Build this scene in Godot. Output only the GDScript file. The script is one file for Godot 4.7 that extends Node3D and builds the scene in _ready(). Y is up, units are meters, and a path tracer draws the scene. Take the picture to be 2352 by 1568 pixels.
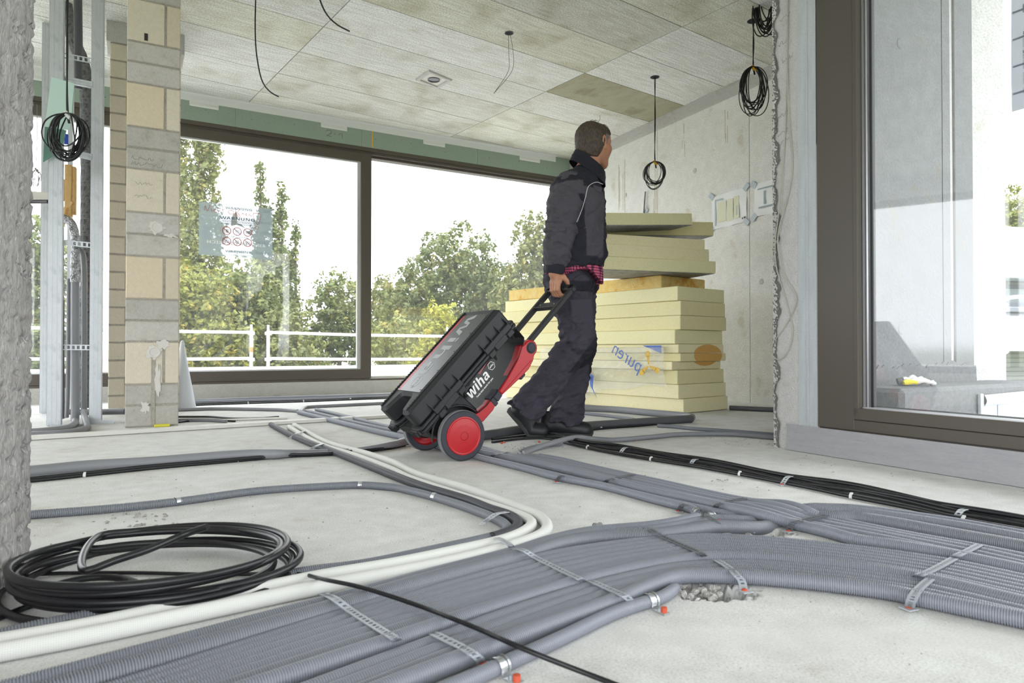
extends Node3D
# A room of a building under construction, measured in metres: x to the right, y up, -z into the room.
# The viewer stands at the origin, 0.495 m above the raw concrete floor (y = 0); the raw ceiling is at y = 3.015.

const CEIL := 3.015
var M := {}
var taken := {}


# ------------------------------------------------------------------ mesh building

class MB:
	var v := PackedVector3Array()
	var n := PackedVector3Array()
	var uv := PackedVector2Array()
	var c := PackedColorArray()
	var ix := PackedInt32Array()
	var col := Color.WHITE
	var colored := false

	func add(p: Vector3, nn: Vector3, t: Vector2) -> int:
		v.append(p)
		n.append(nn)
		uv.append(t)
		if colored:
			c.append(col)
		return v.size() - 1

	# corners counter-clockwise as seen from outside; uv in metres
	func quad(a: Vector3, b: Vector3, d: Vector3, e: Vector3) -> void:
		var nn := (b - a).cross(d - a)
		if nn.length_squared() < 1e-14:
			nn = (d - a).cross(e - a)
		nn = nn.normalized()
		var ux := (b - a).normalized()
		var uy := nn.cross(ux)
		var o := Vector2(absf(a.x) + absf(a.z) * 0.7, a.y)
		var i := add(a, nn, o)
		add(b, nn, o + Vector2((b - a).dot(ux), (b - a).dot(uy)))
		add(d, nn, o + Vector2((d - a).dot(ux), (d - a).dot(uy)))
		add(e, nn, o + Vector2((e - a).dot(ux), (e - a).dot(uy)))
		for k in [0, 2, 1, 0, 3, 2]:
			ix.append(i + k)

	func tri(a: Vector3, b: Vector3, d: Vector3) -> void:
		var nn := (b - a).cross(d - a).normalized()
		var i := add(a, nn, Vector2(a.x + a.z, a.y))
		add(b, nn, Vector2(b.x + b.z, b.y))
		add(d, nn, Vector2(d.x + d.z, d.y))
		for k in [0, 2, 1]:
			ix.append(i + k)

	# box from lo to hi, placed by t, edges chamfered by bev
	func box(lo: Vector3, hi: Vector3, t := Transform3D(), bev := 0.0) -> MB:
		var m := (lo + hi) * 0.5
		var h := (hi - lo) * 0.5
		bev = minf(bev, minf(h.x, minf(h.y, h.z)) * 0.9)
		for ax in 3:
			var bx := (ax + 1) % 3
			var cx := (ax + 2) % 3
			for s in [-1.0, 1.0]:
				var q := []
				for k in [[-1, -1], [1, -1], [1, 1], [-1, 1]]:
					var p := Vector3()
					p[ax] = h[ax] * s
					p[bx] = (h[bx] - bev) * k[0]
					p[cx] = (h[cx] - bev) * k[1]
					q.append(t * (m + p))
				if s > 0:
					quad(q[0], q[1], q[2], q[3])
				else:
					quad(q[3], q[2], q[1], q[0])
				if bev > 0.0 and s > 0:
					for s2 in [-1.0, 1.0]:
						for s3 in [-1.0, 1.0]:
							# chamfer along cx between faces ax (sign s2) and bx (sign s3)
							var e := []
							for w in [[0, -1], [0, 1], [1, 1], [1, -1]]:
								var p := Vector3()
								p[ax] = (h[ax] if w[0] == 0 else h[ax] - bev) * s2
								p[bx] = (h[bx] - bev if w[0] == 0 else h[bx]) * s3
								p[cx] = (h[cx] - bev) * w[1]
								e.append(t * (m + p))
							var out: Vector3 = t.basis * (_ax(ax) * s2 + _ax(bx) * s3)
							if (e[1] - e[0]).cross(e[2] - e[0]).dot(out) > 0:
								quad(e[0], e[1], e[2], e[3])
							else:
								quad(e[3], e[2], e[1], e[0])
		if bev > 0.0:
			for sx in [-1.0, 1.0]:
				for sy in [-1.0, 1.0]:
					for sz in [-1.0, 1.0]:
						var a := t * (m + Vector3(h.x * sx, (h.y - bev) * sy, (h.z - bev) * sz))
						var b := t * (m + Vector3((h.x - bev) * sx, h.y * sy, (h.z - bev) * sz))
						var d := t * (m + Vector3((h.x - bev) * sx, (h.y - bev) * sy, h.z * sz))
						if (b - a).cross(d - a).dot(t.basis * Vector3(sx, sy, sz)) > 0:
							tri(a, b, d)
						else:
							tri(d, b, a)
		return self

	func _ax(k: int) -> Vector3:
		return [Vector3.RIGHT, Vector3.UP, Vector3.BACK][k]

	# a flat outline in the plane (x, y) of t, from z0 to z1, with chamfered rims
	func prism(poly: PackedVector2Array, z0: float, z1: float, t := Transform3D(), bev := 0.0) -> MB:
		if Geometry2D.is_polygon_clockwise(poly) != (z1 < z0):
			poly = poly.duplicate()
			poly.reverse()
		var inner := poly
		if bev > 0.0:
			var got := Geometry2D.offset_polygon(poly, -bev if not Geometry2D.is_polygon_clockwise(poly) else bev)
			inner = PackedVector2Array()
			for i in poly.size():
				var a := poly[(i + poly.size() - 1) % poly.size()]
				var b := poly[i]
				var d := poly[(i + 1) % poly.size()]
				var n1 := (b - a).normalized().orthogonal()
				var n2 := (d - b).normalized().orthogonal()
				var w := n1 + n2
				if w.length() < 0.2:
					w = n1
				w = w.normalized() / maxf(0.45, w.normalized().dot(n1))
				inner.append(b - w * bev * (1.0 if not Geometry2D.is_polygon_clockwise(poly) else -1.0))
			if got.is_empty():
				inner = poly
		var s := signf(z1 - z0)
		var tris := Geometry2D.triangulate_polygon(inner)
		for side in 2:
			var z := z1 if side == 0 else z0
			var nn := (t.basis * Vector3(0, 0, s if side == 0 else -s)).normalized()
			var base := v.size()
			for p in inner:
				add(t * Vector3(p.x, p.y, z), nn, p)
			for k in range(0, tris.size(), 3):
				var a := inner[tris[k]]
				var ccw := (inner[tris[k + 1]] - a).cross(inner[tris[k + 2]] - a) > 0
				var up := (s > 0) == (side == 0)
				if ccw == up:
					for j in [0, 2, 1]:
						ix.append(base + tris[k + j])
				else:
					for j in [0, 1, 2]:
						ix.append(base + tris[k + j])
		var zz := [[z0, inner], [z0 + s * bev, poly], [z1 - s * bev, poly], [z1, inner]] if bev > 0.0 else [[z0, poly], [z1, poly]]
		for r in zz.size() - 1:
			for i in poly.size():
				var j := (i + 1) % poly.size()
				var p0: Vector2 = zz[r][1][i]
				var p1: Vector2 = zz[r][1][j]
				var p2: Vector2 = zz[r + 1][1][j]
				var p3: Vector2 = zz[r + 1][1][i]
				quad(t * Vector3(p0.x, p0.y, zz[r][0]), t * Vector3(p1.x, p1.y, zz[r][0]), t * Vector3(p2.x, p2.y, zz[r + 1][0]), t * Vector3(p3.x, p3.y, zz[r + 1][0]))
		return self

	# profile of (radius, height) turned round the y axis of t; sharp where the profile repeats a point
	func lathe(prof: Array, seg := 24, t := Transform3D()) -> MB:
		for k in prof.size() - 1:
			var a: Vector2 = prof[k]
			var b: Vector2 = prof[k + 1]
			if a.distance_to(b) < 1e-6:
				continue
			var base := v.size()
			var nm := Vector2((b - a).y, -(b - a).x).normalized()
			for i in seg + 1:
				var an := TAU * i / seg
				var d := Vector3(cos(an), 0, sin(an))
				var nn := (t.basis * (d * nm.x + Vector3.UP * nm.y)).normalized()
				add(t * (d * a.x + Vector3.UP * a.y), nn, Vector2(an * a.x, a.y))
				add(t * (d * b.x + Vector3.UP * b.y), nn, Vector2(an * b.x, b.y))
			for i in seg:
				var q := base + i * 2
				for j in [0, 2, 1, 1, 2, 3]:
					ix.append(q + j)
		return self

	# round tube along points; rad is one radius or one per point
	func tube(path: Array, rad, seg := 8, cap := true, flat := 1.0) -> MB:
		var fr := frames(path)
		var base := v.size()
		var s := 0.0
		for i in path.size():
			if i > 0:
				s += (path[i] - path[i - 1]).length()
			var r: float = rad[i] if rad is Array or rad is PackedFloat32Array else rad
			for k in seg + 1:
				var a := TAU * k / seg
				var d: Vector3 = fr[i][0] * cos(a) + fr[i][1] * sin(a) * flat
				add(path[i] + d * r, d.normalized(), Vector2(s, a * r))
		for i in path.size() - 1:
			for k in seg:
				var q := base + i * (seg + 1) + k
				for j in [0, seg + 1, 1, 1, seg + 1, seg + 2]:
					ix.append(q + j)
		if cap:
			for e in 2:
				var i := 0 if e == 0 else path.size() - 1
				var nn: Vector3 = fr[i][2] * (-1.0 if e == 0 else 1.0)
				var b2 := v.size()
				var r: float = rad[i] if rad is Array or rad is PackedFloat32Array else rad
				add(path[i], nn, Vector2.ZERO)
				for k in seg + 1:
					var a := TAU * k / seg
					add(path[i] + (fr[i][0] * cos(a) + fr[i][1] * sin(a) * flat) * r, nn, Vector2(cos(a), sin(a)) * r)
				for k in seg:
					if e == 0:
						ix.append_array([b2, b2 + k + 1, b2 + k + 2])
					else:
						ix.append_array([b2, b2 + k + 2, b2 + k + 1])
		return self

	static func frames(path: Array) -> Array:
		var out := []
		var side := Vector3.ZERO
		for i in path.size():
			var d: Vector3 = (path[mini(i + 1, path.size() - 1)] - path[maxi(i - 1, 0)]).normalized()
			if i == 0:
				side = d.cross(Vector3.UP) if absf(d.y) < 0.9 else d.cross(Vector3.RIGHT)
			side = (side - d * side.dot(d)).normalized()
			out.append([side, side.cross(d) * -1.0, d])
		return out

	# corrugated hose: flat rings with narrow grooves between them
	func hose(path: Array, r: float, pitch: float, depth: float, seg := 10) -> MB:
		var n0 := v.size()
		var cosn := PackedFloat32Array()
		var sinn := PackedFloat32Array()
		for k in seg + 1:
			cosn.append(cos(TAU * k / seg))
			sinn.append(sin(TAU * k / seg))
		var total := 0.0
		for i in path.size() - 1:
			total += (path[i + 1] - path[i]).length()
		var fr := frames(path)
		var count := int(total / pitch)
		# stations along the hose: place, frame
		var at := 0
		var gone := 0.0
		var bands := [[0.0, r, 0.52, r, 0.0], [0.52, r, 0.76, r - depth, 0.62], [0.76, r - depth, 1.0, r, -0.62]]
		var leg: float = (path[1] - path[0]).length()
		for k in count:
			for bd in bands:
				var base := v.size()
				for e in 2:
					var s: float = (k + (bd[0] if e == 0 else bd[2])) * pitch
					while s > gone + leg and at < path.size() - 2:
						gone += leg
						at += 1
						leg = (path[at + 1] - path[at]).length()
					var f := clampf((s - gone) / leg, 0.0, 1.0) if leg > 0.0 else 0.0
					var p: Vector3 = path[at].lerp(path[at + 1], f)
					var fa: Vector3 = fr[at][0].lerp(fr[at + 1][0], f)
					var fb: Vector3 = fr[at][1].lerp(fr[at + 1][1], f)
					var fd: Vector3 = fr[at][2].lerp(fr[at + 1][2], f) * bd[4]
					var rr: float = bd[1] if e == 0 else bd[3]
					for q in seg + 1:
						var d := fa * cosn[q] + fb * sinn[q]
						v.append(p + d * rr)
						n.append((d + fd).normalized())
						uv.append(Vector2(s, q * 0.01))
				for q in seg:
					var w := base + q
					ix.append(w)
					ix.append(w + seg + 1)
					ix.append(w + 1)
					ix.append(w + 1)
					ix.append(w + seg + 1)
					ix.append(w + seg + 2)
		if v.size() > n0:
			tube([path[0], path[0] + fr[0][2] * 0.002], r * 0.9, seg)
			tube([path[-1] - fr[-1][2] * 0.002, path[-1]], r * 0.9, seg)
		return self

	# a grid of points as one smooth sheet
	func sheet(g: Array, smooth := true) -> MB:
		var h := g.size()
		var w: int = g[0].size()
		var base := v.size()
		for j in h:
			for i in w:
				var dx: Vector3 = g[j][mini(i + 1, w - 1)] - g[j][maxi(i - 1, 0)]
				var dy: Vector3 = g[mini(j + 1, h - 1)][i] - g[maxi(j - 1, 0)][i]
				add(g[j][i], dx.cross(dy).normalized(), Vector2(float(i) / (w - 1), float(j) / (h - 1)))
		for j in h - 1:
			for i in w - 1:
				var q := base + j * w + i
				for k in [0, w, 1, 1, w, w + 1]:
					ix.append(q + k)
		return self

	func mesh() -> ArrayMesh:
		var a := []
		a.resize(Mesh.ARRAY_MAX)
		a[Mesh.ARRAY_VERTEX] = v
		a[Mesh.ARRAY_NORMAL] = n
		a[Mesh.ARRAY_TEX_UV] = uv
		if colored:
			a[Mesh.ARRAY_COLOR] = c
		a[Mesh.ARRAY_INDEX] = ix
		var m := ArrayMesh.new()
		m.add_surface_from_arrays(Mesh.PRIMITIVE_TRIANGLES, a)
		return m


# ------------------------------------------------------------------ scene tree

func numbered(called: String) -> String:
	var k: int = taken.get(called, 0)
	taken[called] = k + 1
	return called if k == 0 else "%s_%03d" % [called, k]


func obj(called: String, mb, m: Material, parent: Node = null) -> MeshInstance3D:
	var o := MeshInstance3D.new()
	o.mesh = mb.mesh() if mb is MB else mb
	o.material_override = m
	if parent == null or parent == self:
		o.name = numbered(called)
		add_child(o, true)
	else:
		o.name = called
		parent.add_child(o, true)
	return o


func thing(called: String, label: String, category: String, at := Vector3.ZERO, turn := 0.0, group := "") -> Node3D:
	var o := Node3D.new()
	o.name = numbered(called)
	add_child(o, true)
	o.position = at
	o.rotation.y = turn
	return tag(o, label, category, group)


func tag(o: Node3D, label: String, category: String, group := "", kind := "") -> Node3D:
	o.set_meta("label", label)
	o.set_meta("category", category)
	if group:
		o.set_meta("group", group)
	if kind:
		o.set_meta("kind", kind)
	return o


func struct(called: String, label: String, category: String, at := Vector3.ZERO, turn := 0.0) -> Node3D:
	var o := Node3D.new()
	o.name = called
	add_child(o, true)
	o.position = at
	o.rotation.y = turn
	return tag(o, label, category, "", "structure")


func text(words: String, size: float, m: Material, parent: Node, t: Transform3D, called := "lettering", bold := true, depth := 0.0008) -> MeshInstance3D:
	var f := SystemFont.new()
	f.font_names = PackedStringArray(["Droid Sans"])
	f.font_weight = 700 if bold else 400
	var tm := TextMesh.new()
	tm.text = words
	tm.font = f
	tm.font_size = 48
	tm.pixel_size = size / 48.0 / 0.72
	tm.depth = depth
	tm.curve_step = 2.0
	var o := obj(called, tm, m, parent)
	o.transform = t
	return o


# ------------------------------------------------------------------ curves

func smooth(pts: Array, step := 0.03) -> Array:
	if pts.size() < 3:
		var o := []
		var nn := maxi(1, int((pts[1] - pts[0]).length() / step))
		for i in nn + 1:
			o.append(pts[0].lerp(pts[1], float(i) / nn))
		return o
	var out := []
	for i in pts.size() - 1:
		var p0: Vector3 = pts[maxi(i - 1, 0)]
		var p1: Vector3 = pts[i]
		var p2: Vector3 = pts[i + 1]
		var p3: Vector3 = pts[mini(i + 2, pts.size() - 1)]
		if i == 0:
			p0 = p1 * 2.0 - p2
		if i == pts.size() - 2:
			p3 = p2 * 2.0 - p1
		var d1 := maxf(sqrt((p1 - p0).length()), 1e-3)
		var d2 := maxf(sqrt((p2 - p1).length()), 1e-3)
		var d3 := maxf(sqrt((p3 - p2).length()), 1e-3)
		var m1 := ((p1 - p0) / d1 - (p2 - p0) / (d1 + d2) + (p2 - p1) / d2) * d2
		var m2 := ((p2 - p1) / d2 - (p3 - p1) / (d2 + d3) + (p3 - p2) / d3) * d2
		var nn := maxi(1, int(ceil((p2 - p1).length() / step)))
		for k in nn:
			var t := float(k) / nn
			var t2 := t * t
			var t3 := t2 * t
			out.append(p1 * (2 * t3 - 3 * t2 + 1) + m1 * (t3 - 2 * t2 + t) + p2 * (3 * t2 - 2 * t3) + m2 * (t3 - t2))
	out.append(pts[-1])
	return out


# a path moved sideways (to the right of its course) and up
func beside(path: Array, off: float, up := 0.0) -> Array:
	var out := []
	for i in path.size():
		var d: Vector3 = path[mini(i + 1, path.size() - 1)] - path[maxi(i - 1, 0)]
		d.y = 0
		out.append(path[i] + d.normalized().cross(Vector3.UP) * off + Vector3.UP * up)
	return out


func on_path(path: Array, f: float) -> Array:
	var i := clampi(int(f * (path.size() - 1)), 0, path.size() - 2)
	var p: Vector3 = path[i].lerp(path[i + 1], f * (path.size() - 1) - i)
	return [p, (path[i + 1] - path[i]).normalized()]


func nearest(path: Array, p: Vector3) -> int:
	var best := 0
	for i in path.size():
		if path[i].distance_squared_to(p) < path[best].distance_squared_to(p):
			best = i
	return best


# ------------------------------------------------------------------ surfaces

func mat(c: Color, rough := 0.8, metal := 0.0) -> StandardMaterial3D:
	var m := StandardMaterial3D.new()
	m.albedo_color = c
	m.roughness = rough
	m.metallic = metal
	return m


func rgb(r: float, g: float, b: float) -> Color:
	return Color(r / 255.0, g / 255.0, b / 255.0)


func noise(kind: int, freq: float, oct: int, sd: int) -> FastNoiseLite:
	var f := FastNoiseLite.new()
	f.noise_type = kind as FastNoiseLite.NoiseType
	f.frequency = freq
	f.fractal_octaves = oct
	f.seed = sd
	return f


func field(size: int, freq: float, oct: int, sd: int, stretch := 1.0) -> PackedByteArray:
	var f := noise(FastNoiseLite.TYPE_SIMPLEX_SMOOTH, freq, oct, sd)
	var im: Image
	if stretch == 1.0:
		im = f.get_seamless_image(size, size)
	elif stretch < 0.0:
		im = f.get_seamless_image(int(size / -stretch), size)
		im.resize(size, size, Image.INTERPOLATE_CUBIC)
	else:
		im = f.get_seamless_image(size, int(size / stretch))
		im.resize(size, size, Image.INTERPOLATE_CUBIC)
	im.convert(Image.FORMAT_L8)
	return im.get_data()


# concrete-like colour: three scales of patches, then pores; grain may run along u or v
func concrete(size: int, base: Color, pale: Color, stain: Color, sd: int, stretch := 1.0, pores := 0.02, stains := 0.45, contrast := 1.0, mid_freq := 14.0, grain := 120.0) -> ImageTexture:
	var big := field(size, 3.0 / size, 3, sd)
	var mid := field(size, mid_freq / size, 4, sd + 1, stretch)
	var fine := field(size, grain / size, 2, sd + 2)
	var pore := field(size, grain * 1.4 / size, 1, sd + 3)
	var out := PackedByteArray()
	out.resize(size * size * 3)
	for i in size * size:
		var a := big[i] / 255.0
		var b := mid[i] / 255.0
		var d := fine[i] / 255.0
		var k := clampf((b - 0.5) * 1.6 * contrast + 0.5, 0.0, 1.0)
		var s := clampf((a * 0.6 + b * 0.4 - (1.0 - stains)) * 5.0, 0.0, 1.0)
		var cc := base.lerp(pale, k).lerp(stain, s)
		var g := 1.0 + (d - 0.5) * 0.22 * contrast
		if pore[i] / 255.0 < pores + 0.09:
			g *= 0.8
		out[i * 3] = int(clampf(cc.r * g, 0, 1) * 255)
		out[i * 3 + 1] = int(clampf(cc.g * g, 0, 1) * 255)
		out[i * 3 + 2] = int(clampf(cc.b * g, 0, 1) * 255)
	return ImageTexture.create_from_image(Image.create_from_data(size, size, false, Image.FORMAT_RGB8, out))


func relief(size: int, freq: float, oct: int, sd: int) -> ImageTexture:
	var im := Image.create_from_data(size, size, false, Image.FORMAT_L8, field(size, freq / size, oct, sd))
	return ImageTexture.create_from_image(im)


func textured(t: Texture2D, metres: float, rough := 0.9, bump: Texture2D = null, bump_cm := 0.0) -> StandardMaterial3D:
	var m := mat(Color.WHITE, rough)
	m.albedo_texture = t
	m.uv1_scale = Vector3(1.0 / metres, 1.0 / metres, 1.0 / metres)
	m.metallic_specular = 0.35
	if bump:
		m.heightmap_enabled = true
		m.heightmap_texture = bump
		m.heightmap_scale = bump_cm
	return m


func tinted(m: StandardMaterial3D, c: Color, off := Vector3.ZERO) -> StandardMaterial3D:
	var k: StandardMaterial3D = m.duplicate()
	k.albedo_color = c
	k.uv1_offset = off
	return k


func _ready() -> void:
	# camera
	var cam := Camera3D.new()
	cam.name = "camera"
	cam.fov = rad_to_deg(2.0 * atan(784.0 / 1565.0))
	cam.position = Vector3(0, 0.495, 0)
	cam.rotation.x = atan(17.0 / 1565.0)
	var lens := CameraAttributesPhysical.new()
	lens.frustum_focal_length = 12.0 * 1565.0 / 784.0
	lens.frustum_focus_distance = 3.4
	lens.frustum_near = 0.05
	lens.frustum_far = 400.0
	lens.exposure_aperture = 7.1
	cam.attributes = lens
	add_child(cam)
	# an overcast sky, nearly even, a little brighter overhead
	var sky := ProceduralSkyMaterial.new()
	sky.sky_top_color = Color(0.97, 0.985, 1.0)
	sky.sky_horizon_color = Color(0.965, 0.98, 1.0)
	sky.ground_horizon_color = Color(0.62, 0.62, 0.60)
	sky.ground_bottom_color = Color(0.45, 0.45, 0.42)
	sky.sky_energy_multiplier = 1.0
	sky.sun_angle_max = 0.0
	var env := Environment.new()
	env.background_mode = Environment.BG_SKY
	env.sky = Sky.new()
	env.sky.sky_material = sky
	env.background_energy_multiplier = 5.7
	env.tonemap_mode = Environment.TONE_MAPPER_LINEAR
	env.tonemap_exposure = 1.0
	env.sdfgi_enabled = true
	env.ssao_enabled = true
	env.ssil_enabled = true
	var we := WorldEnvironment.new()
	we.name = "environment"
	we.environment = env
	add_child(we)

	materials()
	floor_and_ceiling()
	window_wall()
	back_right_wall()
	front_right_wall()
	left_walls()
	brick_pillars()
	outside()
	stud_partition()
	insulation_stack()
	floor_conduits()
	floor_cables()
	trolley()
	person()
	ceiling_cables()
	small_things()


func materials() -> void:
	var bump := relief(1024, 60.0, 4, 900)
	var rough_bump := relief(512, 40.0, 5, 901)
	M.floor = textured(concrete(2048, rgb(204, 203, 200), rgb(222, 222, 220), rgb(194, 192, 186), 11, 1.0, 0.035, 0.36, 0.7, 22.0, 420.0), 2.6, 0.82, bump, 0.08)
	M.ceil = []
	var tones := [[rgb(208, 208, 204), rgb(228, 229, 227), rgb(196, 194, 184)], [rgb(200, 199, 191), rgb(220, 220, 215), rgb(184, 181, 167)]]
	for k in 2:
		var tx := concrete(1024, tones[k][0], tones[k][1], tones[k][2], 40 + k * 10, -14.0, 0.0, [0.34, 0.42][k], 1.3, 60.0)
		for j in 3:
			M.ceil.append(tinted(textured(tx, 1.9, 0.9, bump, 0.12), [Color(1, 1, 1), Color(0.95, 0.95, 0.94), Color(0.99, 0.99, 0.96)][j], Vector3(0.31 * j, 0.17 * j, 0)))
	M.ceil_dark = textured(concrete(512, rgb(158, 155, 132), rgb(172, 169, 148), rgb(146, 142, 118), 77, 3.0, 0.0, 0.4, 0.6), 1.6, 0.92, bump, 0.1)
	M.wall = textured(concrete(1024, rgb(212, 212, 209), rgb(224, 224, 222), rgb(202, 199, 189), 120, 1.0, 0.0, 0.33, 0.7), 1.7, 0.9, bump, 0.2)
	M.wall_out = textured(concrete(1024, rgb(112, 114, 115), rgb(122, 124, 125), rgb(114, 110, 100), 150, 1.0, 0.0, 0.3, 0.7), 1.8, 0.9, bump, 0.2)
	M.pier = textured(concrete(512, rgb(186, 184, 181), rgb(198, 196, 194), rgb(178, 175, 170), 160, 1.0, 0.0, 0.3, 0.6), 0.9, 0.92, bump, 0.2)
	M.broken = textured(concrete(512, rgb(172, 168, 164), rgb(194, 191, 188), rgb(150, 146, 141), 170, 1.0, 0.03, 0.35, 0.9), 0.30, 0.95, rough_bump, 0.7)
	M.sill_wall = textured(concrete(512, rgb(176, 175, 170), rgb(190, 190, 186), rgb(168, 166, 160), 180, 1.0, 0.01, 0.3, 0.5), 1.4, 0.9, bump, 0.1)
	var cream := concrete(512, rgb(212, 202, 182), rgb(220, 212, 194), rgb(204, 193, 172), 200, 1.0, 0.02, 0.3, 0.5)
	var grey := concrete(512, rgb(190, 187, 181), rgb(202, 199, 193), rgb(178, 174, 166), 210, 1.0, 0.035, 0.35, 0.8)
	M.brick_cream = []
	M.brick_grey = []
	for k in 3:
		M.brick_cream.append(tinted(textured(cream, 0.55, 0.92, rough_bump, 0.12), [Color(1, 1, 1), Color(0.97, 0.96, 0.94), Color(1, 0.98, 0.95)][k], Vector3(0.3 * k, 0.2 * k, 0)))
		M.brick_grey.append(tinted(textured(grey, 0.5, 0.94, rough_bump, 0.16), [Color(1, 1, 1), Color(0.94, 0.94, 0.93), Color(1.0, 1.0, 0.99)][k], Vector3(0.2 * k, 0.3 * k, 0)))
	M.brick_pale = tinted(textured(cream, 0.55, 0.92, rough_bump, 0.12), Color(1.0, 1.0, 1.0), Vector3(0.5, 0.1, 0))
	M.mortar = textured(concrete(256, rgb(172, 166, 155), rgb(186, 180, 170), rgb(158, 151, 140), 220, 1.0, 0.05, 0.4, 1.0), 0.3, 0.96, rough_bump, 0.4)
	M.plaster = mat(rgb(214, 210, 204), 0.9)
	M.frame = mat(rgb(86, 80, 73), 0.42)
	M.frame.metallic_specular = 0.4
	M.frame_dark = mat(rgb(66, 61, 55), 0.45)
	M.spacer = mat(rgb(205, 206, 208), 0.3, 0.7)
	M.gasket = mat(rgb(35, 35, 38), 0.6)
	M.glass = mat(Color(0.95, 0.98, 0.97, 0.05), 0.02)
	M.glass.transparency = BaseMaterial3D.TRANSPARENCY_ALPHA
	M.green_board = textured(concrete(256, rgb(146, 162, 150), rgb(152, 168, 156), rgb(142, 157, 146), 230, 1.0, 0.0, 0.3, 0.2), 1.0, 0.85)
	M.fleece = mat(Color(0.93, 0.94, 0.94, 0.85), 0.75)
	M.fleece.transparency = BaseMaterial3D.TRANSPARENCY_ALPHA
	M.fleece_grey = textured(concrete(512, rgb(158, 157, 160), rgb(168, 167, 170), rgb(150, 149, 152), 240, 6.0, 0.0, 0.3, 0.5), 0.8, 0.85, bump, 0.05)
	M.fleece_pale = textured(concrete(512, rgb(176, 181, 184), rgb(192, 197, 200), rgb(168, 173, 176), 245, 6.0, 0.0, 0.3, 0.5), 0.7, 0.85, bump, 0.05)
	M.zinc = textured(concrete(256, rgb(188, 192, 197), rgb(200, 204, 208), rgb(178, 183, 188), 250, 4.0, 0.0, 0.4, 0.5), 0.5, 0.42)
	M.zinc.metallic = 0.3
	M.zinc_bright = mat(rgb(206, 209, 212), 0.3, 0.85)
	M.hose = mat(rgb(132, 135, 145), 0.45)
	M.hose_dark = mat(rgb(122, 125, 133), 0.45)
	M.hose_black = mat(rgb(74, 75, 80), 0.45)
	M.hose_white = textured(weave(), 0.014, 0.7)
	M.lagging = mat(rgb(132, 133, 137), 0.42)
	M.lagging_dark = mat(rgb(88, 89, 93), 0.42)
	M.foil = textured(concrete(256, rgb(170, 171, 174), rgb(214, 215, 217), rgb(120, 121, 125), 260, 2.0, 0.0, 0.5, 1.4), 0.16, 0.25, relief(256, 10.0, 3, 261), 1.2)
	M.foil.metallic = 0.8
	M.strap = mat(rgb(160, 165, 172), 0.45)
	M.strap_dark = mat(rgb(96, 98, 104), 0.45)
	M.red_plug = mat(rgb(196, 84, 56), 0.6)
	M.cable = mat(rgb(26, 26, 29), 0.38)
	M.cable_grey = mat(rgb(120, 120, 118), 0.5)
	M.cable_white = mat(rgb(214, 212, 204), 0.6)
	M.tie = mat(rgb(214, 215, 212), 0.5)
	M.yellow = mat(rgb(226, 172, 36), 0.55)
	M.foam = []
	var fx := concrete(512, rgb(246, 236, 190), rgb(250, 242, 204), rgb(242, 230, 178), 270, 1.0, 0.0, 0.25, 0.4)
	var fb := relief(512, 26.0, 3, 271)
	for k in 3:
		M.foam.append(tinted(textured(fx, 1.1, 0.85, fb, 0.06), [Color(1, 1, 1), Color(0.97, 0.97, 0.93), Color(0.99, 1.0, 0.97)][k], Vector3(0.2 * k, 0.4 * k, 0)))
	M.foam_orange = textured(concrete(512, rgb(240, 206, 128), rgb(246, 222, 158), rgb(226, 170, 84), 280, 1.0, 0.0, 0.42, 0.9), 0.9, 0.85, fb, 0.06)
	M.foam_mark = mat(rgb(224, 176, 98), 0.85)
	M.foam_foil = textured(concrete(256, rgb(150, 151, 154), rgb(176, 177, 180), rgb(128, 129, 133), 290, 1.0, 0.0, 0.5, 1.2), 0.5, 0.5)
	M.white_wood = mat(rgb(222, 220, 214), 0.55)
	M.wood = textured(concrete(256, rgb(206, 166, 108), rgb(222, 188, 134), rgb(190, 146, 88), 300, 8.0, 0.0, 0.4, 1.0), 0.4, 0.7)
	M.paper = mat(rgb(228, 230, 232), 0.8)
	M.ink = mat(rgb(60, 66, 74), 0.8)
	M.pencil = mat(rgb(98, 98, 94), 0.9)


# the white pipe sleeve: a fine woven film
func weave() -> ImageTexture:
	var im := Image.create(64, 64, false, Image.FORMAT_RGB8)
	for y in 64:
		for x in 64:
			var k := 0.0 if (x % 16) < 3 or (y % 16) < 3 else 1.0
			im.set_pixel(x, y, rgb(206, 206, 202).lerp(rgb(222, 222, 218), k))
	return ImageTexture.create_from_image(im)


# ------------------------------------------------------------------ floor and ceiling

# the pits broken into the floor, as x, z, half sizes and depth
const PITS := [[0.408, -1.402, 0.085, 0.055, 0.05], [0.60, -1.845, 0.16, 0.055, 0.06]]


func pit_depth(x: float, z: float, f: FastNoiseLite) -> float:
	var d := 0.0
	for p in PITS:
		var q := Vector2((x - p[0]) / p[2], (z - p[1]) / p[3])
		var edge := 1.0 + f.get_noise_2d(x * 900.0, z * 900.0) * 0.5
		d = maxf(d, clampf((edge - q.length()) * 3.5, 0.0, 1.0) * p[4] * (0.75 + 0.5 * f.get_noise_2d(x * 3000.0 + 50.0, z * 3000.0)))
	return d


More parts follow.
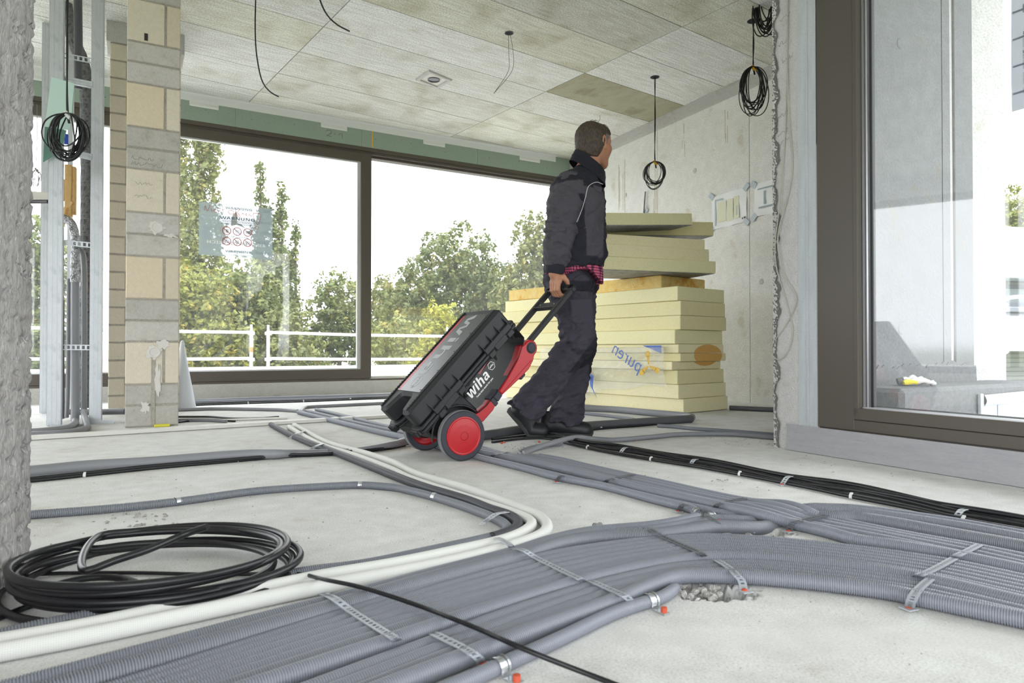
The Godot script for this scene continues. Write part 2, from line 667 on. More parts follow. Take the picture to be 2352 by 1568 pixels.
func floor_and_ceiling() -> void:
	var fl := struct("floor", "bare pale concrete floor slab with pits and scattered grit", "floor")
	var f := noise(FastNoiseLite.TYPE_SIMPLEX_SMOOTH, 0.03, 3, 5)
	var mb := MB.new()
	var step := 0.5
	for i in range(-14, 11):
		for j in range(-20, 9):
			var x := i * step
			var z := j * step
			var fine := false
			for p in PITS:
				if p[0] > x - 0.25 and p[0] < x + step + 0.25 and p[1] > z - 0.2 and p[1] < z + step + 0.2:
					fine = true
			var parts := 1 if not fine else 64
			var s := step / parts
			var base := mb.v.size()
			for b in parts + 1:
				for a in parts + 1:
					var px := x + a * s
					var pz := z + b * s
					var y := 0.0
					var nn := Vector3.UP
					if fine:
						y = -pit_depth(px, pz, f)
						nn = Vector3(-pit_depth(px - 0.004, pz, f) + pit_depth(px + 0.004, pz, f), 0.008, -pit_depth(px, pz - 0.004, f) + pit_depth(px, pz + 0.004, f)).normalized()
					mb.add(Vector3(px, y, pz), nn, Vector2(px, pz))
			for b in parts:
				for a in parts:
					var q := base + b * (parts + 1) + a
					for k in [0, 1, parts + 1, 1, parts + 2, parts + 1]:
						mb.ix.append(q + k)
	obj("screed_face", mb, M.floor, fl)
	obj("slab", MB.new().box(Vector3(-7, -0.45, -10), Vector3(5.5, -0.14, 4.5)), M.pier, fl)

	# ceiling: a slab with the imprint of shuttering boards, each field a board's face
	var ce := struct("ceiling", "raw concrete ceiling with the imprint of large shuttering boards", "ceiling")
	var room := PackedVector2Array([Vector2(0.82, 9.25), Vector2(2.95, 5.0), Vector2(2.86, 3.9), Vector2(1.75, 3.3), Vector2(4.3, -1.75), Vector2(4.3, -3.6), Vector2(-6.9, -3.6), Vector2(-6.9, 4.72)])
	var t := Transform3D(Basis(Vector3.RIGHT, Vector3(0, 0, -1), Vector3.UP), Vector3.ZERO)
	obj("slab", MB.new().prism(room, CEIL + 0.012, CEIL + 0.26, t), M.pier, ce)
	var A := deg_to_rad(53.3)
	var fields := Transform3D(Basis(Vector3(sin(A), 0, -cos(A)), Vector3(-cos(A), 0, -sin(A)), Vector3.UP), Vector3.ZERO)
	var inside := PackedVector2Array()
	for p in room:
		inside.append(Vector2(p.x * sin(A) + p.y * cos(A), -p.x * cos(A) + p.y * sin(A)))
	var dark := [[2, 8], [1, 10], [0, 8]]
	var rng := RandomNumberGenerator.new()
	rng.seed = 7
	for i in range(-4, 4):
		for j in range(-8, 14):
			var a0 := 1.99 + 2.253 * i
			var b0 := 4.02 + 0.5585 * (j - 7)
			var gap := 0.004
			var q := PackedVector2Array([Vector2(a0 + gap, b0 + gap), Vector2(a0 + 2.253 - gap, b0 + gap), Vector2(a0 + 2.253 - gap, b0 + 0.5585 - gap), Vector2(a0 + gap, b0 + 0.5585 - gap)])
			for piece in Geometry2D.intersect_polygons(q, inside):
				var is_dark: bool = i == 1 and j == 8
				var kk := rng.randi_range(0, 5)
				if i == 0 and j in [10, 11] or i == 1 and j in [9, 11]:
					kk = 3 + rng.randi_range(0, 2)
				elif i == 0 and j in [9, 12]:
					kk = rng.randi_range(0, 2)
				obj("board_field", MB.new().prism(piece, CEIL + rng.randf_range(0.0, 0.0015), CEIL + 0.02, fields), M.ceil_dark if is_dark else M.ceil[kk], ce)


# ------------------------------------------------------------------ the wall with the large sliding window

func window_wall() -> void:
	var o := Vector3(-1.58, 0, -7.654)
	var turn := deg_to_rad(30.5)
	var w := struct("wall_back", "wall with a low concrete upstand below and green board above the sliding window", "wall", o, turn)
	obj("upstand", MB.new().box(Vector3(-6.2, -0.1, -0.22), Vector3(2.74, 0.142, 0.0)), M.sill_wall, w)
	obj("lintel", MB.new().box(Vector3(-6.2, 2.76, -0.26), Vector3(2.74, CEIL + 0.02, -0.014)), M.pier, w)
	var joints := [-6.2, -3.6, -1.442, -0.116, 1.344, 2.73]
	for k in joints.size() - 1:
		var bd := obj("green_board", MB.new().box(Vector3(joints[k] + 0.001, 2.757, -0.0125), Vector3(joints[k + 1] - 0.001, CEIL - 0.002, 0.0), Transform3D(), 0.001), M.green_board, w)
		for s in int((joints[k + 1] - joints[k]) / 0.43):
			var sx: float = joints[k] + 0.16 + s * 0.43
			obj("screw", MB.new().lathe([Vector2(0, 0.001), Vector2(0.004, 0.0005), Vector2(0.004, 0)], 8, Transform3D(Basis(Vector3.RIGHT, PI / 2), Vector3(sx, 2.862 + 0.02 * sin(s * 2.0), 0))), M.gasket, bd)
	# fleece tape folded into the corner of wall and ceiling, and the taped pads
	obj("fleece_tape", MB.new().box(Vector3(-6.0, 2.948, 0.0005), Vector3(2.5, CEIL - 0.001, 0.002)).box(Vector3(-6.0, CEIL - 0.002, 0.001), Vector3(2.5, CEIL - 0.0006, 0.062)), M.fleece, w)
	for p in [[-3.15, -2.9], [-1.867, -1.599], [-0.572, -0.284], [0.624, 0.904], [1.943, 2.252]]:
		var g := []
		for j in 7:
			var row := []
			for i in 13:
				var e := 0.004 + (0.004 * absf(sin(i * 1.3 + j * 2.1)) if j > 0 and j < 6 and i > 0 and i < 12 else 0.0) + (0.007 if j == 1 and i > 0 and i < 12 else 0.0)
				row.append(Vector3(lerpf(p[0], p[1], i / 12.0), lerpf(2.898, 2.99, j / 6.0) + (0.003 if i == 0 else 0.0), e))
			g.append(row)
		obj("fleece_pad", MB.new().sheet(g), M.fleece, w)
	for st in [[[-0.515, 2.868], [-0.49, 2.88], [-0.46, 2.876], [-0.455, 2.855], [-0.49, 2.83], [-0.515, 2.815], [-0.485, 2.818], [-0.455, 2.812]], [[-0.375, 2.845], [-0.34, 2.872], [-0.335, 2.815]]]:
		var pts := []
		for p in st:
			pts.append(Vector3(p[0], p[1], 0.0005))
		obj("pencil_figure", MB.new().tube(pts, 0.0022, 5), M.pencil, w)
	obj("chalk_line", MB.new().box(Vector3(0.0, 2.765, 0.0002), Vector3(0.012, 2.95, 0.001)), M.yellow, w)

	var win := struct("window_1", "large dark framed sliding window with two panes looking onto trees", "window", o, turn)
	var fr := obj("frame", MB.new()
		.box(Vector3(-6.1, 2.716, -0.07), Vector3(2.73, 2.757, 0.002), Transform3D(), 0.002)
		.box(Vector3(-6.1, 2.686, -0.07), Vector3(2.73, 2.716, -0.016), Transform3D(), 0.002)
		.box(Vector3(-6.1, 0.142, -0.15), Vector3(2.73, 0.164, 0.0), Transform3D(), 0.002)
		.box(Vector3(-6.1, 0.10, -0.17), Vector3(-6.03, 2.757, 0.0), Transform3D(), 0.002)
		.box(Vector3(2.66, 0.142, -0.17), Vector3(2.73, 2.757, 0.0), Transform3D(), 0.002)
		.box(Vector3(-6.1, 2.66, -0.17), Vector3(2.73, 2.72, -0.06), Transform3D(), 0.002), M.frame, win)
	# the sliding sash stands in front; its right stile meets the fixed pane
	for s in [[-4.5, 0.0], [-6.03, -4.5]]:
		var sash := obj("sash", MB.new()
			.box(Vector3(s[0], 2.59, -0.062), Vector3(s[1], 2.688, -0.004), Transform3D(), 0.003)
			.box(Vector3(s[0], 0.166, -0.062), Vector3(s[1], 0.268, -0.004), Transform3D(), 0.003)
			.box(Vector3(s[1] - 0.118, 0.166, -0.063), Vector3(s[1], 2.688, -0.003), Transform3D(), 0.003)
			.box(Vector3(s[0], 0.166, -0.063), Vector3(s[0] + 0.118, 2.688, -0.003), Transform3D(), 0.003), M.frame, win)
		obj("glazing_bead", MB.new()
			.box(Vector3(s[0] + 0.118, 2.574, -0.05), Vector3(s[1] - 0.118, 2.59, -0.018))
			.box(Vector3(s[0] + 0.118, 0.268, -0.05), Vector3(s[1] - 0.118, 0.282, -0.018))
			.box(Vector3(s[1] - 0.16, 0.268, -0.05), Vector3(s[1] - 0.118, 2.59, -0.02)), M.spacer, sash)
		obj("pane", MB.new().box(Vector3(s[0] + 0.118, 0.268, -0.04), Vector3(s[1] - 0.118, 2.59, -0.034)), M.glass, sash)
	obj("fixed_pane", MB.new().box(Vector3(0.0, 0.16, -0.118), Vector3(2.66, 2.69, -0.112)), M.glass, win)
	obj("threshold", MB.new().box(Vector3(0.0, 0.164, -0.155), Vector3(2.66, 0.185, -0.125)), M.spacer, win)
	tag(fr, "dark bronze frame", "frame").remove_meta("category")


# ------------------------------------------------------------------ right wall at the back

func round_plug(called: String, parent: Node, x: float, y: float, r: float, m: Material) -> void:
	obj(called, MB.new().lathe([Vector2(0, 0.004), Vector2(r * 0.8, 0.004), Vector2(r, 0.001), Vector2(r, -0.01)], 20, Transform3D(Basis(Vector3.RIGHT, PI / 2), Vector3(x, y, 0))), m, parent)


func back_right_wall() -> void:
	var o := Vector3(2.304, 0, -6.013)
	var turn := deg_to_rad(-63.15)
	var w := struct("wall_right", "tall grey concrete wall behind the yellow insulation boards", "wall", o, turn)
	# fields of shuttering with open joints between them
	var xs := [-3.45, -1.584, -0.267, 1.15]
	for k in 3:
		obj("shuttered_field", MB.new().box(Vector3(xs[k] + 0.002, -0.1, -0.2), Vector3(xs[k + 1] - 0.002, 2.885, 0.0), Transform3D(), 0.002), M.wall, w)
	obj("core", MB.new().box(Vector3(-3.45, -0.1, -0.24), Vector3(1.2, CEIL + 0.01, -0.01)), M.pier, w)
	# rough strip of mortar squeezed out under the ceiling
	var f := noise(FastNoiseLite.TYPE_SIMPLEX, 1.0, 4, 31)
	var g := []
	for j in 7:
		var row := []
		for i in 240:
			var x := -3.45 + i * 4.6 / 239.0
			row.append(Vector3(x, lerpf(2.872, CEIL + 0.004, j / 6.0) + f.get_noise_2d(x * 14.0, j) * 0.012, 0.0 + 0.012 * absf(f.get_noise_2d(x * 40.0, j * 3.0)) if j > 0 else -0.004))
		g.append(row)
	obj("mortar_strip", MB.new().sheet(g), M.pier, w)
	for p in [[-0.991, 2.302], [-2.162, 2.29], [-0.99, 0.9], [-2.16, 0.9], [-0.13, 1.1]]:
		round_plug("tie_hole_plug", w, p[0], p[1], 0.026, M.pier)
	# rust runs below the joint
	var rust := mat(Color(0.80, 0.68, 0.48, 0.22), 0.95)
	rust.transparency = BaseMaterial3D.TRANSPARENCY_ALPHA
	var rs := MB.new()
	var rng := RandomNumberGenerator.new()
	rng.seed = 3
	for p in [[-2.2, 2.85, 1.1], [-2.28, 2.7, 0.7], [-1.63, 2.6, 1.0], [-1.66, 2.3, 0.5], [-0.55, 2.8, 0.25], [-1.15, 2.86, 0.2]]:
		for s in 5:
			var x: float = p[0] + rng.randf_range(-0.03, 0.03)
			var y0: float = p[1] - rng.randf_range(0.0, 0.3)
			rs.box(Vector3(x, y0 - p[2] * rng.randf_range(0.3, 0.8), 0.0003), Vector3(x + rng.randf_range(0.003, 0.009), y0, 0.0006))
	obj("rust_run", rs, rust, w)
	var back := struct("wall_niche", "plain concrete wall closing the recess beside the window pier", "wall")
	var t := Transform3D(Basis(Vector3.UP, 0), Vector3.ZERO)
	obj("face", MB.new().prism(PackedVector2Array([Vector2(2.72, 5.15), Vector2(2.95, 5.15), Vector2(2.9, 4.0), Vector2(2.66, 4.0)]), -0.1, CEIL + 0.01, Transform3D(Basis(Vector3.RIGHT, Vector3(0, 0, -1), Vector3.UP), Vector3.ZERO)), M.wall, back)


# ------------------------------------------------------------------ pier and window in front on the right

func rough_edge(y0: float, y1: float, sd: int, width: float, m: Material, called: String, parent: Node, at: Transform3D) -> void:
	# a broken arris: a strip of crumbled concrete running up a corner
	var f := noise(FastNoiseLite.TYPE_SIMPLEX, 1.0, 5, sd)
	var g := []
	var rows := int((y1 - y0) / 0.006)
	for j in rows + 1:
		var y := lerpf(y0, y1, float(j) / rows)
		var row := []
		var wide := width * (0.75 + 0.5 * f.get_noise_2d(y * 6.0, 9.0))
		for i in 9:
			var a := i / 8.0
			var p := Vector3(a * wide, y, 0.002)
			var dent := (f.get_noise_2d(a * 9.0 + 20.0, y * 60.0) * 0.5 + 0.5) * 0.014
			if i < 8:
				p.z -= dent * (0.35 + 0.65 * (1.0 - a))
			if i == 0:
				p.x -= 0.004 + 0.006 * f.get_noise_2d(50.0, y * 45.0)
				p.z -= 0.02
			row.append(p)
		g.append(row)
	var o := obj(called, MB.new().sheet(g), m, parent)
	o.transform = at


func front_right_wall() -> void:
	var o := Vector3(1.318, 0, -3.461)
	var turn := deg_to_rad(-63.0)
	var w := struct("wall_pier", "concrete pier with a broken edge beside the dark window frame", "wall", o, turn)
	obj("pier", MB.new().box(Vector3(0.012, -0.1, -0.30), Vector3(0.275, CEIL + 0.01, 0.0)), M.pier, w)
	rough_edge(0.0, CEIL, 61, 0.055, M.broken, "broken_edge", w, Transform3D(Basis(), Vector3(0.006, 0, 0.003)))
	obj("broken_side", MB.new().box(Vector3(-0.002, 0, -0.29), Vector3(0.013, CEIL, -0.018)), M.broken, w)
	obj("upstand", MB.new().box(Vector3(0.27, -0.1, -0.30), Vector3(5.4, 0.128, -0.03)), M.pier, w)
	obj("lintel", MB.new().box(Vector3(0.27, 2.72, -0.30), Vector3(5.4, CEIL + 0.01, -0.03)), M.pier, w)
	obj("end_pier", MB.new().box(Vector3(5.2, -0.1, -0.30), Vector3(5.7, CEIL + 0.01, 0.0)), M.pier, w)
	obj("fleece_tape", MB.new().box(Vector3(0.169, 0.03, 0.001), Vector3(0.272, 2.74, 0.003)).box(Vector3(0.215, 0.03, 0.003), Vector3(0.228, 2.74, 0.006), Transform3D(), 0.002), M.fleece_pale, w)
	var g := []
	var f := noise(FastNoiseLite.TYPE_SIMPLEX, 1.0, 3, 66)
	for j in 12:
		var row := []
		for i in 90:
			var x := 0.10 + i * 5.0 / 89.0
			var y := lerpf(0.002, 0.126, j / 11.0)
			row.append(Vector3(x, y, 0.010 + 0.003 * f.get_noise_2d(x * 9.0, y * 30.0) + (0.014 * (1.0 - j / 2.0) if j < 2 else 0.0)))
		g.append(row)
	obj("sealing_fleece", MB.new().sheet(g), M.fleece_grey, w)
	# marks of a pencil on the pier
	var rng := RandomNumberGenerator.new()
	rng.seed = 8
	for k in 6:
		var pts := []
		var y: float = [2.14, 2.02, 1.93, 1.66, 1.57, 1.52][k]
		var x: float = [0.06, 0.05, 0.075, 0.05, 0.045, 0.05][k]
		for i in 14:
			pts.append(Vector3(x + i * 0.005, y + rng.randf_range(-0.012, 0.012) + i * 0.001, 0.0005))
		obj("pencil_note", MB.new().tube(pts, 0.0007, 4), M.pencil, w)

	var win := struct("window_2", "tall dark framed window beside the concrete pier", "window", o, turn)
	obj("frame", MB.new()
		.box(Vector3(0.27, 0.130, -0.09), Vector3(0.463, 2.74, 0.0), Transform3D(), 0.002)
		.box(Vector3(0.27, 0.130, -0.09), Vector3(5.3, 0.178, -0.002), Transform3D(), 0.002)
		.box(Vector3(0.27, 0.124, -0.085), Vector3(5.3, 0.130, -0.012))
		.box(Vector3(0.27, 2.66, -0.09), Vector3(5.3, 2.74, 0.0), Transform3D(), 0.002)
		.box(Vector3(5.1, 0.130, -0.09), Vector3(5.3, 2.74, 0.0), Transform3D(), 0.002), M.frame, win)
	obj("sash", MB.new()
		.box(Vector3(0.462, 0.202, -0.088), Vector3(0.485, 2.66, 0.001), Transform3D(), 0.002)
		.box(Vector3(0.462, 0.180, -0.088), Vector3(5.1, 0.231, 0.001), Transform3D(), 0.002)
		.box(Vector3(0.462, 2.60, -0.088), Vector3(5.1, 2.66, 0.001), Transform3D(), 0.002), M.frame, win)
	obj("spacer_bar", MB.new().box(Vector3(0.487, 0.235, -0.06), Vector3(0.497, 2.6, -0.03)).box(Vector3(0.503, 0.235, -0.06), Vector3(0.512, 2.6, -0.034)).box(Vector3(0.487, 0.231, -0.06), Vector3(5.1, 0.237, -0.024)), M.spacer, win)
	obj("gasket", MB.new().box(Vector3(0.485, 0.231, -0.066), Vector3(0.518, 2.6, -0.061)).box(Vector3(0.518, 0.231, -0.06), Vector3(0.530, 2.6, -0.04)).box(Vector3(0.5, 0.231, -0.066), Vector3(5.1, 0.243, -0.061)), M.gasket, win)
	obj("pane", MB.new().box(Vector3(0.485, 0.231, -0.05), Vector3(5.1, 2.6, -0.044)), M.glass, win)


# ------------------------------------------------------------------ walls on the left and behind

func left_walls() -> void:
	var w := struct("wall_left", "rough broken concrete wall end close to the viewer", "wall", Vector3(-1.014, 0, -1.443), deg_to_rad(-0.5))
	obj("wall", MB.new().box(Vector3(-0.26, -0.1, 0.012), Vector3(-0.022, CEIL + 0.01, 1.5)), M.pier, w)
	# the crumbled face that looks into the room, pitted most along its far edge
	var f := noise(FastNoiseLite.TYPE_SIMPLEX, 1.0, 5, 71)
	var g := []
	var rows := 420
	for j in rows + 1:
		var y := CEIL * j / rows
		var row := []
		for i in 64:
			var z := 0.46 * pow(1.0 - i / 63.0, 1.5)
			var near := clampf(1.0 - (z - 0.03) / 0.12, 0.0, 1.0)
			var q := f.get_noise_2d(z * 26.0, y * 26.0)
			var x := 0.0012 * f.get_noise_2d(z * 90.0, y * 90.0) - 0.010 * (0.15 + near) * clampf(q * 3.0 - 0.75, 0.0, 1.0)
			if i == 63:
				x -= 0.03
			elif i > 59:
				z += 0.006 * f.get_noise_2d(y * 40.0, 5.0)
				x -= (i - 59) * (i - 59) * 0.0004
			row.append(Vector3(x, y, z))
		g.append(row)
	obj("crumbled_face", MB.new().sheet(g), M.broken, w)
	obj("near_face", MB.new().box(Vector3(-0.03, 0, 0.46), Vector3(-0.004, CEIL, 1.5)), M.broken, w)
	var lw := struct("wall_far_left", "outer wall on the far left, hidden behind the stud partition", "wall")
	obj("wall", MB.new().box(Vector3(-6.95, -0.1, -0.3), Vector3(-6.7, CEIL + 0.01, 3.6)).box(Vector3(-6.95, -0.1, -4.8), Vector3(-6.7, 0.14, -0.3)).box(Vector3(-6.95, 2.76, -4.8), Vector3(-6.7, CEIL + 0.01, -0.3)).box(Vector3(-6.95, 0.1, -4.8), Vector3(-6.7, 2.8, -4.6)), M.wall, lw)
	obj("window_frame", MB.new().box(Vector3(-6.88, 0.14, -4.6), Vector3(-6.80, 0.24, -0.3)).box(Vector3(-6.88, 2.66, -4.6), Vector3(-6.80, 2.76, -0.3)).box(Vector3(-6.88, 0.14, -2.5), Vector3(-6.80, 2.76, -2.4)), M.frame, lw)
	var rw := struct("wall_rear", "wall behind the viewer with a wide opening", "wall")
	obj("pier", MB.new().box(Vector3(-6.95, -0.1, 3.4), Vector3(-6.2, CEIL + 0.01, 3.6)).box(Vector3(3.4, -0.1, 3.4), Vector3(4.4, CEIL + 0.01, 3.6)).box(Vector3(-6.2, 2.7, 3.4), Vector3(3.4, CEIL + 0.01, 3.6)), M.wall, rw)
	obj("return_pier", MB.new().box(Vector3(4.1, -0.1, 1.6), Vector3(4.4, CEIL + 0.01, 3.5)), M.wall, rw)


func lay_block(parent: Node, lo: Vector3, hi: Vector3, m: Material, rng: RandomNumberGenerator) -> void:
	var j := Vector3(0, 0, rng.randf_range(-0.0025, 0.0025))
	obj("brick", MB.new().box(lo + Vector3(0.0055, 0.0055, 0.0) + j, hi - Vector3(0.0055, 0.0055, 0.0) + j, Transform3D(), rng.randf_range(0.003, 0.006)), m, parent)


func brick_pillars() -> void:
	var rng := RandomNumberGenerator.new()
	rng.seed = 21
	var p := struct("pillar_brick", "pillar of large sand-lime bricks, cream and grey courses, beside the sliding window", "pillar", Vector3(-2.423, 0, -4.262), deg_to_rad(29.0))
	obj("mortar", MB.new().box(Vector3(0.006, 0.0, -0.424), Vector3(0.304, CEIL, -0.006)), M.mortar, p)
	var ys := [0.0, 0.138, 0.27, 0.541, 0.675, 0.81, 1.083, 1.222, 1.36, 1.635, 1.768, 1.90, 2.178, 2.312, 2.44, 2.712, 2.85, CEIL]
	for k in ys.size() - 1:
		var tall: bool = k % 3 == 2
		var y0: float = ys[k]
		var y1: float = ys[k + 1]
		if tall:
			var m: Material = M.brick_cream[rng.randi_range(0, 2)]
			lay_block(p, Vector3(-0.002, y0, -0.17), Vector3(0.2185, y1, 0.0), m, rng)
			lay_block(p, Vector3(0.2215, y0, -0.25), Vector3(0.31, y1, 0.0), M.brick_cream[rng.randi_range(0, 2)], rng)
			lay_block(p, Vector3(-0.002, y0, -0.43), Vector3(0.2185, y1, -0.175), M.brick_cream[rng.randi_range(0, 2)], rng)
			lay_block(p, Vector3(0.2215, y0, -0.43), Vector3(0.31, y1, -0.255), M.brick_cream[rng.randi_range(0, 2)], rng)
		else:
			lay_block(p, Vector3(-0.002, y0, -0.115 if k % 3 == 0 else -0.24), Vector3(0.31, y1, 0.0), M.brick_grey[rng.randi_range(0, 2)], rng)
			lay_block(p, Vector3(-0.002, y0, -0.43), Vector3(0.31, y1, -0.12 if k % 3 == 0 else -0.245), M.brick_grey[rng.randi_range(0, 2)], rng)
	# filled chase with a buried socket, dabs of plaster
	obj("chase_filling", MB.new().box(Vector3(0.148, 0.0, -0.002), Vector3(0.172, 0.46, 0.004), Transform3D(), 0.003), M.mortar, p)
	var f := noise(FastNoiseLite.TYPE_SIMPLEX, 1.0, 3, 44)
	for d in [[0.165, 0.475, 0.055, 0.06], [0.215, 0.525, 0.05, 0.045], [0.115, 0.13, 0.035, 0.05], [0.175, 1.27, 0.06, 0.05], [0.185, 0.30, 0.02, 0.14], [0.255, 1.225, 0.05, 0.018]]:
		var poly := PackedVector2Array()
		for i in 22:
			var a := TAU * i / 22.0
			var r := 0.75 + 0.45 * f.get_noise_2d(cos(a) * 3.0 + d[0] * 50.0, sin(a) * 3.0 + d[1] * 50.0)
			poly.append(Vector2(d[0] + cos(a) * d[2] * r, d[1] + sin(a) * d[3] * r))
		obj("plaster_dab", MB.new().prism(poly, 0.0015, 0.0055, Transform3D(), 0.002), M.plaster, p)
	for d in [[0.165, 0.475], [0.175, 1.27]]:
		obj("buried_socket", MB.new().lathe([Vector2(0, 0.003), Vector2(0.024, 0.003), Vector2(0.03, 0.006), Vector2(0.036, 0.004), Vector2(0.036, 0)], 20, Transform3D(Basis(Vector3.RIGHT, PI / 2), Vector3(d[0], d[1], 0.003))), M.plaster, p)
	obj("peg_hole", MB.new().box(Vector3(0.098, 2.455, -0.004), Vector3(0.118, 2.50, 0.0045)), M.gasket, p)
	for s in [[0.03, 1.70, 5], [0.03, 1.665, 7], [0.05, 1.54, 4], [0.05, 1.46, 4]]:
		var pts := []
		for i in s[2] * 4:
			pts.append(Vector3(s[0] + i * 0.0065, s[1] + rng.randf_range(-0.014, 0.014), 0.0035))
		obj("pencil_note", MB.new().tube(pts, 0.0008, 4), M.pencil, p)

	var q := struct("pillar_far", "narrow pillar of small pale bricks behind the stud partition", "pillar", Vector3(-3.09, 0, -5.205), deg_to_rad(29.0))
	obj("mortar", MB.new().box(Vector3(0.006, 0, -0.30), Vector3(0.494, CEIL, -0.006)), M.mortar, q)
	var y := 0.0
	var k := 0
	while y < 2.82:
		var dx := 0.24 if k % 2 == 0 else 0.12
		lay_block(q, Vector3(0, y, -0.31), Vector3(dx, y + 0.134, 0), M.brick_pale, rng)
		lay_block(q, Vector3(dx, y, -0.31), Vector3(0.5, y + 0.134, 0), M.brick_pale, rng)
		y += 0.136
		k += 1
	obj("beam_end", MB.new().box(Vector3(-0.02, y, -0.32), Vector3(0.52, CEIL, 0.01)), M.pier, q)


# ------------------------------------------------------------------ outside

func leaf_sprig(size: float, sd: int) -> ArrayMesh:
	var rng := RandomNumberGenerator.new()
	rng.seed = sd
	var mb := MB.new()
	for k in 7:
		var t := Transform3D(Basis(Vector3(rng.randf_range(-1, 1), rng.randf_range(-1, 1), rng.randf_range(-1, 1)).normalized(), rng.randf_range(0, TAU)), Vector3(rng.randf_range(-1, 1), rng.randf_range(-1, 1), rng.randf_range(-1, 1)) * size * 0.5)
		var l := size * rng.randf_range(0.30, 0.46)
		var a := t * Vector3(0, 0, -l)
		var b := t * Vector3(l * 0.55, l * 0.12, -l * 0.1)
		var c := t * Vector3(0, 0, l)
		var d := t * Vector3(-l * 0.55, l * 0.12, -l * 0.1)
		mb.tri(a, b, c)
		mb.tri(a, c, d)
	return mb.mesh()


var sprigs := {}


# a tree: trunk with limbs, crown of leaf sprigs filling rounded masses (centre, radii)
func tree(called: String, label: String, foot: Vector3, masses: Array, tone: Color, sprig: float, thick: float, sd: int, group: String, per_area := 42.0) -> void:
	var rng := RandomNumberGenerator.new()
	rng.seed = sd
	var top := foot
	for m in masses:
		if m[0].y + m[1].y * 0.5 > top.y:
			top = m[0] + Vector3(0, m[1].y * 0.5, 0)
	var o := thing(called, label, "tree", foot, 0.0, group)
	var h := top - foot
	obj("trunk", MB.new().tube(smooth([Vector3.ZERO, h * 0.4 + Vector3(0.1, 0, 0), h], 0.6), _taper(smooth([Vector3.ZERO, h * 0.4, h], 0.6).size(), 0.16, 0.03), 7), M.bark, o)
	for m in masses:
		var a: Vector3 = m[0] - foot
		var start := h * clampf((a.y - m[1].y * 0.8) / h.y, 0.2, 0.9)
		obj("limb", MB.new().tube([start, start.lerp(a, 0.6) + Vector3(0, 0.15, 0), a], [0.06, 0.045, 0.015], 5), M.bark, o)
	var key := "%.2f" % sprig
	if not sprigs.has(key):
		sprigs[key] = leaf_sprig(sprig, 5)
	var mm := MultiMesh.new()
	mm.transform_format = MultiMesh.TRANSFORM_3D
	mm.use_colors = true
	mm.mesh = sprigs[key]
	var places := []
	for m in masses:
		var r: Vector3 = m[1]
		var n := int(PI * r.x * r.y / (sprig * sprig) * thick * 3.0)
		for k in n:
			var d := Vector3(rng.randfn(), rng.randfn(), rng.randfn()).normalized() * pow(rng.randf(), 0.42)
			var lump := 1.0 + 0.22 * sin(d.x * 7.0 + m[0].x) * sin(d.y * 8.0 + m[0].y) + 0.1 * sin(d.z * 13.0)
			places.append(m[0] - foot + d * r * lump)
	mm.instance_count = places.size()
	for k in places.size():
		mm.set_instance_transform(k, Transform3D(Basis(Vector3(rng.randf_range(-1, 1), rng.randf_range(-1, 1), rng.randf_range(-1, 1)).normalized(), rng.randf_range(0, TAU)).scaled(Vector3.ONE * rng.randf_range(0.7, 1.25)), places[k]))
		var c := tone
		c = c.lerp(Color(tone.r * 1.35, tone.g * 1.22, tone.b * 0.9), rng.randf())
		if rng.randf() < 0.08:
			c = Color(tone.r * 1.7, tone.g * 1.25, tone.b * 0.9)
		mm.set_instance_color(k, c)
	var mi := MultiMeshInstance3D.new()
	mi.name = "foliage"
	mi.multimesh = mm
	mi.material_override = M.leaf
	mi.set_meta("kind", "stuff")
	o.add_child(mi, true)


func _taper(n: int, a: float, b: float) -> Array:
	var out := []
	for i in n:
		out.append(lerpf(a, b, float(i) / maxi(n - 1, 1)))
	return out


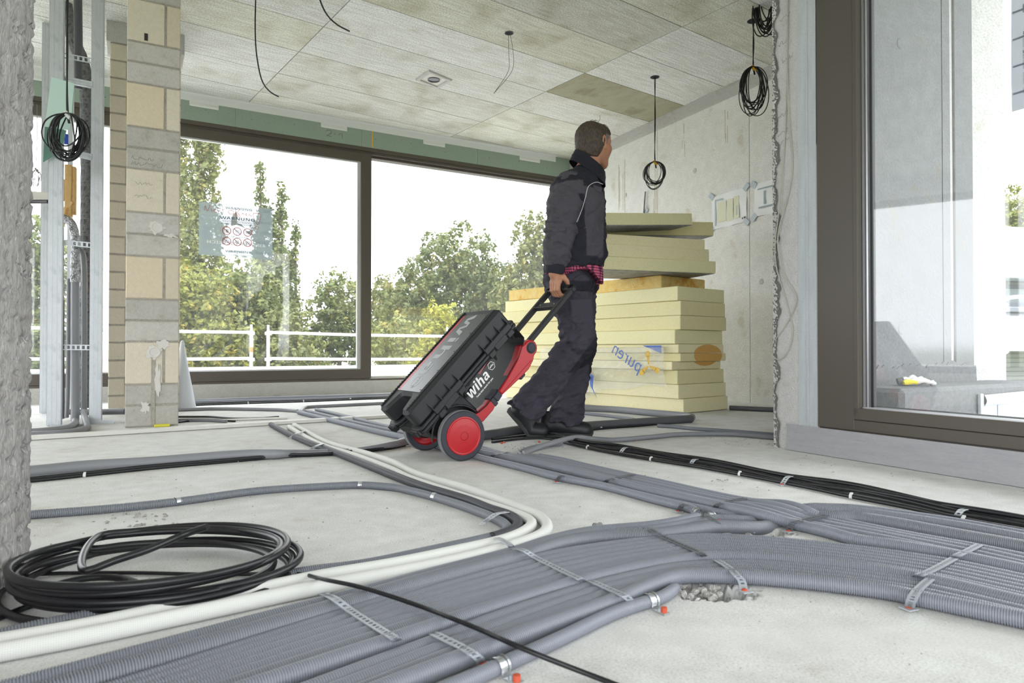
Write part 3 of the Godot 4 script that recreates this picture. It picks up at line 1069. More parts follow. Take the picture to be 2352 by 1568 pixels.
func outside() -> void:
	M.bark = mat(rgb(92, 82, 70), 0.9)
	M.leaf = mat(Color.WHITE, 0.7)
	M.leaf.vertex_color_use_as_albedo = true
	M.leaf.backlight_enabled = true
	M.leaf.backlight = Color(0.5, 0.55, 0.3)
	M.galv = mat(rgb(190, 193, 196), 0.45, 0.25)
	M.membrane = textured(concrete(512, rgb(112, 113, 114), rgb(126, 127, 128), rgb(104, 105, 106), 310, 1.0, 0.06, 0.3, 1.0), 0.5, 0.95, relief(512, 90.0, 3, 311), 0.3)

	# wide flat roof outside the sliding window, and the ground far below
	var roof := struct("roof_flat", "wide white flat roof outside the sliding window", "roof", Vector3(-1.58, 0, -7.654), deg_to_rad(30.5))
	obj("deck", MB.new().box(Vector3(-14, -0.3, -6.6), Vector3(9, 0.09, -0.24)), mat(rgb(206, 206, 202), 0.85), roof)
	obj("coping", MB.new().box(Vector3(-14, 0.09, -6.6), Vector3(9, 0.15, -6.3), Transform3D(), 0.006), mat(rgb(222, 224, 226), 0.5), roof)
	var terrace := struct("terrace", "pale terrace slab outside the tall window", "terrace")
	obj("slab", MB.new().prism(PackedVector2Array([Vector2(1.6, 3.3), Vector2(4.6, -3.0), Vector2(9.0, -3.0), Vector2(8.0, 5.2), Vector2(2.5, 4.1)]), -0.3, 0.02, Transform3D(Basis(Vector3.RIGHT, Vector3(0, 0, -1), Vector3.UP), Vector3.ZERO)), mat(rgb(190, 190, 188), 0.85), terrace)
	var shade_slab := struct("added_shade_slab", "added unseen slab over the terrace that dims the light into the tall window", "roof", Vector3(1.318, 0, -3.461), deg_to_rad(-63))  # unseen slab added to cut the sky light entering the tall window
	obj("slab", MB.new().box(Vector3(-0.4, CEIL + 0.02, -1.75), Vector3(6.2, CEIL + 0.26, -0.25)), M.pier, shade_slab)
	var gr := struct("ground", "grass far below the building", "ground")
	obj("lawn", MB.new().box(Vector3(-90, -4.6, -110), Vector3(90, -4.2, 60)), mat(rgb(112, 122, 74), 0.95), gr)

	guard_rails()
	terrace_corner()
	far_building()

	var g := "trees beyond the flat roof"
	var G1 := Color(0.130, 0.160, 0.060)
	var G2 := Color(0.150, 0.170, 0.065)
	var G3 := Color(0.120, 0.150, 0.062)
	var G4 := Color(0.170, 0.185, 0.040)
	var pop := func(u_foot: Vector3, top: float, r: float, n: int) -> Array:
		var out := []
		for k in n:
			var f := k / float(n - 1)
			var y := lerpf(-1.5, top, f)
			out.append([Vector3(u_foot.x + 0.18 * r * sin(k * 2.3), y, u_foot.z + 0.2 * cos(k * 1.7)), Vector3(r * lerpf(1.0, 0.3, f * f), (top + 2.0) / n * 0.9, r * lerpf(1.0, 0.35, f * f))])
		return out
	var foot := func(p: Vector3) -> Vector3: return Vector3(p.x, -4.3, p.z)
	var a: Vector3 = Vector3(-12.36, 9.168, -27)
	tree("poplar", "tall broad poplar nearest the brick pillar, seen above the warning sheet", foot.call(a), pop.call(a, a.y + 1.0, 1.15, 8), G2, 0.26, 1.9, 1, g)
	a = Vector3(-14.429, 9.81, -29)
	tree("poplar", "tall poplar half hidden by the brick pillar", foot.call(a), pop.call(a, a.y + 1.5, 0.9, 8), G2, 0.26, 1.9, 2, g)
	a = Vector3(-11.012, 7.721, -30)
	tree("poplar", "slender sparse poplar rising beside the right edge of the warning sheet", foot.call(a), pop.call(a, a.y, 0.62, 8), G3, 0.26, 1.5, 3, g)
	a = Vector3(-10.298, 6.854, -30)
	tree("poplar", "slim poplar between two others behind the sliding sash", foot.call(a), pop.call(a, a.y, 0.6, 7), G3, 0.26, 1.8, 4, g)
	a = Vector3(-10.001, 5.674, -31)
	tree("poplar", "shorter slim poplar at the edge of open sky", foot.call(a), pop.call(a, a.y, 0.55, 7), G3, 0.26, 1.8, 5, g)
	a = Vector3(-8.881, 1.843, -19)
	tree("bushy_tree", "bright bushy tree under the warning sheet next to the brick pillar", foot.call(a), [[a, Vector3(0.95, 1.0, 0.9)], [a + Vector3(-0.5, -1.2, 0.3), Vector3(1.1, 0.9, 0.9)], [a + Vector3(0.9, -1.3, 0.2), Vector3(0.9, 0.9, 0.8)]], G4, 0.2, 2.4, 6, g)
	a = Vector3(-8.272, 1.985, -21)
	tree("bushy_tree", "full green bushy tree behind the two close railing posts", foot.call(a), [[a, Vector3(1.15, 1.25, 1.0)], [a + Vector3(-0.8, -1.3, 0.3), Vector3(1.0, 0.9, 0.9)], [a + Vector3(0.9, -1.4, 0.2), Vector3(1.1, 1.0, 0.9)]], G1, 0.2, 2.4, 7, g)
	a = Vector3(-6.66, 1.019, -20)
	tree("bushy_tree", "low dense tree right of the railing gap with yellowing leaves", foot.call(a), [[a, Vector3(0.7, 0.75, 0.7)], [a + Vector3(0.3, -0.9, 0.2), Vector3(1.0, 0.8, 0.8)]], G2, 0.19, 2.6, 8, g)
	a = Vector3(-6.153, 2.045, -24)
	tree("bushy_tree", "mid green tree against white sky beside the window mullion", foot.call(a), [[a, Vector3(0.95, 1.2, 0.9)], [a + Vector3(-0.6, -1.3, 0.0), Vector3(0.9, 0.9, 0.8)], [a + Vector3(0.7, -1.2, 0.0), Vector3(0.9, 1.0, 0.8)]], G1, 0.21, 2.2, 9, g)
	a = Vector3(-5.677, 2.048, -30)
	tree("bushy_tree", "pale distant tree just right of the window mullion", foot.call(a), [[a, Vector3(0.9, 1.7, 0.9)], [a + Vector3(0.7, -1.4, 0.0), Vector3(1.3, 1.3, 0.9)]], Color(0.15, 0.17, 0.07), 0.24, 2.0, 10, g)
	a = Vector3(-2.262, 3.275, -27)
	tree("round_tree", "large round crowned tree in the middle of the fixed pane", foot.call(a), [[a, Vector3(1.9, 2.0, 1.7)], [a + Vector3(-1.6, -1.2, 0.3), Vector3(1.3, 1.5, 1.1)], [a + Vector3(1.5, -0.8, 0.2), Vector3(1.2, 1.5, 1.1)], [a + Vector3(0.0, -2.4, 0.6), Vector3(2.2, 1.2, 1.2)]], G3, 0.23, 2.4, 11, g)
	a = Vector3(1.024, 3.71, -25)
	tree("round_tree", "tall loose tree behind the man's back", foot.call(a), [[a, Vector3(1.1, 1.9, 1.0)], [a + Vector3(-0.9, -1.5, 0.2), Vector3(1.0, 1.4, 0.9)], [a + Vector3(0.4, -2.4, 0.2), Vector3(1.2, 1.4, 0.9)]], G2, 0.22, 2.2, 12, g)
	a = Vector3(-1.887, 0.852, -18)
	tree("shrub", "bright yellow green shrub behind the upper end of the tool case", foot.call(a), [[a, Vector3(0.5, 0.85, 0.5)], [a + Vector3(-0.3, -0.8, 0.1), Vector3(0.6, 0.7, 0.5)]], Color(0.23, 0.24, 0.035), 0.17, 2.4, 13, g)
	a = Vector3(-3.144, 0.508, -20)
	tree("shrub", "pale leafy shrub behind the lower end of the tool case", foot.call(a), [[a, Vector3(1.0, 0.9, 0.6)], [a + Vector3(0.6, -0.8, 0.1), Vector3(1.2, 0.8, 0.6)]], Color(0.16, 0.18, 0.06), 0.19, 2.2, 14, g)
	a = Vector3(0.054, 0.643, -21)
	tree("shrub", "leafy shrub behind the handle of the tool case", foot.call(a), [[a, Vector3(1.1, 1.1, 0.7)], [a + Vector3(0.5, -0.8, 0.1), Vector3(1.3, 0.8, 0.6)]], Color(0.14, 0.165, 0.055), 0.19, 2.2, 17, g)
	a = Vector3(-13.32, 2.452, -19)
	tree("bushy_tree", "leafy tree seen between the rough wall end and the steel studs", foot.call(a), [[a, Vector3(0.9, 1.8, 0.8)], [a + Vector3(0.2, -1.8, 0.2), Vector3(1.1, 1.2, 0.9)]], G3, 0.2, 2.4, 15, g)
	a = Vector3(17.423, 4.812, -24)
	tree("bushy_tree", "light green tree above the roof of the white neighbouring building", Vector3(a.x, -4.3, a.z), [[a, Vector3(1.5, 1.3, 1.2)], [a + Vector3(-1.3, -0.9, 0), Vector3(1.2, 1.1, 1.0)], [a + Vector3(1.3, -0.5, 0), Vector3(1.2, 1.3, 1.0)]], Color(0.17, 0.19, 0.05), 0.2, 2.2, 16, g)


func rail_post(at: Vector3, low: float, high: float, label: String, band := false) -> void:
	var o := thing("railing_post", label, "post", Vector3(at.x, 0, at.z), 0.0, "guard railing posts on the flat roof")
	obj("tube", MB.new().tube([Vector3(0, low, 0), Vector3(0, high - 0.1, 0)], 0.03, 10).tube([Vector3(0, high - 0.12, 0), Vector3(0, high, 0)], 0.022, 10), M.galv, o)
	for y in [0.345, 0.815]:
		obj("clamp", MB.new().box(Vector3(-0.045, y - 0.07, -0.02), Vector3(0.06, y - 0.01, 0.06), Transform3D(), 0.008), M.galv, o)
	if band:
		obj("orange_band", MB.new().tube([Vector3(0, 0.44, 0), Vector3(0, 0.53, 0)], 0.032, 10), mat(rgb(232, 112, 60), 0.6), o)


func guard_rails() -> void:
	rail_post(Vector3(-4.669, 0.495, -12.2), 0.09, 0.93, "white guard post with an orange band left of the railing gap", true)
	rail_post(Vector3(-4.437, 0.495, -12.4), 0.09, 0.93, "plain white guard post right of the railing gap")
	rail_post(Vector3(-2.891, 0.495, -13), 0.09, 0.93, "white guard post close behind the window mullion")
	rail_post(Vector3(-1.295, 0.495, -13.6), 0.09, 0.93, "white guard post behind the upper edge of the tool case")
	rail_post(Vector3(0.63, 0.495, -14.3), 0.09, 0.93, "white guard post behind the man's leg")
	var runs := [[Vector3(-7.846, 0.839, -11), Vector3(-4.694, 0.791, -12.2), "upper white rail running left from the post with the orange band"], [Vector3(-7.842, 0.333, -11), Vector3(-4.692, 0.324, -12.2), "lower white rail running left from the post with the orange band"],
		[Vector3(-4.414, 0.796, -12.4), Vector3(-1.295, 0.747, -13.6), "upper white rail crossing behind the window mullion"], [Vector3(-4.412, 0.321, -12.4), Vector3(-1.295, 0.295, -13.6), "lower white rail crossing behind the window mullion"],
		[Vector3(-1.295, 0.747, -13.6), Vector3(2.323, 0.733, -14.9), "upper white rail behind the man"], [Vector3(-1.295, 0.295, -13.6), Vector3(2.323, 0.267, -14.9), "lower white rail behind the man"]]
	for r in runs:
		var o := obj("guard_rail", MB.new().tube(smooth([r[0], r[0].lerp(r[1], 0.5) + Vector3(0, -0.012, 0), r[1]], 0.3), 0.027, 9), M.galv)
		tag(o, r[2], "rail", "white guard rails on the flat roof")


func terrace_corner() -> void:
	# the outer wall that stands at right angles to the tall window
	var at := Vector3(1.80, 0, -3.45)
	var turn := deg_to_rad(30.5)
	var w := struct("wall_terrace", "pale outdoor concrete wall seen through the tall window", "wall", at, turn)
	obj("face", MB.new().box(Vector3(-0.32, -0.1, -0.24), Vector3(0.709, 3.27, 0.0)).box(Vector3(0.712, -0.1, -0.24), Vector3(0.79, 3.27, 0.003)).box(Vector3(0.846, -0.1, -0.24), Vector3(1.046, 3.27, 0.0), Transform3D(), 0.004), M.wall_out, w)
	obj("joint_cord", MB.new().box(Vector3(0.79, 0.3, -0.05), Vector3(0.846, 3.2, -0.012)), M.pier, w)
	for p in [[0.304, 2.117, 0.03], [0.755, 2.06, 0.022], [0.3, 0.601, 0.03], [0.752, 0.588, 0.022]]:
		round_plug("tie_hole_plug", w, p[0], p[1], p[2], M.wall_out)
	# mineral felt turned up the foot of the wall, its upper edge ragged
	var f := noise(FastNoiseLite.TYPE_SIMPLEX, 1.0, 4, 91)
	var poly := PackedVector2Array([Vector2(1.07, 0.2), Vector2(-0.3, 0.2)])
	for i in 60:
		var x := -0.3 + 1.35 * i / 59.0
		poly.append(Vector2(x, 0.405 + 0.03 * f.get_noise_1d(x * 11.0) + (0.03 if absf(x - 0.78) < 0.03 else 0.0)))
	obj("felt_upturn", MB.new().prism(poly, 0.0, 0.007, Transform3D(), 0.002), M.membrane, w)
	var l := thing("roofing_ledge", "low ledge covered with grey mineral roofing felt outside the tall window", "ledge", at, turn)
	obj("felt", MB.new().box(Vector3(-0.20, 0.0, 0.008), Vector3(1.24, 0.312, 0.29), Transform3D(), 0.02), M.membrane, l)
	# loose silver foil strip leaning on the ledge
	var g := []
	for j in 6:
		var row := []
		for i in 24:
			var a := i / 23.0
			row.append(Vector3(lerpf(0.50, 1.20, a), lerpf(0.205, 0.262, j / 5.0) + 0.012 * a, 0.305 + 0.01 * sin(a * 9.0) * sin(j * 1.2) + 0.012 * (1.0 - absf(j / 2.5 - 1.0))))
		g.append(row)
	var s := obj("foil_strip", MB.new().sheet(g), mat(rgb(206, 208, 214), 0.35, 0.3))
	s.position = at
	s.rotation.y = turn
	tag(s, "loose silver sealing strip leaning against the felt covered ledge", "strip")
	var pf := thing("edging_panel", "upright pale panels with printed arrows below the silver strip", "panel", at, turn)
	obj("panel", MB.new().box(Vector3(0.46, 0.02, 0.294), Vector3(0.63, 0.215, 0.302)), mat(rgb(196, 200, 210), 0.5), pf)
	obj("panel", MB.new().box(Vector3(0.64, 0.02, 0.294), Vector3(0.93, 0.21, 0.302)), mat(rgb(172, 178, 190), 0.5), pf)
	obj("panel", MB.new().box(Vector3(0.94, 0.02, 0.294), Vector3(1.06, 0.22, 0.302)), mat(rgb(150, 152, 156), 0.6), pf)
	obj("panel", MB.new().box(Vector3(1.07, 0.02, 0.294), Vector3(1.14, 0.225, 0.302)), mat(rgb(206, 180, 176), 0.6), pf)
	obj("upright_trim", MB.new().box(Vector3(0.45, 0.02, 0.294), Vector3(0.478, 0.27, 0.312), Transform3D(), 0.003), M.zinc, pf)
	text("K", 0.045, M.paper, pf, Transform3D(Basis(Vector3.BACK, 2.2), Vector3(1.0, 0.13, 0.303)), "arrow_print")
	text("K", 0.045, M.paper, pf, Transform3D(Basis(Vector3.BACK, 2.2), Vector3(0.57, 0.12, 0.303)), "arrow_print")

	# crumpled work glove on the ledge
	var gl := thing("work_glove", "crumpled white work glove with a yellow cuff lying on the felt ledge", "glove", Vector3(2.0, 0.312, -3.40), deg_to_rad(8))
	var cloth := mat(rgb(226, 222, 222), 0.9)
	var hump := MB.new()
	for fing in [[Vector3(-0.05, 0.018, -0.01), Vector3(0.02, 0.03, -0.015), Vector3(0.07, 0.016, 0.01), 0.02], [Vector3(-0.05, 0.02, 0.015), Vector3(0.01, 0.028, 0.015), Vector3(0.10, 0.01, 0.03), 0.015], [Vector3(-0.04, 0.024, -0.02), Vector3(0.02, 0.036, -0.02), Vector3(0.05, 0.022, 0.0), 0.016], [Vector3(0.0, 0.02, 0.02), Vector3(0.05, 0.02, 0.035), Vector3(0.075, 0.012, 0.04), 0.012]]:
		var pth := smooth([fing[0], fing[1], fing[2]], 0.008)
		var rr := []
		for i in pth.size():
			rr.append(fing[3] * (0.85 + 0.3 * sin(i * 1.1)) * (1.0 if i < pth.size() - 2 else 0.6))
		hump.tube(pth, rr, 9)
	obj("glove_fabric", hump, cloth, gl)
	obj("cuff", MB.new().tube(smooth([Vector3(-0.075, 0.016, 0.028), Vector3(-0.04, 0.02, 0.034), Vector3(-0.01, 0.016, 0.04)], 0.01), [0.012, 0.017, 0.018, 0.017, 0.017, 0.014, 0.012, 0.012, 0.012].slice(0, smooth([Vector3(-0.075, 0.016, 0.028), Vector3(-0.04, 0.02, 0.034), Vector3(-0.01, 0.016, 0.04)], 0.01).size()), 8, true, 0.8), mat(rgb(232, 214, 60), 0.8), gl)
	obj("grip_coating", MB.new().tube(smooth([Vector3(-0.085, 0.02, 0.0), Vector3(-0.06, 0.026, 0.01)], 0.01), 0.018, 8), mat(rgb(110, 108, 108), 0.9), gl)

	# two guard posts close together on the terrace, with their rails
	for k in 2:
		var p: Vector3 = [Vector3(3.291, 0.495, -4.7), Vector3(3.396, 0.495, -4.75)][k]
		var o := thing("scaffold_post", ["galvanised scaffold post with clamps, left of the pair outside the tall window", "galvanised scaffold post with clamps, right of the pair outside the tall window"][k], "post", Vector3(p.x, 0, p.z), 0.0, "scaffold posts on the terrace")
		var hi := 0.86 + 0.02 * k
		obj("post", MB.new().box(Vector3(-0.027, -0.1, -0.02), Vector3(0.027, hi - 0.07, 0.02), Transform3D(), 0.006).tube([Vector3(0, hi - 0.08, 0), Vector3(0, hi, 0)], 0.018, 10), M.galv, o)
		for y in [0.785, 0.49]:
			obj("clamp", MB.new().box(Vector3(-0.045, y - 0.03, 0.0), Vector3(0.04, y + 0.03, 0.05), Transform3D(), 0.012), M.galv, o)
		obj("collar", MB.new().box(Vector3(-0.031, 0.60, -0.024), Vector3(0.031, 0.635, 0.024), Transform3D(), 0.004), M.galv, o)
	for r in [[[Vector3(3.208, 0.821, -4.9), Vector3(3.296, 0.814, -4.8), Vector3(3.295, 0.764, -4.72)], "upper scaffold rail ending at the left post of the pair"], [[Vector3(3.206, 0.498, -4.9), Vector3(3.294, 0.498, -4.8), Vector3(3.293, 0.462, -4.72)], "lower scaffold rail ending at the left post of the pair"],
			[[Vector3(3.38, 0.794, -4.72), Vector3(3.414, 0.841, -4.7), Vector3(3.659, 0.845, -4.6)], "upper scaffold rail leading right from the pair of posts"], [[Vector3(3.378, 0.48, -4.72), Vector3(3.412, 0.507, -4.7), Vector3(3.656, 0.51, -4.6)], "lower scaffold rail leading right from the pair of posts"]]:
		tag(obj("scaffold_rail", MB.new().tube(smooth(r[0], 0.02), 0.014, 9), M.galv), r[1], "rail", "scaffold rails on the terrace")


func far_building() -> void:
	var at := Vector3(10.773, 0.495, -15)
	var b := thing("neighbouring_building", "low white building with horizontal siding and a dark ribbon window", "building", Vector3(at.x, 0, at.z), deg_to_rad(14))
	var white := mat(rgb(156, 158, 162), 0.7)
	var grey := mat(rgb(112, 116, 122), 0.6)
	obj("wall", MB.new().box(Vector3(-3.5, -4.3, -4.0), Vector3(5.0, 1.35, -0.03)), white, b)
	obj("wall", MB.new().box(Vector3(-3.5, 1.35, -4.5), Vector3(5.0, 2.55, -1.0)), white, b)
	for k in 26:
		obj("siding_plank", MB.new().box(Vector3(-3.5, -1.3 + k * 0.1, -0.03), Vector3(5.0, -1.208 + k * 0.1, 0.0), Transform3D(), 0.012), white, b)
	for k in 5:
		obj("siding_plank", MB.new().box(Vector3(-3.5, 2.02 + k * 0.1, -1.0), Vector3(5.0, 2.112 + k * 0.1, -0.97), Transform3D(), 0.012), white, b)
	obj("ribbon_window", MB.new().box(Vector3(-3.4, 1.60, -1.0), Vector3(5.0, 1.95, -0.985)), mat(rgb(96, 112, 108), 0.12), b)
	obj("window_trim", MB.new().box(Vector3(-3.5, 1.94, -1.0), Vector3(5.0, 2.0, -0.95)).box(Vector3(-3.5, 1.5, -1.0), Vector3(5.0, 1.6, -0.93)), grey, b)
	obj("roof_edge", MB.new().box(Vector3(-3.6, 2.52, -4.6), Vector3(5.1, 2.66, -0.9), Transform3D(), 0.02).box(Vector3(-3.6, 1.3, -1.2), Vector3(5.1, 1.42, 0.12), Transform3D(), 0.02), grey, b)
	obj("awning", MB.new().prism(PackedVector2Array([Vector2(0.0, 0.0), Vector2(1.3, -0.75), Vector2(1.3, -0.70), Vector2(0.0, 0.06)]), -3.0, 4.0, Transform3D(Basis(Vector3(0, 0, 1), Vector3.UP, Vector3(-1, 0, 0)), Vector3(0, 1.2, 0.0))), white, b)
	for k in 7:
		obj("bracket", MB.new().box(Vector3(-2.6 + k * 1.05, 1.05, 0.0), Vector3(-2.52 + k * 1.05, 1.2, 0.2), Transform3D(), 0.01), grey, b)
	obj("roof_box", MB.new().box(Vector3(0.05, 2.1, -0.9), Vector3(2.6, 3.25, -0.2), Transform3D(), 0.02), mat(rgb(226, 228, 230), 0.6), b)
	obj("base_band", MB.new().box(Vector3(-3.5, -0.75, 0.0), Vector3(5.0, -0.55, 0.05)).box(Vector3(-3.5, -1.0, 0.0), Vector3(5.0, -0.85, 0.05)), grey, b)


# ------------------------------------------------------------------ steel stud partition with service pipes

func stud(label: String, at: Vector3, turn: float, w: float, h := CEIL) -> void:
	var o := thing("steel_stud", label, "stud", at, turn, "galvanised steel studs")
	var t := 0.0018
	obj("channel", MB.new().box(Vector3(-w / 2, 0.004, -t), Vector3(w / 2, h - 0.003, 0.0)).box(Vector3(-w / 2, 0.004, -0.05), Vector3(-w / 2 + t, h - 0.003, 0.0)).box(Vector3(w / 2 - t, 0.004, -0.05), Vector3(w / 2, h - 0.003, 0.0)).box(Vector3(-w / 2, 0.004, -0.05), Vector3(-w / 2 + 0.008, h - 0.003, -0.05 + t)).box(Vector3(w / 2 - 0.008, 0.004, -0.05), Vector3(w / 2, h - 0.003, -0.05 + t)).box(Vector3(-w * 0.18, 0.004, 0.0), Vector3(-w * 0.15, h - 0.003, 0.001)).box(Vector3(w * 0.15, 0.004, 0.0), Vector3(w * 0.18, h - 0.003, 0.001)), M.zinc, o)


func stud_partition() -> void:
	var turn := deg_to_rad(24)
	var pa := Vector3(-2.945, 0, -4.383)
	var pb := Vector3(-2.741, 0, -4.484)
	var pc := Vector3(-3.596, 0, -5.24)
	stud("wide galvanised stud standing in front, beside the rough wall end", pa, turn, 0.078)
	stud("galvanised stud between the pipes and the brick pillar", pb, turn, 0.070)
	stud("galvanised stud further back behind the wide stud", pc, turn, 0.06)
	var pd := Vector3(-3.479, 0, -5.349)
	stud("narrow galvanised stud far behind the lagged pipes", pd, turn, 0.034)
	var track := thing("floor_track", "zinc floor track joining the wide stud to the one behind", "track", Vector3.ZERO)
	var dr := (pc - pa)
	obj("channel", MB.new().box(Vector3(-0.02, 0.0, 0.0), Vector3(0.02, 0.004, dr.length()), Transform3D(Basis(Vector3.UP.cross(dr.normalized()), Vector3.UP, dr.normalized()), pa)), M.zinc, track)
	var tr2 := thing("floor_track", "short zinc track under the stud by the brick pillar", "track", pb, turn)
	obj("channel", MB.new().box(Vector3(-0.06, 0.0, -0.05), Vector3(0.11, 0.003, 0.015)).box(Vector3(-0.06, 0.003, 0.012), Vector3(0.11, 0.026, 0.015)), M.zinc, tr2)
	# perforated rails between the studs
	for k in [[Vector3(-2.94, 1.19, -4.43), Vector3(-2.766, 1.176, -4.47), "perforated cross rail level with the pipe elbow"], [Vector3(-2.941, 0.506, -4.43), Vector3(-2.77, 0.504, -4.47), "perforated cross rail at knee height between the studs"], [Vector3(-2.943, 2.414, -4.43), Vector3(-2.763, 2.391, -4.47), "perforated cross rail near the top of the studs"]]:
		var o := thing("cross_rail", k[2], "rail", k[0], 0.0, "perforated cross rails between the studs")
		var d: Vector3 = k[1] - k[0]
		var l := d.length()
		var b := Basis(d.normalized(), Vector3.UP, d.normalized().cross(Vector3.UP))
		var mb := MB.new().box(Vector3(0, 0.011, -0.001), Vector3(l, 0.018, 0.001), Transform3D(b, Vector3.ZERO)).box(Vector3(0, -0.018, -0.001), Vector3(l, -0.011, 0.001), Transform3D(b, Vector3.ZERO)).box(Vector3(0, 0.017, -0.012), Vector3(l, 0.018, 0.001), Transform3D(b, Vector3.ZERO))
		var n := 6
		for i in n:
			mb.box(Vector3(i * l / n, -0.012, -0.001), Vector3(i * l / n + l / n * 0.42, 0.012, 0.001), Transform3D(b, Vector3.ZERO))
		obj("rail", mb, M.zinc, o)
	for k in [[Vector3(-2.942, 2.26, -4.43), Vector3(-2.762, 2.236, -4.47), "ribbed zinc profile above the green board"], [Vector3(-2.846, 1.773, -4.45), Vector3(-2.762, 1.758, -4.47), "ribbed zinc profile behind the hanging coil"]]:
		var o := thing("ribbed_profile", k[2], "profile", k[0], 0.0, "ribbed zinc profiles between the studs")
		var d: Vector3 = k[1] - k[0]
		var b := Basis(d.normalized(), Vector3.UP, d.normalized().cross(Vector3.UP))
		obj("profile", MB.new().box(Vector3(0, -0.02, -0.03), Vector3(d.length(), 0.02, 0.0), Transform3D(b, Vector3.ZERO), 0.002).box(Vector3(0, 0.004, 0.0), Vector3(d.length(), 0.014, 0.004), Transform3D(b, Vector3.ZERO), 0.001).box(Vector3(0, -0.014, 0.0), Vector3(d.length(), -0.004, 0.004), Transform3D(b, Vector3.ZERO), 0.001), M.zinc, o)

	# leaning green boards that box in the duct
	var mint := mat(rgb(190, 216, 206), 0.85)
	var teal := mat(rgb(110, 152, 138), 0.85)
	for k in [[[Vector3(-2.879, 2.193, -4.24), Vector3(-2.769, 2.174, -4.29), Vector3(-2.818, 1.886, -4.33), Vector3(-2.945, 1.897, -4.28)], mint, "pale green plasterboard panel leaning between the studs"], [[Vector3(-2.952, 1.898, -4.29), Vector3(-2.843, 1.889, -4.33), Vector3(-2.895, 1.769, -4.36), Vector3(-2.982, 1.683, -4.32)], teal, "darker green plasterboard panel below the pale one"]]:
		var c: Array = k[0]
		var n: Vector3 = (c[1] - c[0]).cross(c[3] - c[0]).normalized() * 0.0125
		var mb := MB.new()
		mb.quad(c[3], c[2], c[1], c[0])
		mb.quad(c[0] + n, c[1] + n, c[2] + n, c[3] + n)
		for i in 4:
			var j := (i + 1) % 4
			mb.quad(c[i], c[j], c[j] + n, c[i] + n)
		var o := obj("green_board_panel", mb, k[1])
		tag(o, k[2], "board")

	# pipes
	var main := [Vector3(-3.073, 1.386, -4.58), Vector3(-3.014, 1.37, -4.57), Vector3(-2.957, 1.333, -4.56), Vector3(-2.924, 1.261, -4.55), Vector3(-2.92, 1.138, -4.55), Vector3(-2.917, 0.614, -4.55), Vector3(-2.913, 0.135, -4.55), Vector3(-2.878, 0.033, -4.5)]
	pipe("lagged_pipe", "thick grey lagged riser pipe in the middle of the stud partition", [Vector3(-2.919, 0.949, -4.55), Vector3(-2.917, 0.614, -4.55), Vector3(-2.913, 0.12, -4.55), Vector3(-2.903, 0.018, -4.53)], [0.025, 0.026, 0.026, 0.025], M.lagging)
	pipe("foil_pipe", "crinkled silver foil bend above the thick riser pipe", [Vector3(-3.093, 1.39, -4.6), Vector3(-3.02, 1.375, -4.58), Vector3(-2.957, 1.336, -4.56), Vector3(-2.924, 1.255, -4.55), Vector3(-2.92, 1.08, -4.55), Vector3(-2.919, 0.94, -4.55)], [0.026, 0.027, 0.029, 0.024, 0.030, 0.029], M.foil, "pipe", "", 12)
	pipe("lagged_pipe", "grey lagged pipe arching behind the thick riser", [Vector3(-2.945, 1.172, -4.62), Vector3(-2.918, 1.148, -4.62), Vector3(-2.906, 1.074, -4.62), Vector3(-2.901, 0.793, -4.62), Vector3(-2.899, 0.085, -4.62)], 0.018, M.lagging)
	pipe("lagged_pipe", "thin grey lagged pipe left of the thick riser", [Vector3(-2.995, 0.969, -4.6), Vector3(-2.995, 0.498, -4.6), Vector3(-2.998, 0.146, -4.6), Vector3(-2.977, 0.038, -4.56)], 0.013, M.lagging)
	pipe("foil_pipe", "silver wrapped pipe half hidden by the wide stud", [Vector3(-3.088, 1.333, -4.66), Vector3(-3.083, 1.094, -4.66), Vector3(-3.081, 0.796, -4.66)], [0.016, 0.013, 0.014], M.foil)
	pipe("lagged_pipe", "dark grey lagged pipe beside the wide stud", [Vector3(-3.081, 0.826, -4.66), Vector3(-3.079, 0.498, -4.66), Vector3(-3.073, 0.082, -4.66), Vector3(-3.059, 0.024, -4.64)], 0.0155, M.lagging_dark)
	pipe("ventilation_pipe", "dark plastic pipe coming down from the ceiling", [Vector3(-2.953, 3.338, -4.6), Vector3(-2.947, 2.862, -4.6), Vector3(-2.942, 2.565, -4.6), Vector3(-2.952, 2.262, -4.62)], 0.026, M.lagging_dark)
	var crumple := []
	var rng := RandomNumberGenerator.new()
	rng.seed = 5
	for i in 60:
		crumple.append(0.043 + rng.randf_range(-0.0035, 0.0035))
	pipe("flexible_duct", "crumpled grey foil duct running the height of the partition", [Vector3(-3.266, 3.426, -4.95), Vector3(-3.257, 3.042, -4.95), Vector3(-3.236, 2.851, -4.95), Vector3(-3.178, 2.691, -4.95), Vector3(-3.126, 2.563, -4.95), Vector3(-3.102, 2.308, -4.95), Vector3(-3.095, 1.767, -4.95), Vector3(-3.094, 1.132, -4.95), Vector3(-3.093, 0.498, -4.95), Vector3(-3.09, 0.068, -4.95)], crumple, textured(concrete(256, rgb(120, 121, 124), rgb(150, 151, 154), rgb(92, 93, 96), 330, 2.0, 0.0, 0.5, 1.2), 0.12, 0.4, relief(256, 14.0, 3, 331), 1.0), "duct", "", 14)
	pipe("floor_lagging", "grey lagged pipe bending onto the floor from the thick riser", [Vector3(-2.868, 0.023, -4.48), Vector3(-2.736, 0.024, -4.266), Vector3(-2.652, 0.022, -4.051), Vector3(-2.693, 0.022, -3.922), Vector3(-2.833, 0.022, -3.841)], 0.0215, M.lagging)
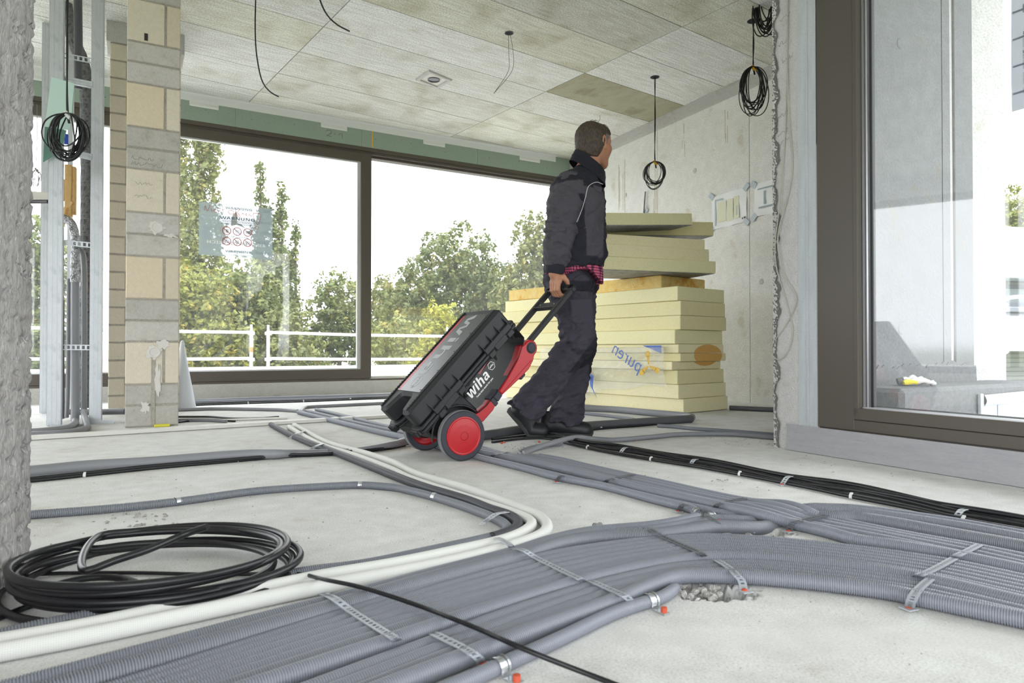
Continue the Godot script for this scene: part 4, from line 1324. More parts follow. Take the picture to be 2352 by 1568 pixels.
	pipe("floor_lagging", "grey lagged pipe bending onto the floor from the arching pipe", [Vector3(-2.858, 0.077, -4.55), Vector3(-2.705, 0.022, -4.335), Vector3(-2.533, 0.02, -4.046), Vector3(-2.525, 0.02, -3.857), Vector3(-2.619, 0.02, -3.779), Vector3(-2.732, 0.02, -3.704)], 0.0195, M.lagging)
	obj_tag_box("timber_block", "two screwed timber blocks behind the wide stud", "timber", Vector3(-3.007, 1.563, -4.62), turn, [[Vector3(-0.03, -0.165, -0.05), Vector3(0.012, 0.185, 0.0)], [Vector3(0.012, -0.15, -0.05), Vector3(0.034, 0.175, -0.004)], [Vector3(-0.062, -0.06, -0.05), Vector3(-0.031, 0.085, -0.01)]], M.wood)
	var brace := obj("timber_brace", MB.new().box(Vector3(-0.02, -0.1, -0.02), Vector3(0.02, 0.1, 0.02), Transform3D(Basis(Vector3.BACK, -0.5), Vector3.ZERO), 0.002), M.wood)
	brace.position = Vector3(-3.048, 1.413, -4.64)
	tag(brace, "short slanting timber brace under the timber blocks", "timber")
	obj_tag_box("duct_box", "white rectangular duct end above the black pipe at the left", "duct", Vector3(-3.408, 1.6, -4.9), turn, [[Vector3(-0.14, -0.026, -0.05), Vector3(0.07, 0.028, 0.0)]], M.white_wood)
	pipe("black_pipe", "short black pipe under the white duct end", [Vector3(-3.56, 1.545, -4.85), Vector3(-3.435, 1.545, -4.85), Vector3(-3.271, 1.534, -4.8)], 0.015, M.cable)
	obj_tag_box("blue_spacer", "small blue plastic spacer seen through the hanging coil", "spacer", Vector3(-3.037, 1.919, -4.6), turn, [[Vector3(-0.025, -0.035, -0.02), Vector3(0.025, 0.035, 0.0)]], mat(rgb(40, 72, 176), 0.4))

	# the black coil hung on the wide stud
	hanging_coil("thick coil of black wires hanging in front of the steel studs", Vector3(-2.723, 1.799, -4.16), 0.13, 0.14, 17, [Vector3(-2.738, 2.797, -4.16), Vector3(-2.722, 2.797, -4.16)], 0.0046, 81, M.cable, M.tie)
	hanging_coil("small loop of grey wires hanging outside near the rough wall end", Vector3(-3.918, 1.891, -5.6), 0.038, 0.085, 5, [Vector3(-3.919, 2.51, -5.6)], 0.002, 82, M.cable_grey, M.cable_grey)


func obj_tag_box(called: String, label: String, category: String, at: Vector3, turn: float, boxes: Array, m: Material) -> void:
	var mb := MB.new()
	for b in boxes:
		mb.box(b[0], b[1], Transform3D(), 0.003)
	var o := obj(called, mb, m)
	o.position = at
	o.rotation.y = turn
	tag(o, label, category)


# loops of wire hanging from above, bound with tape where the feeders meet the loops
func hanging_coil(label: String, mid: Vector3, rx: float, ry: float, turns: int, feeders: Array, r: float, sd: int, m: Material, tape: Material) -> void:
	var rng := RandomNumberGenerator.new()
	rng.seed = sd
	var o := thing("hanging_cable_coil", label, "cable coil", mid)
	var mb := MB.new()
	for k in turns:
		var yaw := rng.randf_range(-0.6, 0.6)
		var s := rng.randf_range(0.72, 1.05)
		var sw := rng.randf_range(0.55, 1.05)
		var lean := rng.randf_range(-0.22, 0.22)
		var drop := rng.randf_range(-0.06, 0.04) * ry * 2.0
		var pts := []
		for i in 29:
			var a := TAU * i / 28.0 + PI / 2
			var p := Vector3(cos(a) * rx * sw, (sin(a) - 1.0) * ry * s + ry * 0.98 + (drop if i > 5 and i < 23 else 0.0) * 0.5, sin(a * 2.0 + k) * rx * 0.08)
			p.x += (ry - p.y) * lean * 0.5
			pts.append(Basis(Vector3.UP, yaw) * p)
		mb.tube(smooth(pts, 0.012), r, 6)
	obj("loops", mb, m, o)
	var top := Vector3(0, ry * 0.98, 0)
	for k in feeders.size():
		var f: Vector3 = feeders[k] - mid
		var side := Vector3(0.006 * (k - 0.5), 0, 0)
		var pts := [f, f.lerp(top, 0.5) + Vector3(0.006 * (1 - 2 * k), 0, 0.004), top + side, top + side + Vector3(0.01, -0.06, 0)]
		obj("feeder", MB.new().tube(smooth(pts, 0.03), r, 6), m, o)
	obj("binding_tape", MB.new().tube([top + Vector3(-0.012, 0.01, 0), top + Vector3(0.0, -0.012, 0.0), top + Vector3(0.02, -0.03, 0)], r * 3.2, 8), tape, o)


# ------------------------------------------------------------------ the stack of insulation boards

func insulation_stack() -> void:
	var rng := RandomNumberGenerator.new()
	rng.seed = 33
	var g := "stacked yellow insulation boards"
	var base := Vector3(1.309, 0, -5.205)
	var th := [0.11, 0.11, 0.11, 0.065, 0.065, 0.07, 0.11, 0.11, 0.113, 0.11]
	var cu := [0.0, -0.05, -0.06, -0.115, -0.03, -0.05, -0.085, -0.03, -0.025, -0.055]
	var y := 0.003
	for k in 10:
		var lab: String = ["lowest thick board of the yellow stack, on the floor", "second thick board from the floor in the yellow stack", "third thick board from the floor in the yellow stack", "lowest thin board, set back, under the orange oval mark", "middle thin board crossed by the orange oval mark", "uppermost thin board at the top of the orange oval mark", "thick board resting on the thin boards, its corner chipped", "thick board midway up the yellow stack", "ninth board from the floor, the widest at its right end", "thick board directly beneath the orange board"][k]
		var o := thing("insulation_board", lab, "insulation board", base + Vector3(0, y, 0), deg_to_rad(38.0 + rng.randf_range(-1.2, 1.2)), g)
		var d: float = cu[k]
		var mb := MB.new().box(Vector3(d * 0.75, 0.0005, -2.2), Vector3(0.56 + d * 0.35 + rng.randf_range(0, 0.03), th[k] - 0.0015, d * 0.35), Transform3D(), 0.004)
		obj("foam_core", mb, M.foam[rng.randi_range(0, 2)], o)
		if k in [3, 4, 5]:
			# one oval of orange paint across the ends of the thin boards
			var poly := PackedVector2Array()
			var full := PackedVector2Array()
			for i in 40:
				full.append(Vector2(0.335 + 0.185 * cos(TAU * i / 40.0), 0.445 + 0.085 * sin(TAU * i / 40.0)))
			var rect := PackedVector2Array([Vector2(-1, y + 0.002), Vector2(0.56 + d * 0.35, y + 0.002), Vector2(0.56 + d * 0.35, y + th[k] - 0.003), Vector2(-1, y + th[k] - 0.003)])
			for piece in Geometry2D.intersect_polygons(full, rect):
				obj("orange_mark", MB.new().prism(piece, d * 0.35 - 0.002, d * 0.35 + 0.0012, Transform3D(Basis(), Vector3(0, -y, 0))), M.foam_mark, o)
		y += th[k]
	# the orange board
	var oc := Vector3(1.188, 0.495, -5.42)
	var orange := thing("insulation_board", "orange toned insulation board in the middle of the yellow stack", "insulation board", Vector3(oc.x, y, oc.z), deg_to_rad(40), g)
	obj("foam_core", MB.new().box(Vector3(0, 0.002, -1.9), Vector3(0.60, 0.108, 0), Transform3D(), 0.006), M.foam_orange, orange)
	y += 0.110
	# upper boards, turned the other way
	var up := [[Vector3(1.606, 0.495, -5.36), 0.098, 18.0, 0.0, "board lying crosswise on the orange board, longest at its right end"], [Vector3(1.566, 0.495, -5.4), 0.10, 20.0, 0.0, "crosswise board, second above the orange one"], [Vector3(1.543, 0.495, -5.44), 0.083, 19.0, 0.0, "crosswise board, third above the orange one"]]
	for u in up:
		var o := thing("insulation_board", u[4], "insulation board", Vector3(u[0].x, y, u[0].z), deg_to_rad(u[2]), g)
		obj("foam_core", MB.new().box(Vector3(-1.0, 0.003, -0.6), Vector3(0, u[1], 0), Transform3D(), 0.004), M.foam[rng.randi_range(0, 2)], o)
		obj("facing", MB.new().box(Vector3(-0.99, 0.0, -0.59), Vector3(-0.01, 0.004, -0.008)), M.foam_foil, o)
		y += u[1]
	var p16 := Vector3(1.705, 0.495, -5.75)
	var o16 := thing("insulation_board", "topmost board at the back of the yellow stack, overhanging to the right", "insulation board", Vector3(p16.x, y + 0.085, p16.z), deg_to_rad(15), g)
	obj("foam_core", MB.new().box(Vector3(-1.0, 0.0, -0.55), Vector3(0, 0.115, 0), Transform3D(Basis(Vector3.BACK, 0.035), Vector3.ZERO), 0.004), M.foam[1], o16)
	obj("facing", MB.new().box(Vector3(-0.99, -0.004, -0.54), Vector3(-0.006, 0.002, -0.006), Transform3D(Basis(Vector3.BACK, 0.035), Vector3.ZERO)), M.foam_foil, o16)
	var p15 := Vector3(1.441, 0.495, -5.42)
	var o15 := thing("insulation_board", "tilted board near the top of the stack showing its grey underside", "insulation board", Vector3(p15.x, y + 0.118, p15.z), deg_to_rad(27), g)
	obj("foam_core", MB.new().box(Vector3(-0.95, 0.0, -0.5), Vector3(0, 0.09, 0), Transform3D(Basis(Vector3.BACK, 0.085), Vector3.ZERO), 0.004), M.foam[2], o15)
	obj("facing", MB.new().box(Vector3(-0.94, -0.004, -0.49), Vector3(-0.006, 0.002, -0.004), Transform3D(Basis(Vector3.BACK, 0.085), Vector3.ZERO)), M.foam_foil, o15)
	# crumpled clear film with blue and yellow print, hanging over the long side
	var film := mat(Color(0.93, 0.95, 0.96, 0.28), 0.26)
	film.transparency = BaseMaterial3D.TRANSPARENCY_ALPHA
	var blue := mat(rgb(74, 110, 186), 0.5)
	var gold := mat(rgb(226, 184, 70), 0.6)
	var w := thing("packing_film", "crumpled clear packing film with blue print hanging on the yellow stack", "film", base, deg_to_rad(38))
	var f := noise(FastNoiseLite.TYPE_SIMPLEX, 1.0, 4, 55)
	var gr := []
	for j in 40:
		var row := []
		for i in 70:
			var a := i / 69.0
			var b := j / 39.0
			var z := lerpf(-0.10, -1.55, a)
			var lo := lerpf(0.19, 0.02, smoothstep(0.25, 0.8, a)) + 0.02 * sin(a * 16.0)
			var yy := lerpf(lo, 0.525, b)
			var wr := 0.006 + 0.030 * pow(absf(f.get_noise_2d(z * 5.0 + yy * 4.0, yy * 7.0 - z * 2.0)), 0.8) + 0.07 * smoothstep(0.5, 1.0, a) * (1.0 - b) * (0.7 + 0.5 * f.get_noise_2d(z * 6.0, yy * 5.0))
			row.append(Vector3(-0.060 - 0.035 * smoothstep(0.2, 0.32, yy) - wr if b < 0.97 else 0.02, yy, z))
		gr.append(row)
	obj("film", MB.new().sheet(gr), film, w)
	var ft := func(z: float, yy: float, tilt: float) -> Transform3D: return Transform3D(Basis(Vector3(0, sin(tilt), -cos(tilt)), Vector3(0, cos(tilt), sin(tilt)), Vector3.RIGHT), Vector3(-0.118, yy, z))
	text("puren", 0.095, blue, w, ft.call(-0.47, 0.425, 0.5), "print", false)
	text("puren", 0.09, blue, w, ft.call(-1.33, 0.16, -1.1), "print", false)
	var corner := MB.new()
	corner.prism(PackedVector2Array([Vector2(0, 0), Vector2(0.19, 0), Vector2(0, -0.062)]), -0.0005, 0.0005, Transform3D(Basis(Vector3(0, 0, -1), Vector3.UP, Vector3.RIGHT), Vector3(-0.10, 0.522, -0.13)))
	obj("print_corner", corner, blue, w)
	var bands := MB.new()
	for st in [[Vector2(0.86, 0.20), Vector2(1.02, 0.27), Vector2(1.25, 0.36), Vector2(1.25, 0.40), Vector2(1.0, 0.32), Vector2(0.84, 0.245)], [Vector2(0.84, 0.24), Vector2(0.90, 0.24), Vector2(0.88, 0.16), Vector2(0.80, 0.06), Vector2(0.85, 0.14)], [Vector2(0.95, 0.10), Vector2(1.15, 0.13), Vector2(1.2, 0.11), Vector2(0.95, 0.075)]]:
		bands.prism(PackedVector2Array(st), -0.0005, 0.0005, Transform3D(Basis(Vector3(0, 0, -1), Vector3.UP, Vector3.RIGHT), Vector3(-0.125, 0.02, 0)))
	obj("print_band", bands, blue, w)
	for a in 3:
		for q in 4:
			var an := TAU * a / 3.0 + 1.45
			var rr: float = [0.016, 0.034, 0.06, 0.092][q]
			var dr: float = [0.008, 0.011, 0.016, 0.024][q]
			obj("print_spot", MB.new().lathe([Vector2(0, 0.0004), Vector2(dr, 0.0004), Vector2(dr, -0.0004)], 16, Transform3D(Basis(Vector3.FORWARD, PI / 2), Vector3(-0.118, 0.365 + sin(an) * rr, -0.24 - cos(an) * rr))), gold, w)
	for q in [[-1.36, 0.075, 0.026], [-1.37, 0.035, 0.016], [-1.45, 0.04, 0.02]]:
		obj("print_spot", MB.new().lathe([Vector2(0, 0.0004), Vector2(q[2], 0.0004), Vector2(q[2], -0.0004)], 16, Transform3D(Basis(Vector3.FORWARD, PI / 2), Vector3(-0.14, q[1], q[0]))), gold, w)


# ------------------------------------------------------------------ conduits and pipes on the floor

func conduit(label: String, path: Array, r: float, m: Material, group := "", pitch := 0.0042, called := "corrugated_conduit", seg := 10) -> Array:
	var p := smooth(path, 0.02)
	# where the course lies over a pit or under another hose it keeps the heights of its points
	var o := obj(called, MB.new().hose(p, r, pitch, r * 0.19, seg), m)
	tag(o, label, "conduit", group)
	return p


func pipe(called: String, label: String, path: Array, r, m: Material, category := "pipe", group := "", seg := 12) -> Array:
	var p := smooth(path, 0.03)
	var rr = r
	if r is Array:
		rr = []
		for i in p.size():
			var f: float = float(i) / (p.size() - 1) * (r.size() - 1)
			var k := mini(int(f), r.size() - 2)
			rr.append(lerpf(r[k], r[k + 1], f - k))
	tag(obj(called, MB.new().tube(p, rr, seg), m), label, category, group)
	return p


# perforated steel strip bent over hoses: two edges joined by bars, so that the holes are open
func strap(label: String, pts: Array, m: Material, half := 0.0085, plug := true) -> void:
	var p := smooth(pts, 0.0055)
	var fr := MB.frames(p)
	var mb := MB.new()
	var along: Vector3 = (pts[-1] - pts[0])
	along.y = 0
	along = along.normalized()
	var w := along.cross(Vector3.UP)
	var th := 0.0008
	for i in p.size() - 1:
		var a: Vector3 = p[i]
		var b: Vector3 = p[i + 1]
		var n := w.cross((b - a).normalized()).normalized()
		if n.y < 0 and absf(n.y) > 0.2:
			n = -n
		for side in [[-1.0, -0.42], [0.42, 1.0]]:
			var q := [a + w * half * side[0], a + w * half * side[1], b + w * half * side[1], b + w * half * side[0]]
			mb.quad(q[0] + n * th, q[1] + n * th, q[2] + n * th, q[3] + n * th)
			mb.quad(q[3] - n * th, q[2] - n * th, q[1] - n * th, q[0] - n * th)
			mb.quad(q[0] - n * th, q[0] + n * th, q[3] + n * th, q[3] - n * th)
			mb.quad(q[1] + n * th, q[1] - n * th, q[2] - n * th, q[2] + n * th)
		if i % 2 == 0:
			var q := [a - w * half * 0.42, a + w * half * 0.42, b + w * half * 0.42, b - w * half * 0.42]
			mb.quad(q[0] + n * th, q[1] + n * th, q[2] + n * th, q[3] + n * th)
			mb.quad(q[3] - n * th, q[2] - n * th, q[1] - n * th, q[0] - n * th)
	var o := thing("perforated_strap", label, "strap", pts[0], 0.0, "perforated fixing straps on the floor conduits")
	var st := obj("strip", mb, m, o)
	st.position = -pts[0]
	if plug:
		obj("nail_plug", MB.new().lathe([Vector2(0.007, 0.0), Vector2(0.007, 0.003), Vector2(0.004, 0.005), Vector2(0.0, 0.005)], 10, Transform3D(Basis(), pts[-1] - pts[0] + along * 0.004)), M.red_plug, o)
		obj("washer", MB.new().box(Vector3(-0.012, -0.001, -0.012), Vector3(0.012, 0.0015, 0.012), Transform3D(Basis(Vector3.UP, 0.4), pts[-1] - pts[0] + along * 0.006 + Vector3(0, 0.001, 0))), M.zinc, o)


func ring_clamp(label: String, at: Vector3, dir: Vector3, r: float) -> void:
	var o := thing("pipe_clamp", label, "clamp", at, 0.0, "bright metal pipe clamps")
	var side := dir.cross(Vector3.UP).normalized()
	var up := side.cross(dir).normalized()
	var arc := []
	for i in 17:
		var a := PI * (-0.12 + 1.24 * i / 16.0)
		arc.append((side * cos(a) + up * sin(a)) * (r + 0.0015))
	var mb := MB.new()
	for i in 16:
		for e in [[-0.010, -0.006, 0.0015], [-0.006, 0.006, 0.0], [0.006, 0.010, 0.0015]]:
			var k0: Vector3 = arc[i].normalized() * (r + 0.0015 + e[2])
			var k1: Vector3 = arc[i + 1].normalized() * (r + 0.0015 + e[2])
			mb.quad(k0 + dir * e[1], k0 + dir * e[0], k1 + dir * e[0], k1 + dir * e[1])
			mb.quad(k0 * 0.93 + dir * e[0], k0 * 0.93 + dir * e[1], k1 * 0.93 + dir * e[1], k1 * 0.93 + dir * e[0])
	obj("band", mb, M.zinc_bright, o)
	var foot := side * (r + 0.018)
	foot.y = -at.y + 0.002
	obj("foot", MB.new().box(Vector3(-0.016, -0.0012, -0.008), Vector3(0.014, 0.0012, 0.008), Transform3D(Basis(side, Vector3.UP, side.cross(Vector3.UP)), foot)), M.zinc_bright, o)
	obj("nail_plug", MB.new().lathe([Vector2(0.006, 0.0), Vector2(0.006, 0.010), Vector2(0.0, 0.011)], 10, Transform3D(Basis(), foot + side * 0.006)), M.red_plug, o)


func mix(a: Array, b: Array, f: float) -> Array:
	var out := []
	for i in a.size():
		out.append(a[i].lerp(b[i], f))
	return out


# a course carried on straight past its ends
func stretch_on(path: Array, before: float, after: float) -> Array:
	var out := path.duplicate()
	var d: Vector3 = path[0] - path[1]
	var e: Vector3 = path[-1] - path[-2]
	d.y = 0
	e.y = 0
	if before > 0.0:
		out.push_front(path[0] + d.normalized() * before)
	if after > 0.0:
		out.push_back(path[-1] + e.normalized() * after)
	return out


func nth(k: int) -> String:
	return ["first", "second", "third", "fourth", "fifth", "sixth", "seventh", "eighth"][k]


func floor_conduits() -> void:
	var g1 := "small conduits of the wide foreground bundle"
	# the wide bundle that sweeps from the lower left to the right edge: six small hoses and a stouter one
	var s_first := stretch_on([Vector3(-0.304, 0.013, -1.244), Vector3(-0.153, 0.013, -1.403), Vector3(0.041, 0.013, -1.564), Vector3(0.205, 0.013, -1.656), Vector3(0.379, 0.013, -1.725), Vector3(0.515, 0.013, -1.741), Vector3(0.629, 0.013, -1.721), Vector3(0.82, 0.013, -1.641), Vector3(0.985, 0.013, -1.533), Vector3(1.071, 0.013, -1.43)], 0.9, 0.5)
	var s_last := stretch_on([Vector3(-0.222, 0.013, -1.149), Vector3(-0.075, 0.013, -1.287), Vector3(0.114, 0.013, -1.439), Vector3(0.269, 0.013, -1.54), Vector3(0.421, 0.013, -1.606), Vector3(0.507, 0.013, -1.613), Vector3(0.584, 0.013, -1.597), Vector3(0.746, 0.013, -1.533), Vector3(0.879, 0.013, -1.447), Vector3(0.989, 0.013, -1.322)], 0.9, 0.5)
	for k in 6:
		conduit("small grey corrugated hose, %s from the back of the six in the wide foreground bundle" % nth(k), mix(s_first, s_last, k / 5.0), 0.0126, M.hose, g1)
	conduit("stout grey hose edging the six small ones in the wide foreground bundle", stretch_on([Vector3(-0.198, 0.017, -1.116), Vector3(-0.052, 0.017, -1.247), Vector3(0.131, 0.017, -1.397), Vector3(0.279, 0.017, -1.493), Vector3(0.428, 0.017, -1.559), Vector3(0.502, 0.017, -1.565), Vector3(0.569, 0.017, -1.555), Vector3(0.72, 0.017, -1.499), Vector3(0.848, 0.017, -1.424), Vector3(0.962, 0.017, -1.286)], 0.9, 0.5), 0.0160, M.hose)
	# second row of the sweep, nearer the viewer
	var h_first := stretch_on([Vector3(-0.125, 0.013, -1.128), Vector3(0.003, 0.013, -1.253), Vector3(0.163, 0.013, -1.385), Vector3(0.292, 0.013, -1.468), Vector3(0.347, 0.013, -1.499), Vector3(0.458, 0.013, -1.522), Vector3(0.556, 0.013, -1.522), Vector3(0.683, 0.013, -1.481), Vector3(0.794, 0.013, -1.426), Vector3(0.853, 0.013, -1.398), Vector3(0.954, 0.013, -1.274)], 0.7, 0.5)
	var h_third := stretch_on([Vector3(-0.087, 0.013, -1.089), Vector3(0.038, 0.013, -1.212), Vector3(0.19, 0.013, -1.344), Vector3(0.265, 0.013, -1.39), Vector3(0.317, 0.013, -1.428), Vector3(0.467, 0.013, -1.473), Vector3(0.539, 0.013, -1.474), Vector3(0.653, 0.013, -1.436), Vector3(0.766, 0.013, -1.378), Vector3(0.807, 0.013, -1.351), Vector3(0.922, 0.013, -1.232)], 0.7, 0.5)
	for k in 3:
		conduit("small grey corrugated hose, %s of the three in the nearer row of the sweep" % nth(k), mix(h_first, h_third, k / 2.0), 0.0130, M.hose, "small conduits of the nearer row")
	conduit("stout grey hose bending over a pit at the near edge of the sweep", stretch_on([Vector3(-0.063, 0.017, -1.069), Vector3(0.063, 0.017, -1.185), Vector3(0.215, 0.017, -1.315), Vector3(0.246, 0.017, -1.348), Vector3(0.287, 0.017, -1.387), Vector3(0.327, 0.02, -1.416), Vector3(0.366, 0.02, -1.432), Vector3(0.472, 0.017, -1.437), Vector3(0.522, 0.017, -1.43), Vector3(0.642, 0.017, -1.392), Vector3(0.747, 0.017, -1.343), Vector3(0.774, 0.017, -1.318), Vector3(0.904, 0.017, -1.208)], 0.6, 0.5), 0.0162, M.hose)
	# the three hoses at the back of the bundle
	conduit("grey hose at the back of the wide bundle turning up to a bright clamp", stretch_on([Vector3(-0.35, 0.015, -1.297), Vector3(-0.193, 0.015, -1.44), Vector3(0.005, 0.015, -1.615), Vector3(0.088, 0.015, -1.707), Vector3(0.16, 0.015, -1.768), Vector3(0.219, 0.015, -1.802), Vector3(0.271, 0.015, -1.82), Vector3(0.383, 0.015, -1.856), Vector3(0.466, 0.015, -1.903), Vector3(0.53, 0.015, -1.953)], 0.9, 0.0), 0.0140, M.hose)
	conduit("broad dark hose second from the back of the bundle, passing under the straight hoses", stretch_on([Vector3(-0.323, 0.019, -1.255), Vector3(-0.171, 0.019, -1.403), Vector3(0.026, 0.019, -1.574), Vector3(0.119, 0.019, -1.67), Vector3(0.189, 0.019, -1.713), Vector3(0.276, 0.019, -1.737), Vector3(0.346, 0.019, -1.741), Vector3(0.409, 0.019, -1.766), Vector3(0.491, 0.019, -1.805), Vector3(0.542, 0.019, -1.828), Vector3(0.623, 0.012, -1.848), Vector3(0.676, 0.005, -1.871), Vector3(0.769, 0, -1.933), Vector3(0.851, 0.01, -1.952), Vector3(0.895, 0.02, -1.927), Vector3(0.972, 0.019, -1.919), Vector3(1.033, 0.019, -1.87), Vector3(1.106, 0.019, -1.779), Vector3(1.226, 0.019, -1.637)], 0.9, 0.5), 0.0192, M.hose_dark, "", 0.0042, "corrugated_conduit", 12)
	conduit("thin grey hose squeezed between the two back hoses of the wide bundle", stretch_on([Vector3(0.249, 0.012, -1.813), Vector3(0.317, 0.012, -1.817), Vector3(0.363, 0.012, -1.826), Vector3(0.432, 0.012, -1.867), Vector3(0.524, 0.012, -1.924), Vector3(0.578, 0.012, -1.949), Vector3(0.654, 0.012, -1.939), Vector3(0.707, 0.006, -1.958), Vector3(0.807, 0.004, -2.029), Vector3(0.899, 0.012, -2.062), Vector3(0.949, 0.012, -2.056), Vector3(1.033, 0.012, -2.039), Vector3(1.216, 0.012, -1.886), Vector3(1.314, 0.012, -1.754)], 0.0, 0.5), 0.0115, M.hose)
	conduit("thin grey hose hugging the far side of the broad dark hose at the right", stretch_on([Vector3(0.893, 0.004, -2.116), Vector3(0.919, 0.011, -2.102), Vector3(0.967, 0.011, -2.096), Vector3(1.053, 0.011, -2.079), Vector3(1.241, 0.011, -1.924), Vector3(1.342, 0.011, -1.791)], 0.0, 0.5), 0.0110, M.hose)
	ring_clamp("bright clamp where the back hose meets the straight run", Vector3(0.545, 0.013, -2.003), Vector3(0.559, 0, -2.055).direction_to(Vector3(0.55, 0, -2.111)), 0.013)
	ring_clamp("bright clamp beside a perforated strap near the corner of the hoses", Vector3(0.573, 0.011, -1.971), Vector3(0.543, 0, -1.997).direction_to(Vector3(0.599, 0, -2.023)), 0.0115)
	ring_clamp("bright clamp at the back edge of the wide bundle", Vector3(0.232, 0.011, -1.847), Vector3(0.167, 0, -1.85).direction_to(Vector3(0.284, 0, -1.904)), 0.0118)
	# single hose in front, held by two clamps, diving into the pit
	var c := conduit("single grey hose in front of the sweep held by two bright clamps", stretch_on([Vector3(-0.066, 0.013, -0.996), Vector3(-0.022, 0.013, -1.038), Vector3(0.073, 0.013, -1.132), Vector3(0.19, 0.013, -1.253), Vector3(0.254, 0.013, -1.302), Vector3(0.285, 0.013, -1.323), Vector3(0.311, 0.013, -1.353), Vector3(0.344, -0.004, -1.436), Vector3(0.372, -0.03, -1.536)], 0.25, 0.0), 0.0125, M.hose)
	ring_clamp("bright clamp with an orange plug on the single hose at the lower edge", Vector3(-0.019, 0.012, -1.042), Vector3(-0.023, 0, -1.065).direction_to(Vector3(0.075, 0, -1.162)), 0.0129)
	ring_clamp("bright clamp with an orange plug on the single hose near the pit", Vector3(0.265, 0.012, -1.311), Vector3(0.26, 0, -1.337).direction_to(Vector3(0.292, 0, -1.357)), 0.0129)

	# the straight run from the far left corner to the right edge
	var gb := "hoses of the straight run"
	conduit("stout grey hose along the near side of the straight run under the tool case", stretch_on([Vector3(-1.622, 0.016, -5.176), Vector3(-1.081, 0.016, -4.39), Vector3(-0.674, 0.016, -3.811), Vector3(-0.363, 0.016, -3.429), Vector3(-0.084, 0.016, -3.078), Vector3(0.104, 0.016, -2.856), Vector3(0.266, 0.016, -2.627), Vector3(0.349, 0.016, -2.488), Vector3(0.42, 0.016, -2.37), Vector3(0.473, 0.016, -2.291), Vector3(0.568, 0.016, -2.178), Vector3(0.627, 0.016, -2.094), Vector3(0.645, 0.02, -2.048), Vector3(0.685, 0.025, -1.972), Vector3(0.724, 0.025, -1.906), Vector3(0.769, 0.016, -1.875), Vector3(0.826, 0.016, -1.79), Vector3(0.867, 0.016, -1.713), Vector3(0.93, 0.016, -1.671), Vector3(1.027, 0.016, -1.582), Vector3(1.107, 0.016, -1.478)], 0.0, 0.5), 0.0158, M.hose, gb)
	conduit("grey hose, second from the near side of the straight run", stretch_on([Vector3(-1.607, 0.013, -5.321), Vector3(-1.14, 0.013, -4.628), Vector3(-0.712, 0.013, -4.028), Vector3(-0.381, 0.013, -3.601), Vector3(-0.05, 0.013, -3.106), Vector3(0.136, 0.013, -2.89), Vector3(0.273, 0.013, -2.692), Vector3(0.379, 0.013, -2.511), Vector3(0.486, 0.013, -2.353), Vector3(0.656, 0.013, -2.114), Vector3(0.696, 0.02, -2.067), Vector3(0.729, 0.026, -1.974), Vector3(0.772, 0.02, -1.922), Vector3(0.801, 0.013, -1.894), Vector3(0.954, 0.013, -1.713), Vector3(1.05, 0.013, -1.591), Vector3(1.118, 0.013, -1.494)], 0.0, 0.5), 0.0132, M.hose, gb)
	conduit("grey hose, third from the near side of the straight run", stretch_on([Vector3(-1.562, 0.013, -5.438), Vector3(-1.161, 0.013, -4.838), Vector3(-0.74, 0.013, -4.186), Vector3(-0.397, 0.013, -3.745), Vector3(-0.13, 0.013, -3.284), Vector3(-0.032, 0.013, -3.106), Vector3(0.139, 0.013, -2.935), Vector3(0.286, 0.013, -2.731), Vector3(0.41, 0.013, -2.545), Vector3(0.498, 0.013, -2.41), Vector3(0.689, 0.013, -2.132), Vector3(0.736, 0.02, -2.056), Vector3(0.771, 0.026, -1.974), Vector3(0.813, 0.02, -1.922), Vector3(0.835, 0.013, -1.916), Vector3(0.971, 0.013, -1.744), Vector3(1.077, 0.013, -1.613), Vector3(1.136, 0.013, -1.517)], 0.0, 0.5), 0.0132, M.hose, gb)
	conduit("grey hose joining the straight run from the curl, second from its far side", stretch_on([Vector3(0.113, 0.013, -3.043), Vector3(0.212, 0.013, -2.912), Vector3(0.305, 0.013, -2.751), Vector3(0.431, 0.013, -2.557), Vector3(0.507, 0.013, -2.453), Vector3(0.706, 0.013, -2.156), Vector3(0.741, 0.016, -2.133), Vector3(0.78, 0.026, -2.052), Vector3(0.816, 0.026, -1.98), Vector3(0.866, 0.013, -1.933), Vector3(0.985, 0.013, -1.769), Vector3(1.102, 0.013, -1.634), Vector3(1.158, 0.013, -1.546)], 0.0, 0.5), 0.0132, M.hose, gb)
	conduit("grey hose at the far side of the straight run making a hump", stretch_on([Vector3(0.125, 0.013, -3.068), Vector3(0.215, 0.013, -2.959), Vector3(0.313, 0.013, -2.793), Vector3(0.454, 0.013, -2.58), Vector3(0.515, 0.013, -2.494), Vector3(0.732, 0.013, -2.175), Vector3(0.791, 0.012, -2.144), Vector3(0.83, 0.02, -2.096), Vector3(0.844, 0.03, -1.995), Vector3(0.864, 0.025, -1.942), Vector3(0.894, 0.013, -1.948), Vector3(0.998, 0.013, -1.792), Vector3(1.124, 0.013, -1.65), Vector3(1.18, 0.013, -1.575)], 0.0, 0.5), 0.0132, M.hose, gb)
	conduit("stout hose nearest the viewer in the straight run, ending at a bright clamp", [Vector3(-0.607, 0.014, -3.714), Vector3(-0.355, 0.014, -3.351), Vector3(-0.143, 0.014, -3.029), Vector3(0.041, 0.014, -2.763), Vector3(0.176, 0.014, -2.557), Vector3(0.321, 0.014, -2.395), Vector3(0.452, 0.014, -2.187), Vector3(0.516, 0.014, -2.093), Vector3(0.54, 0.014, -2.057), Vector3(0.545, 0.014, -2.018)], 0.0135, M.hose)
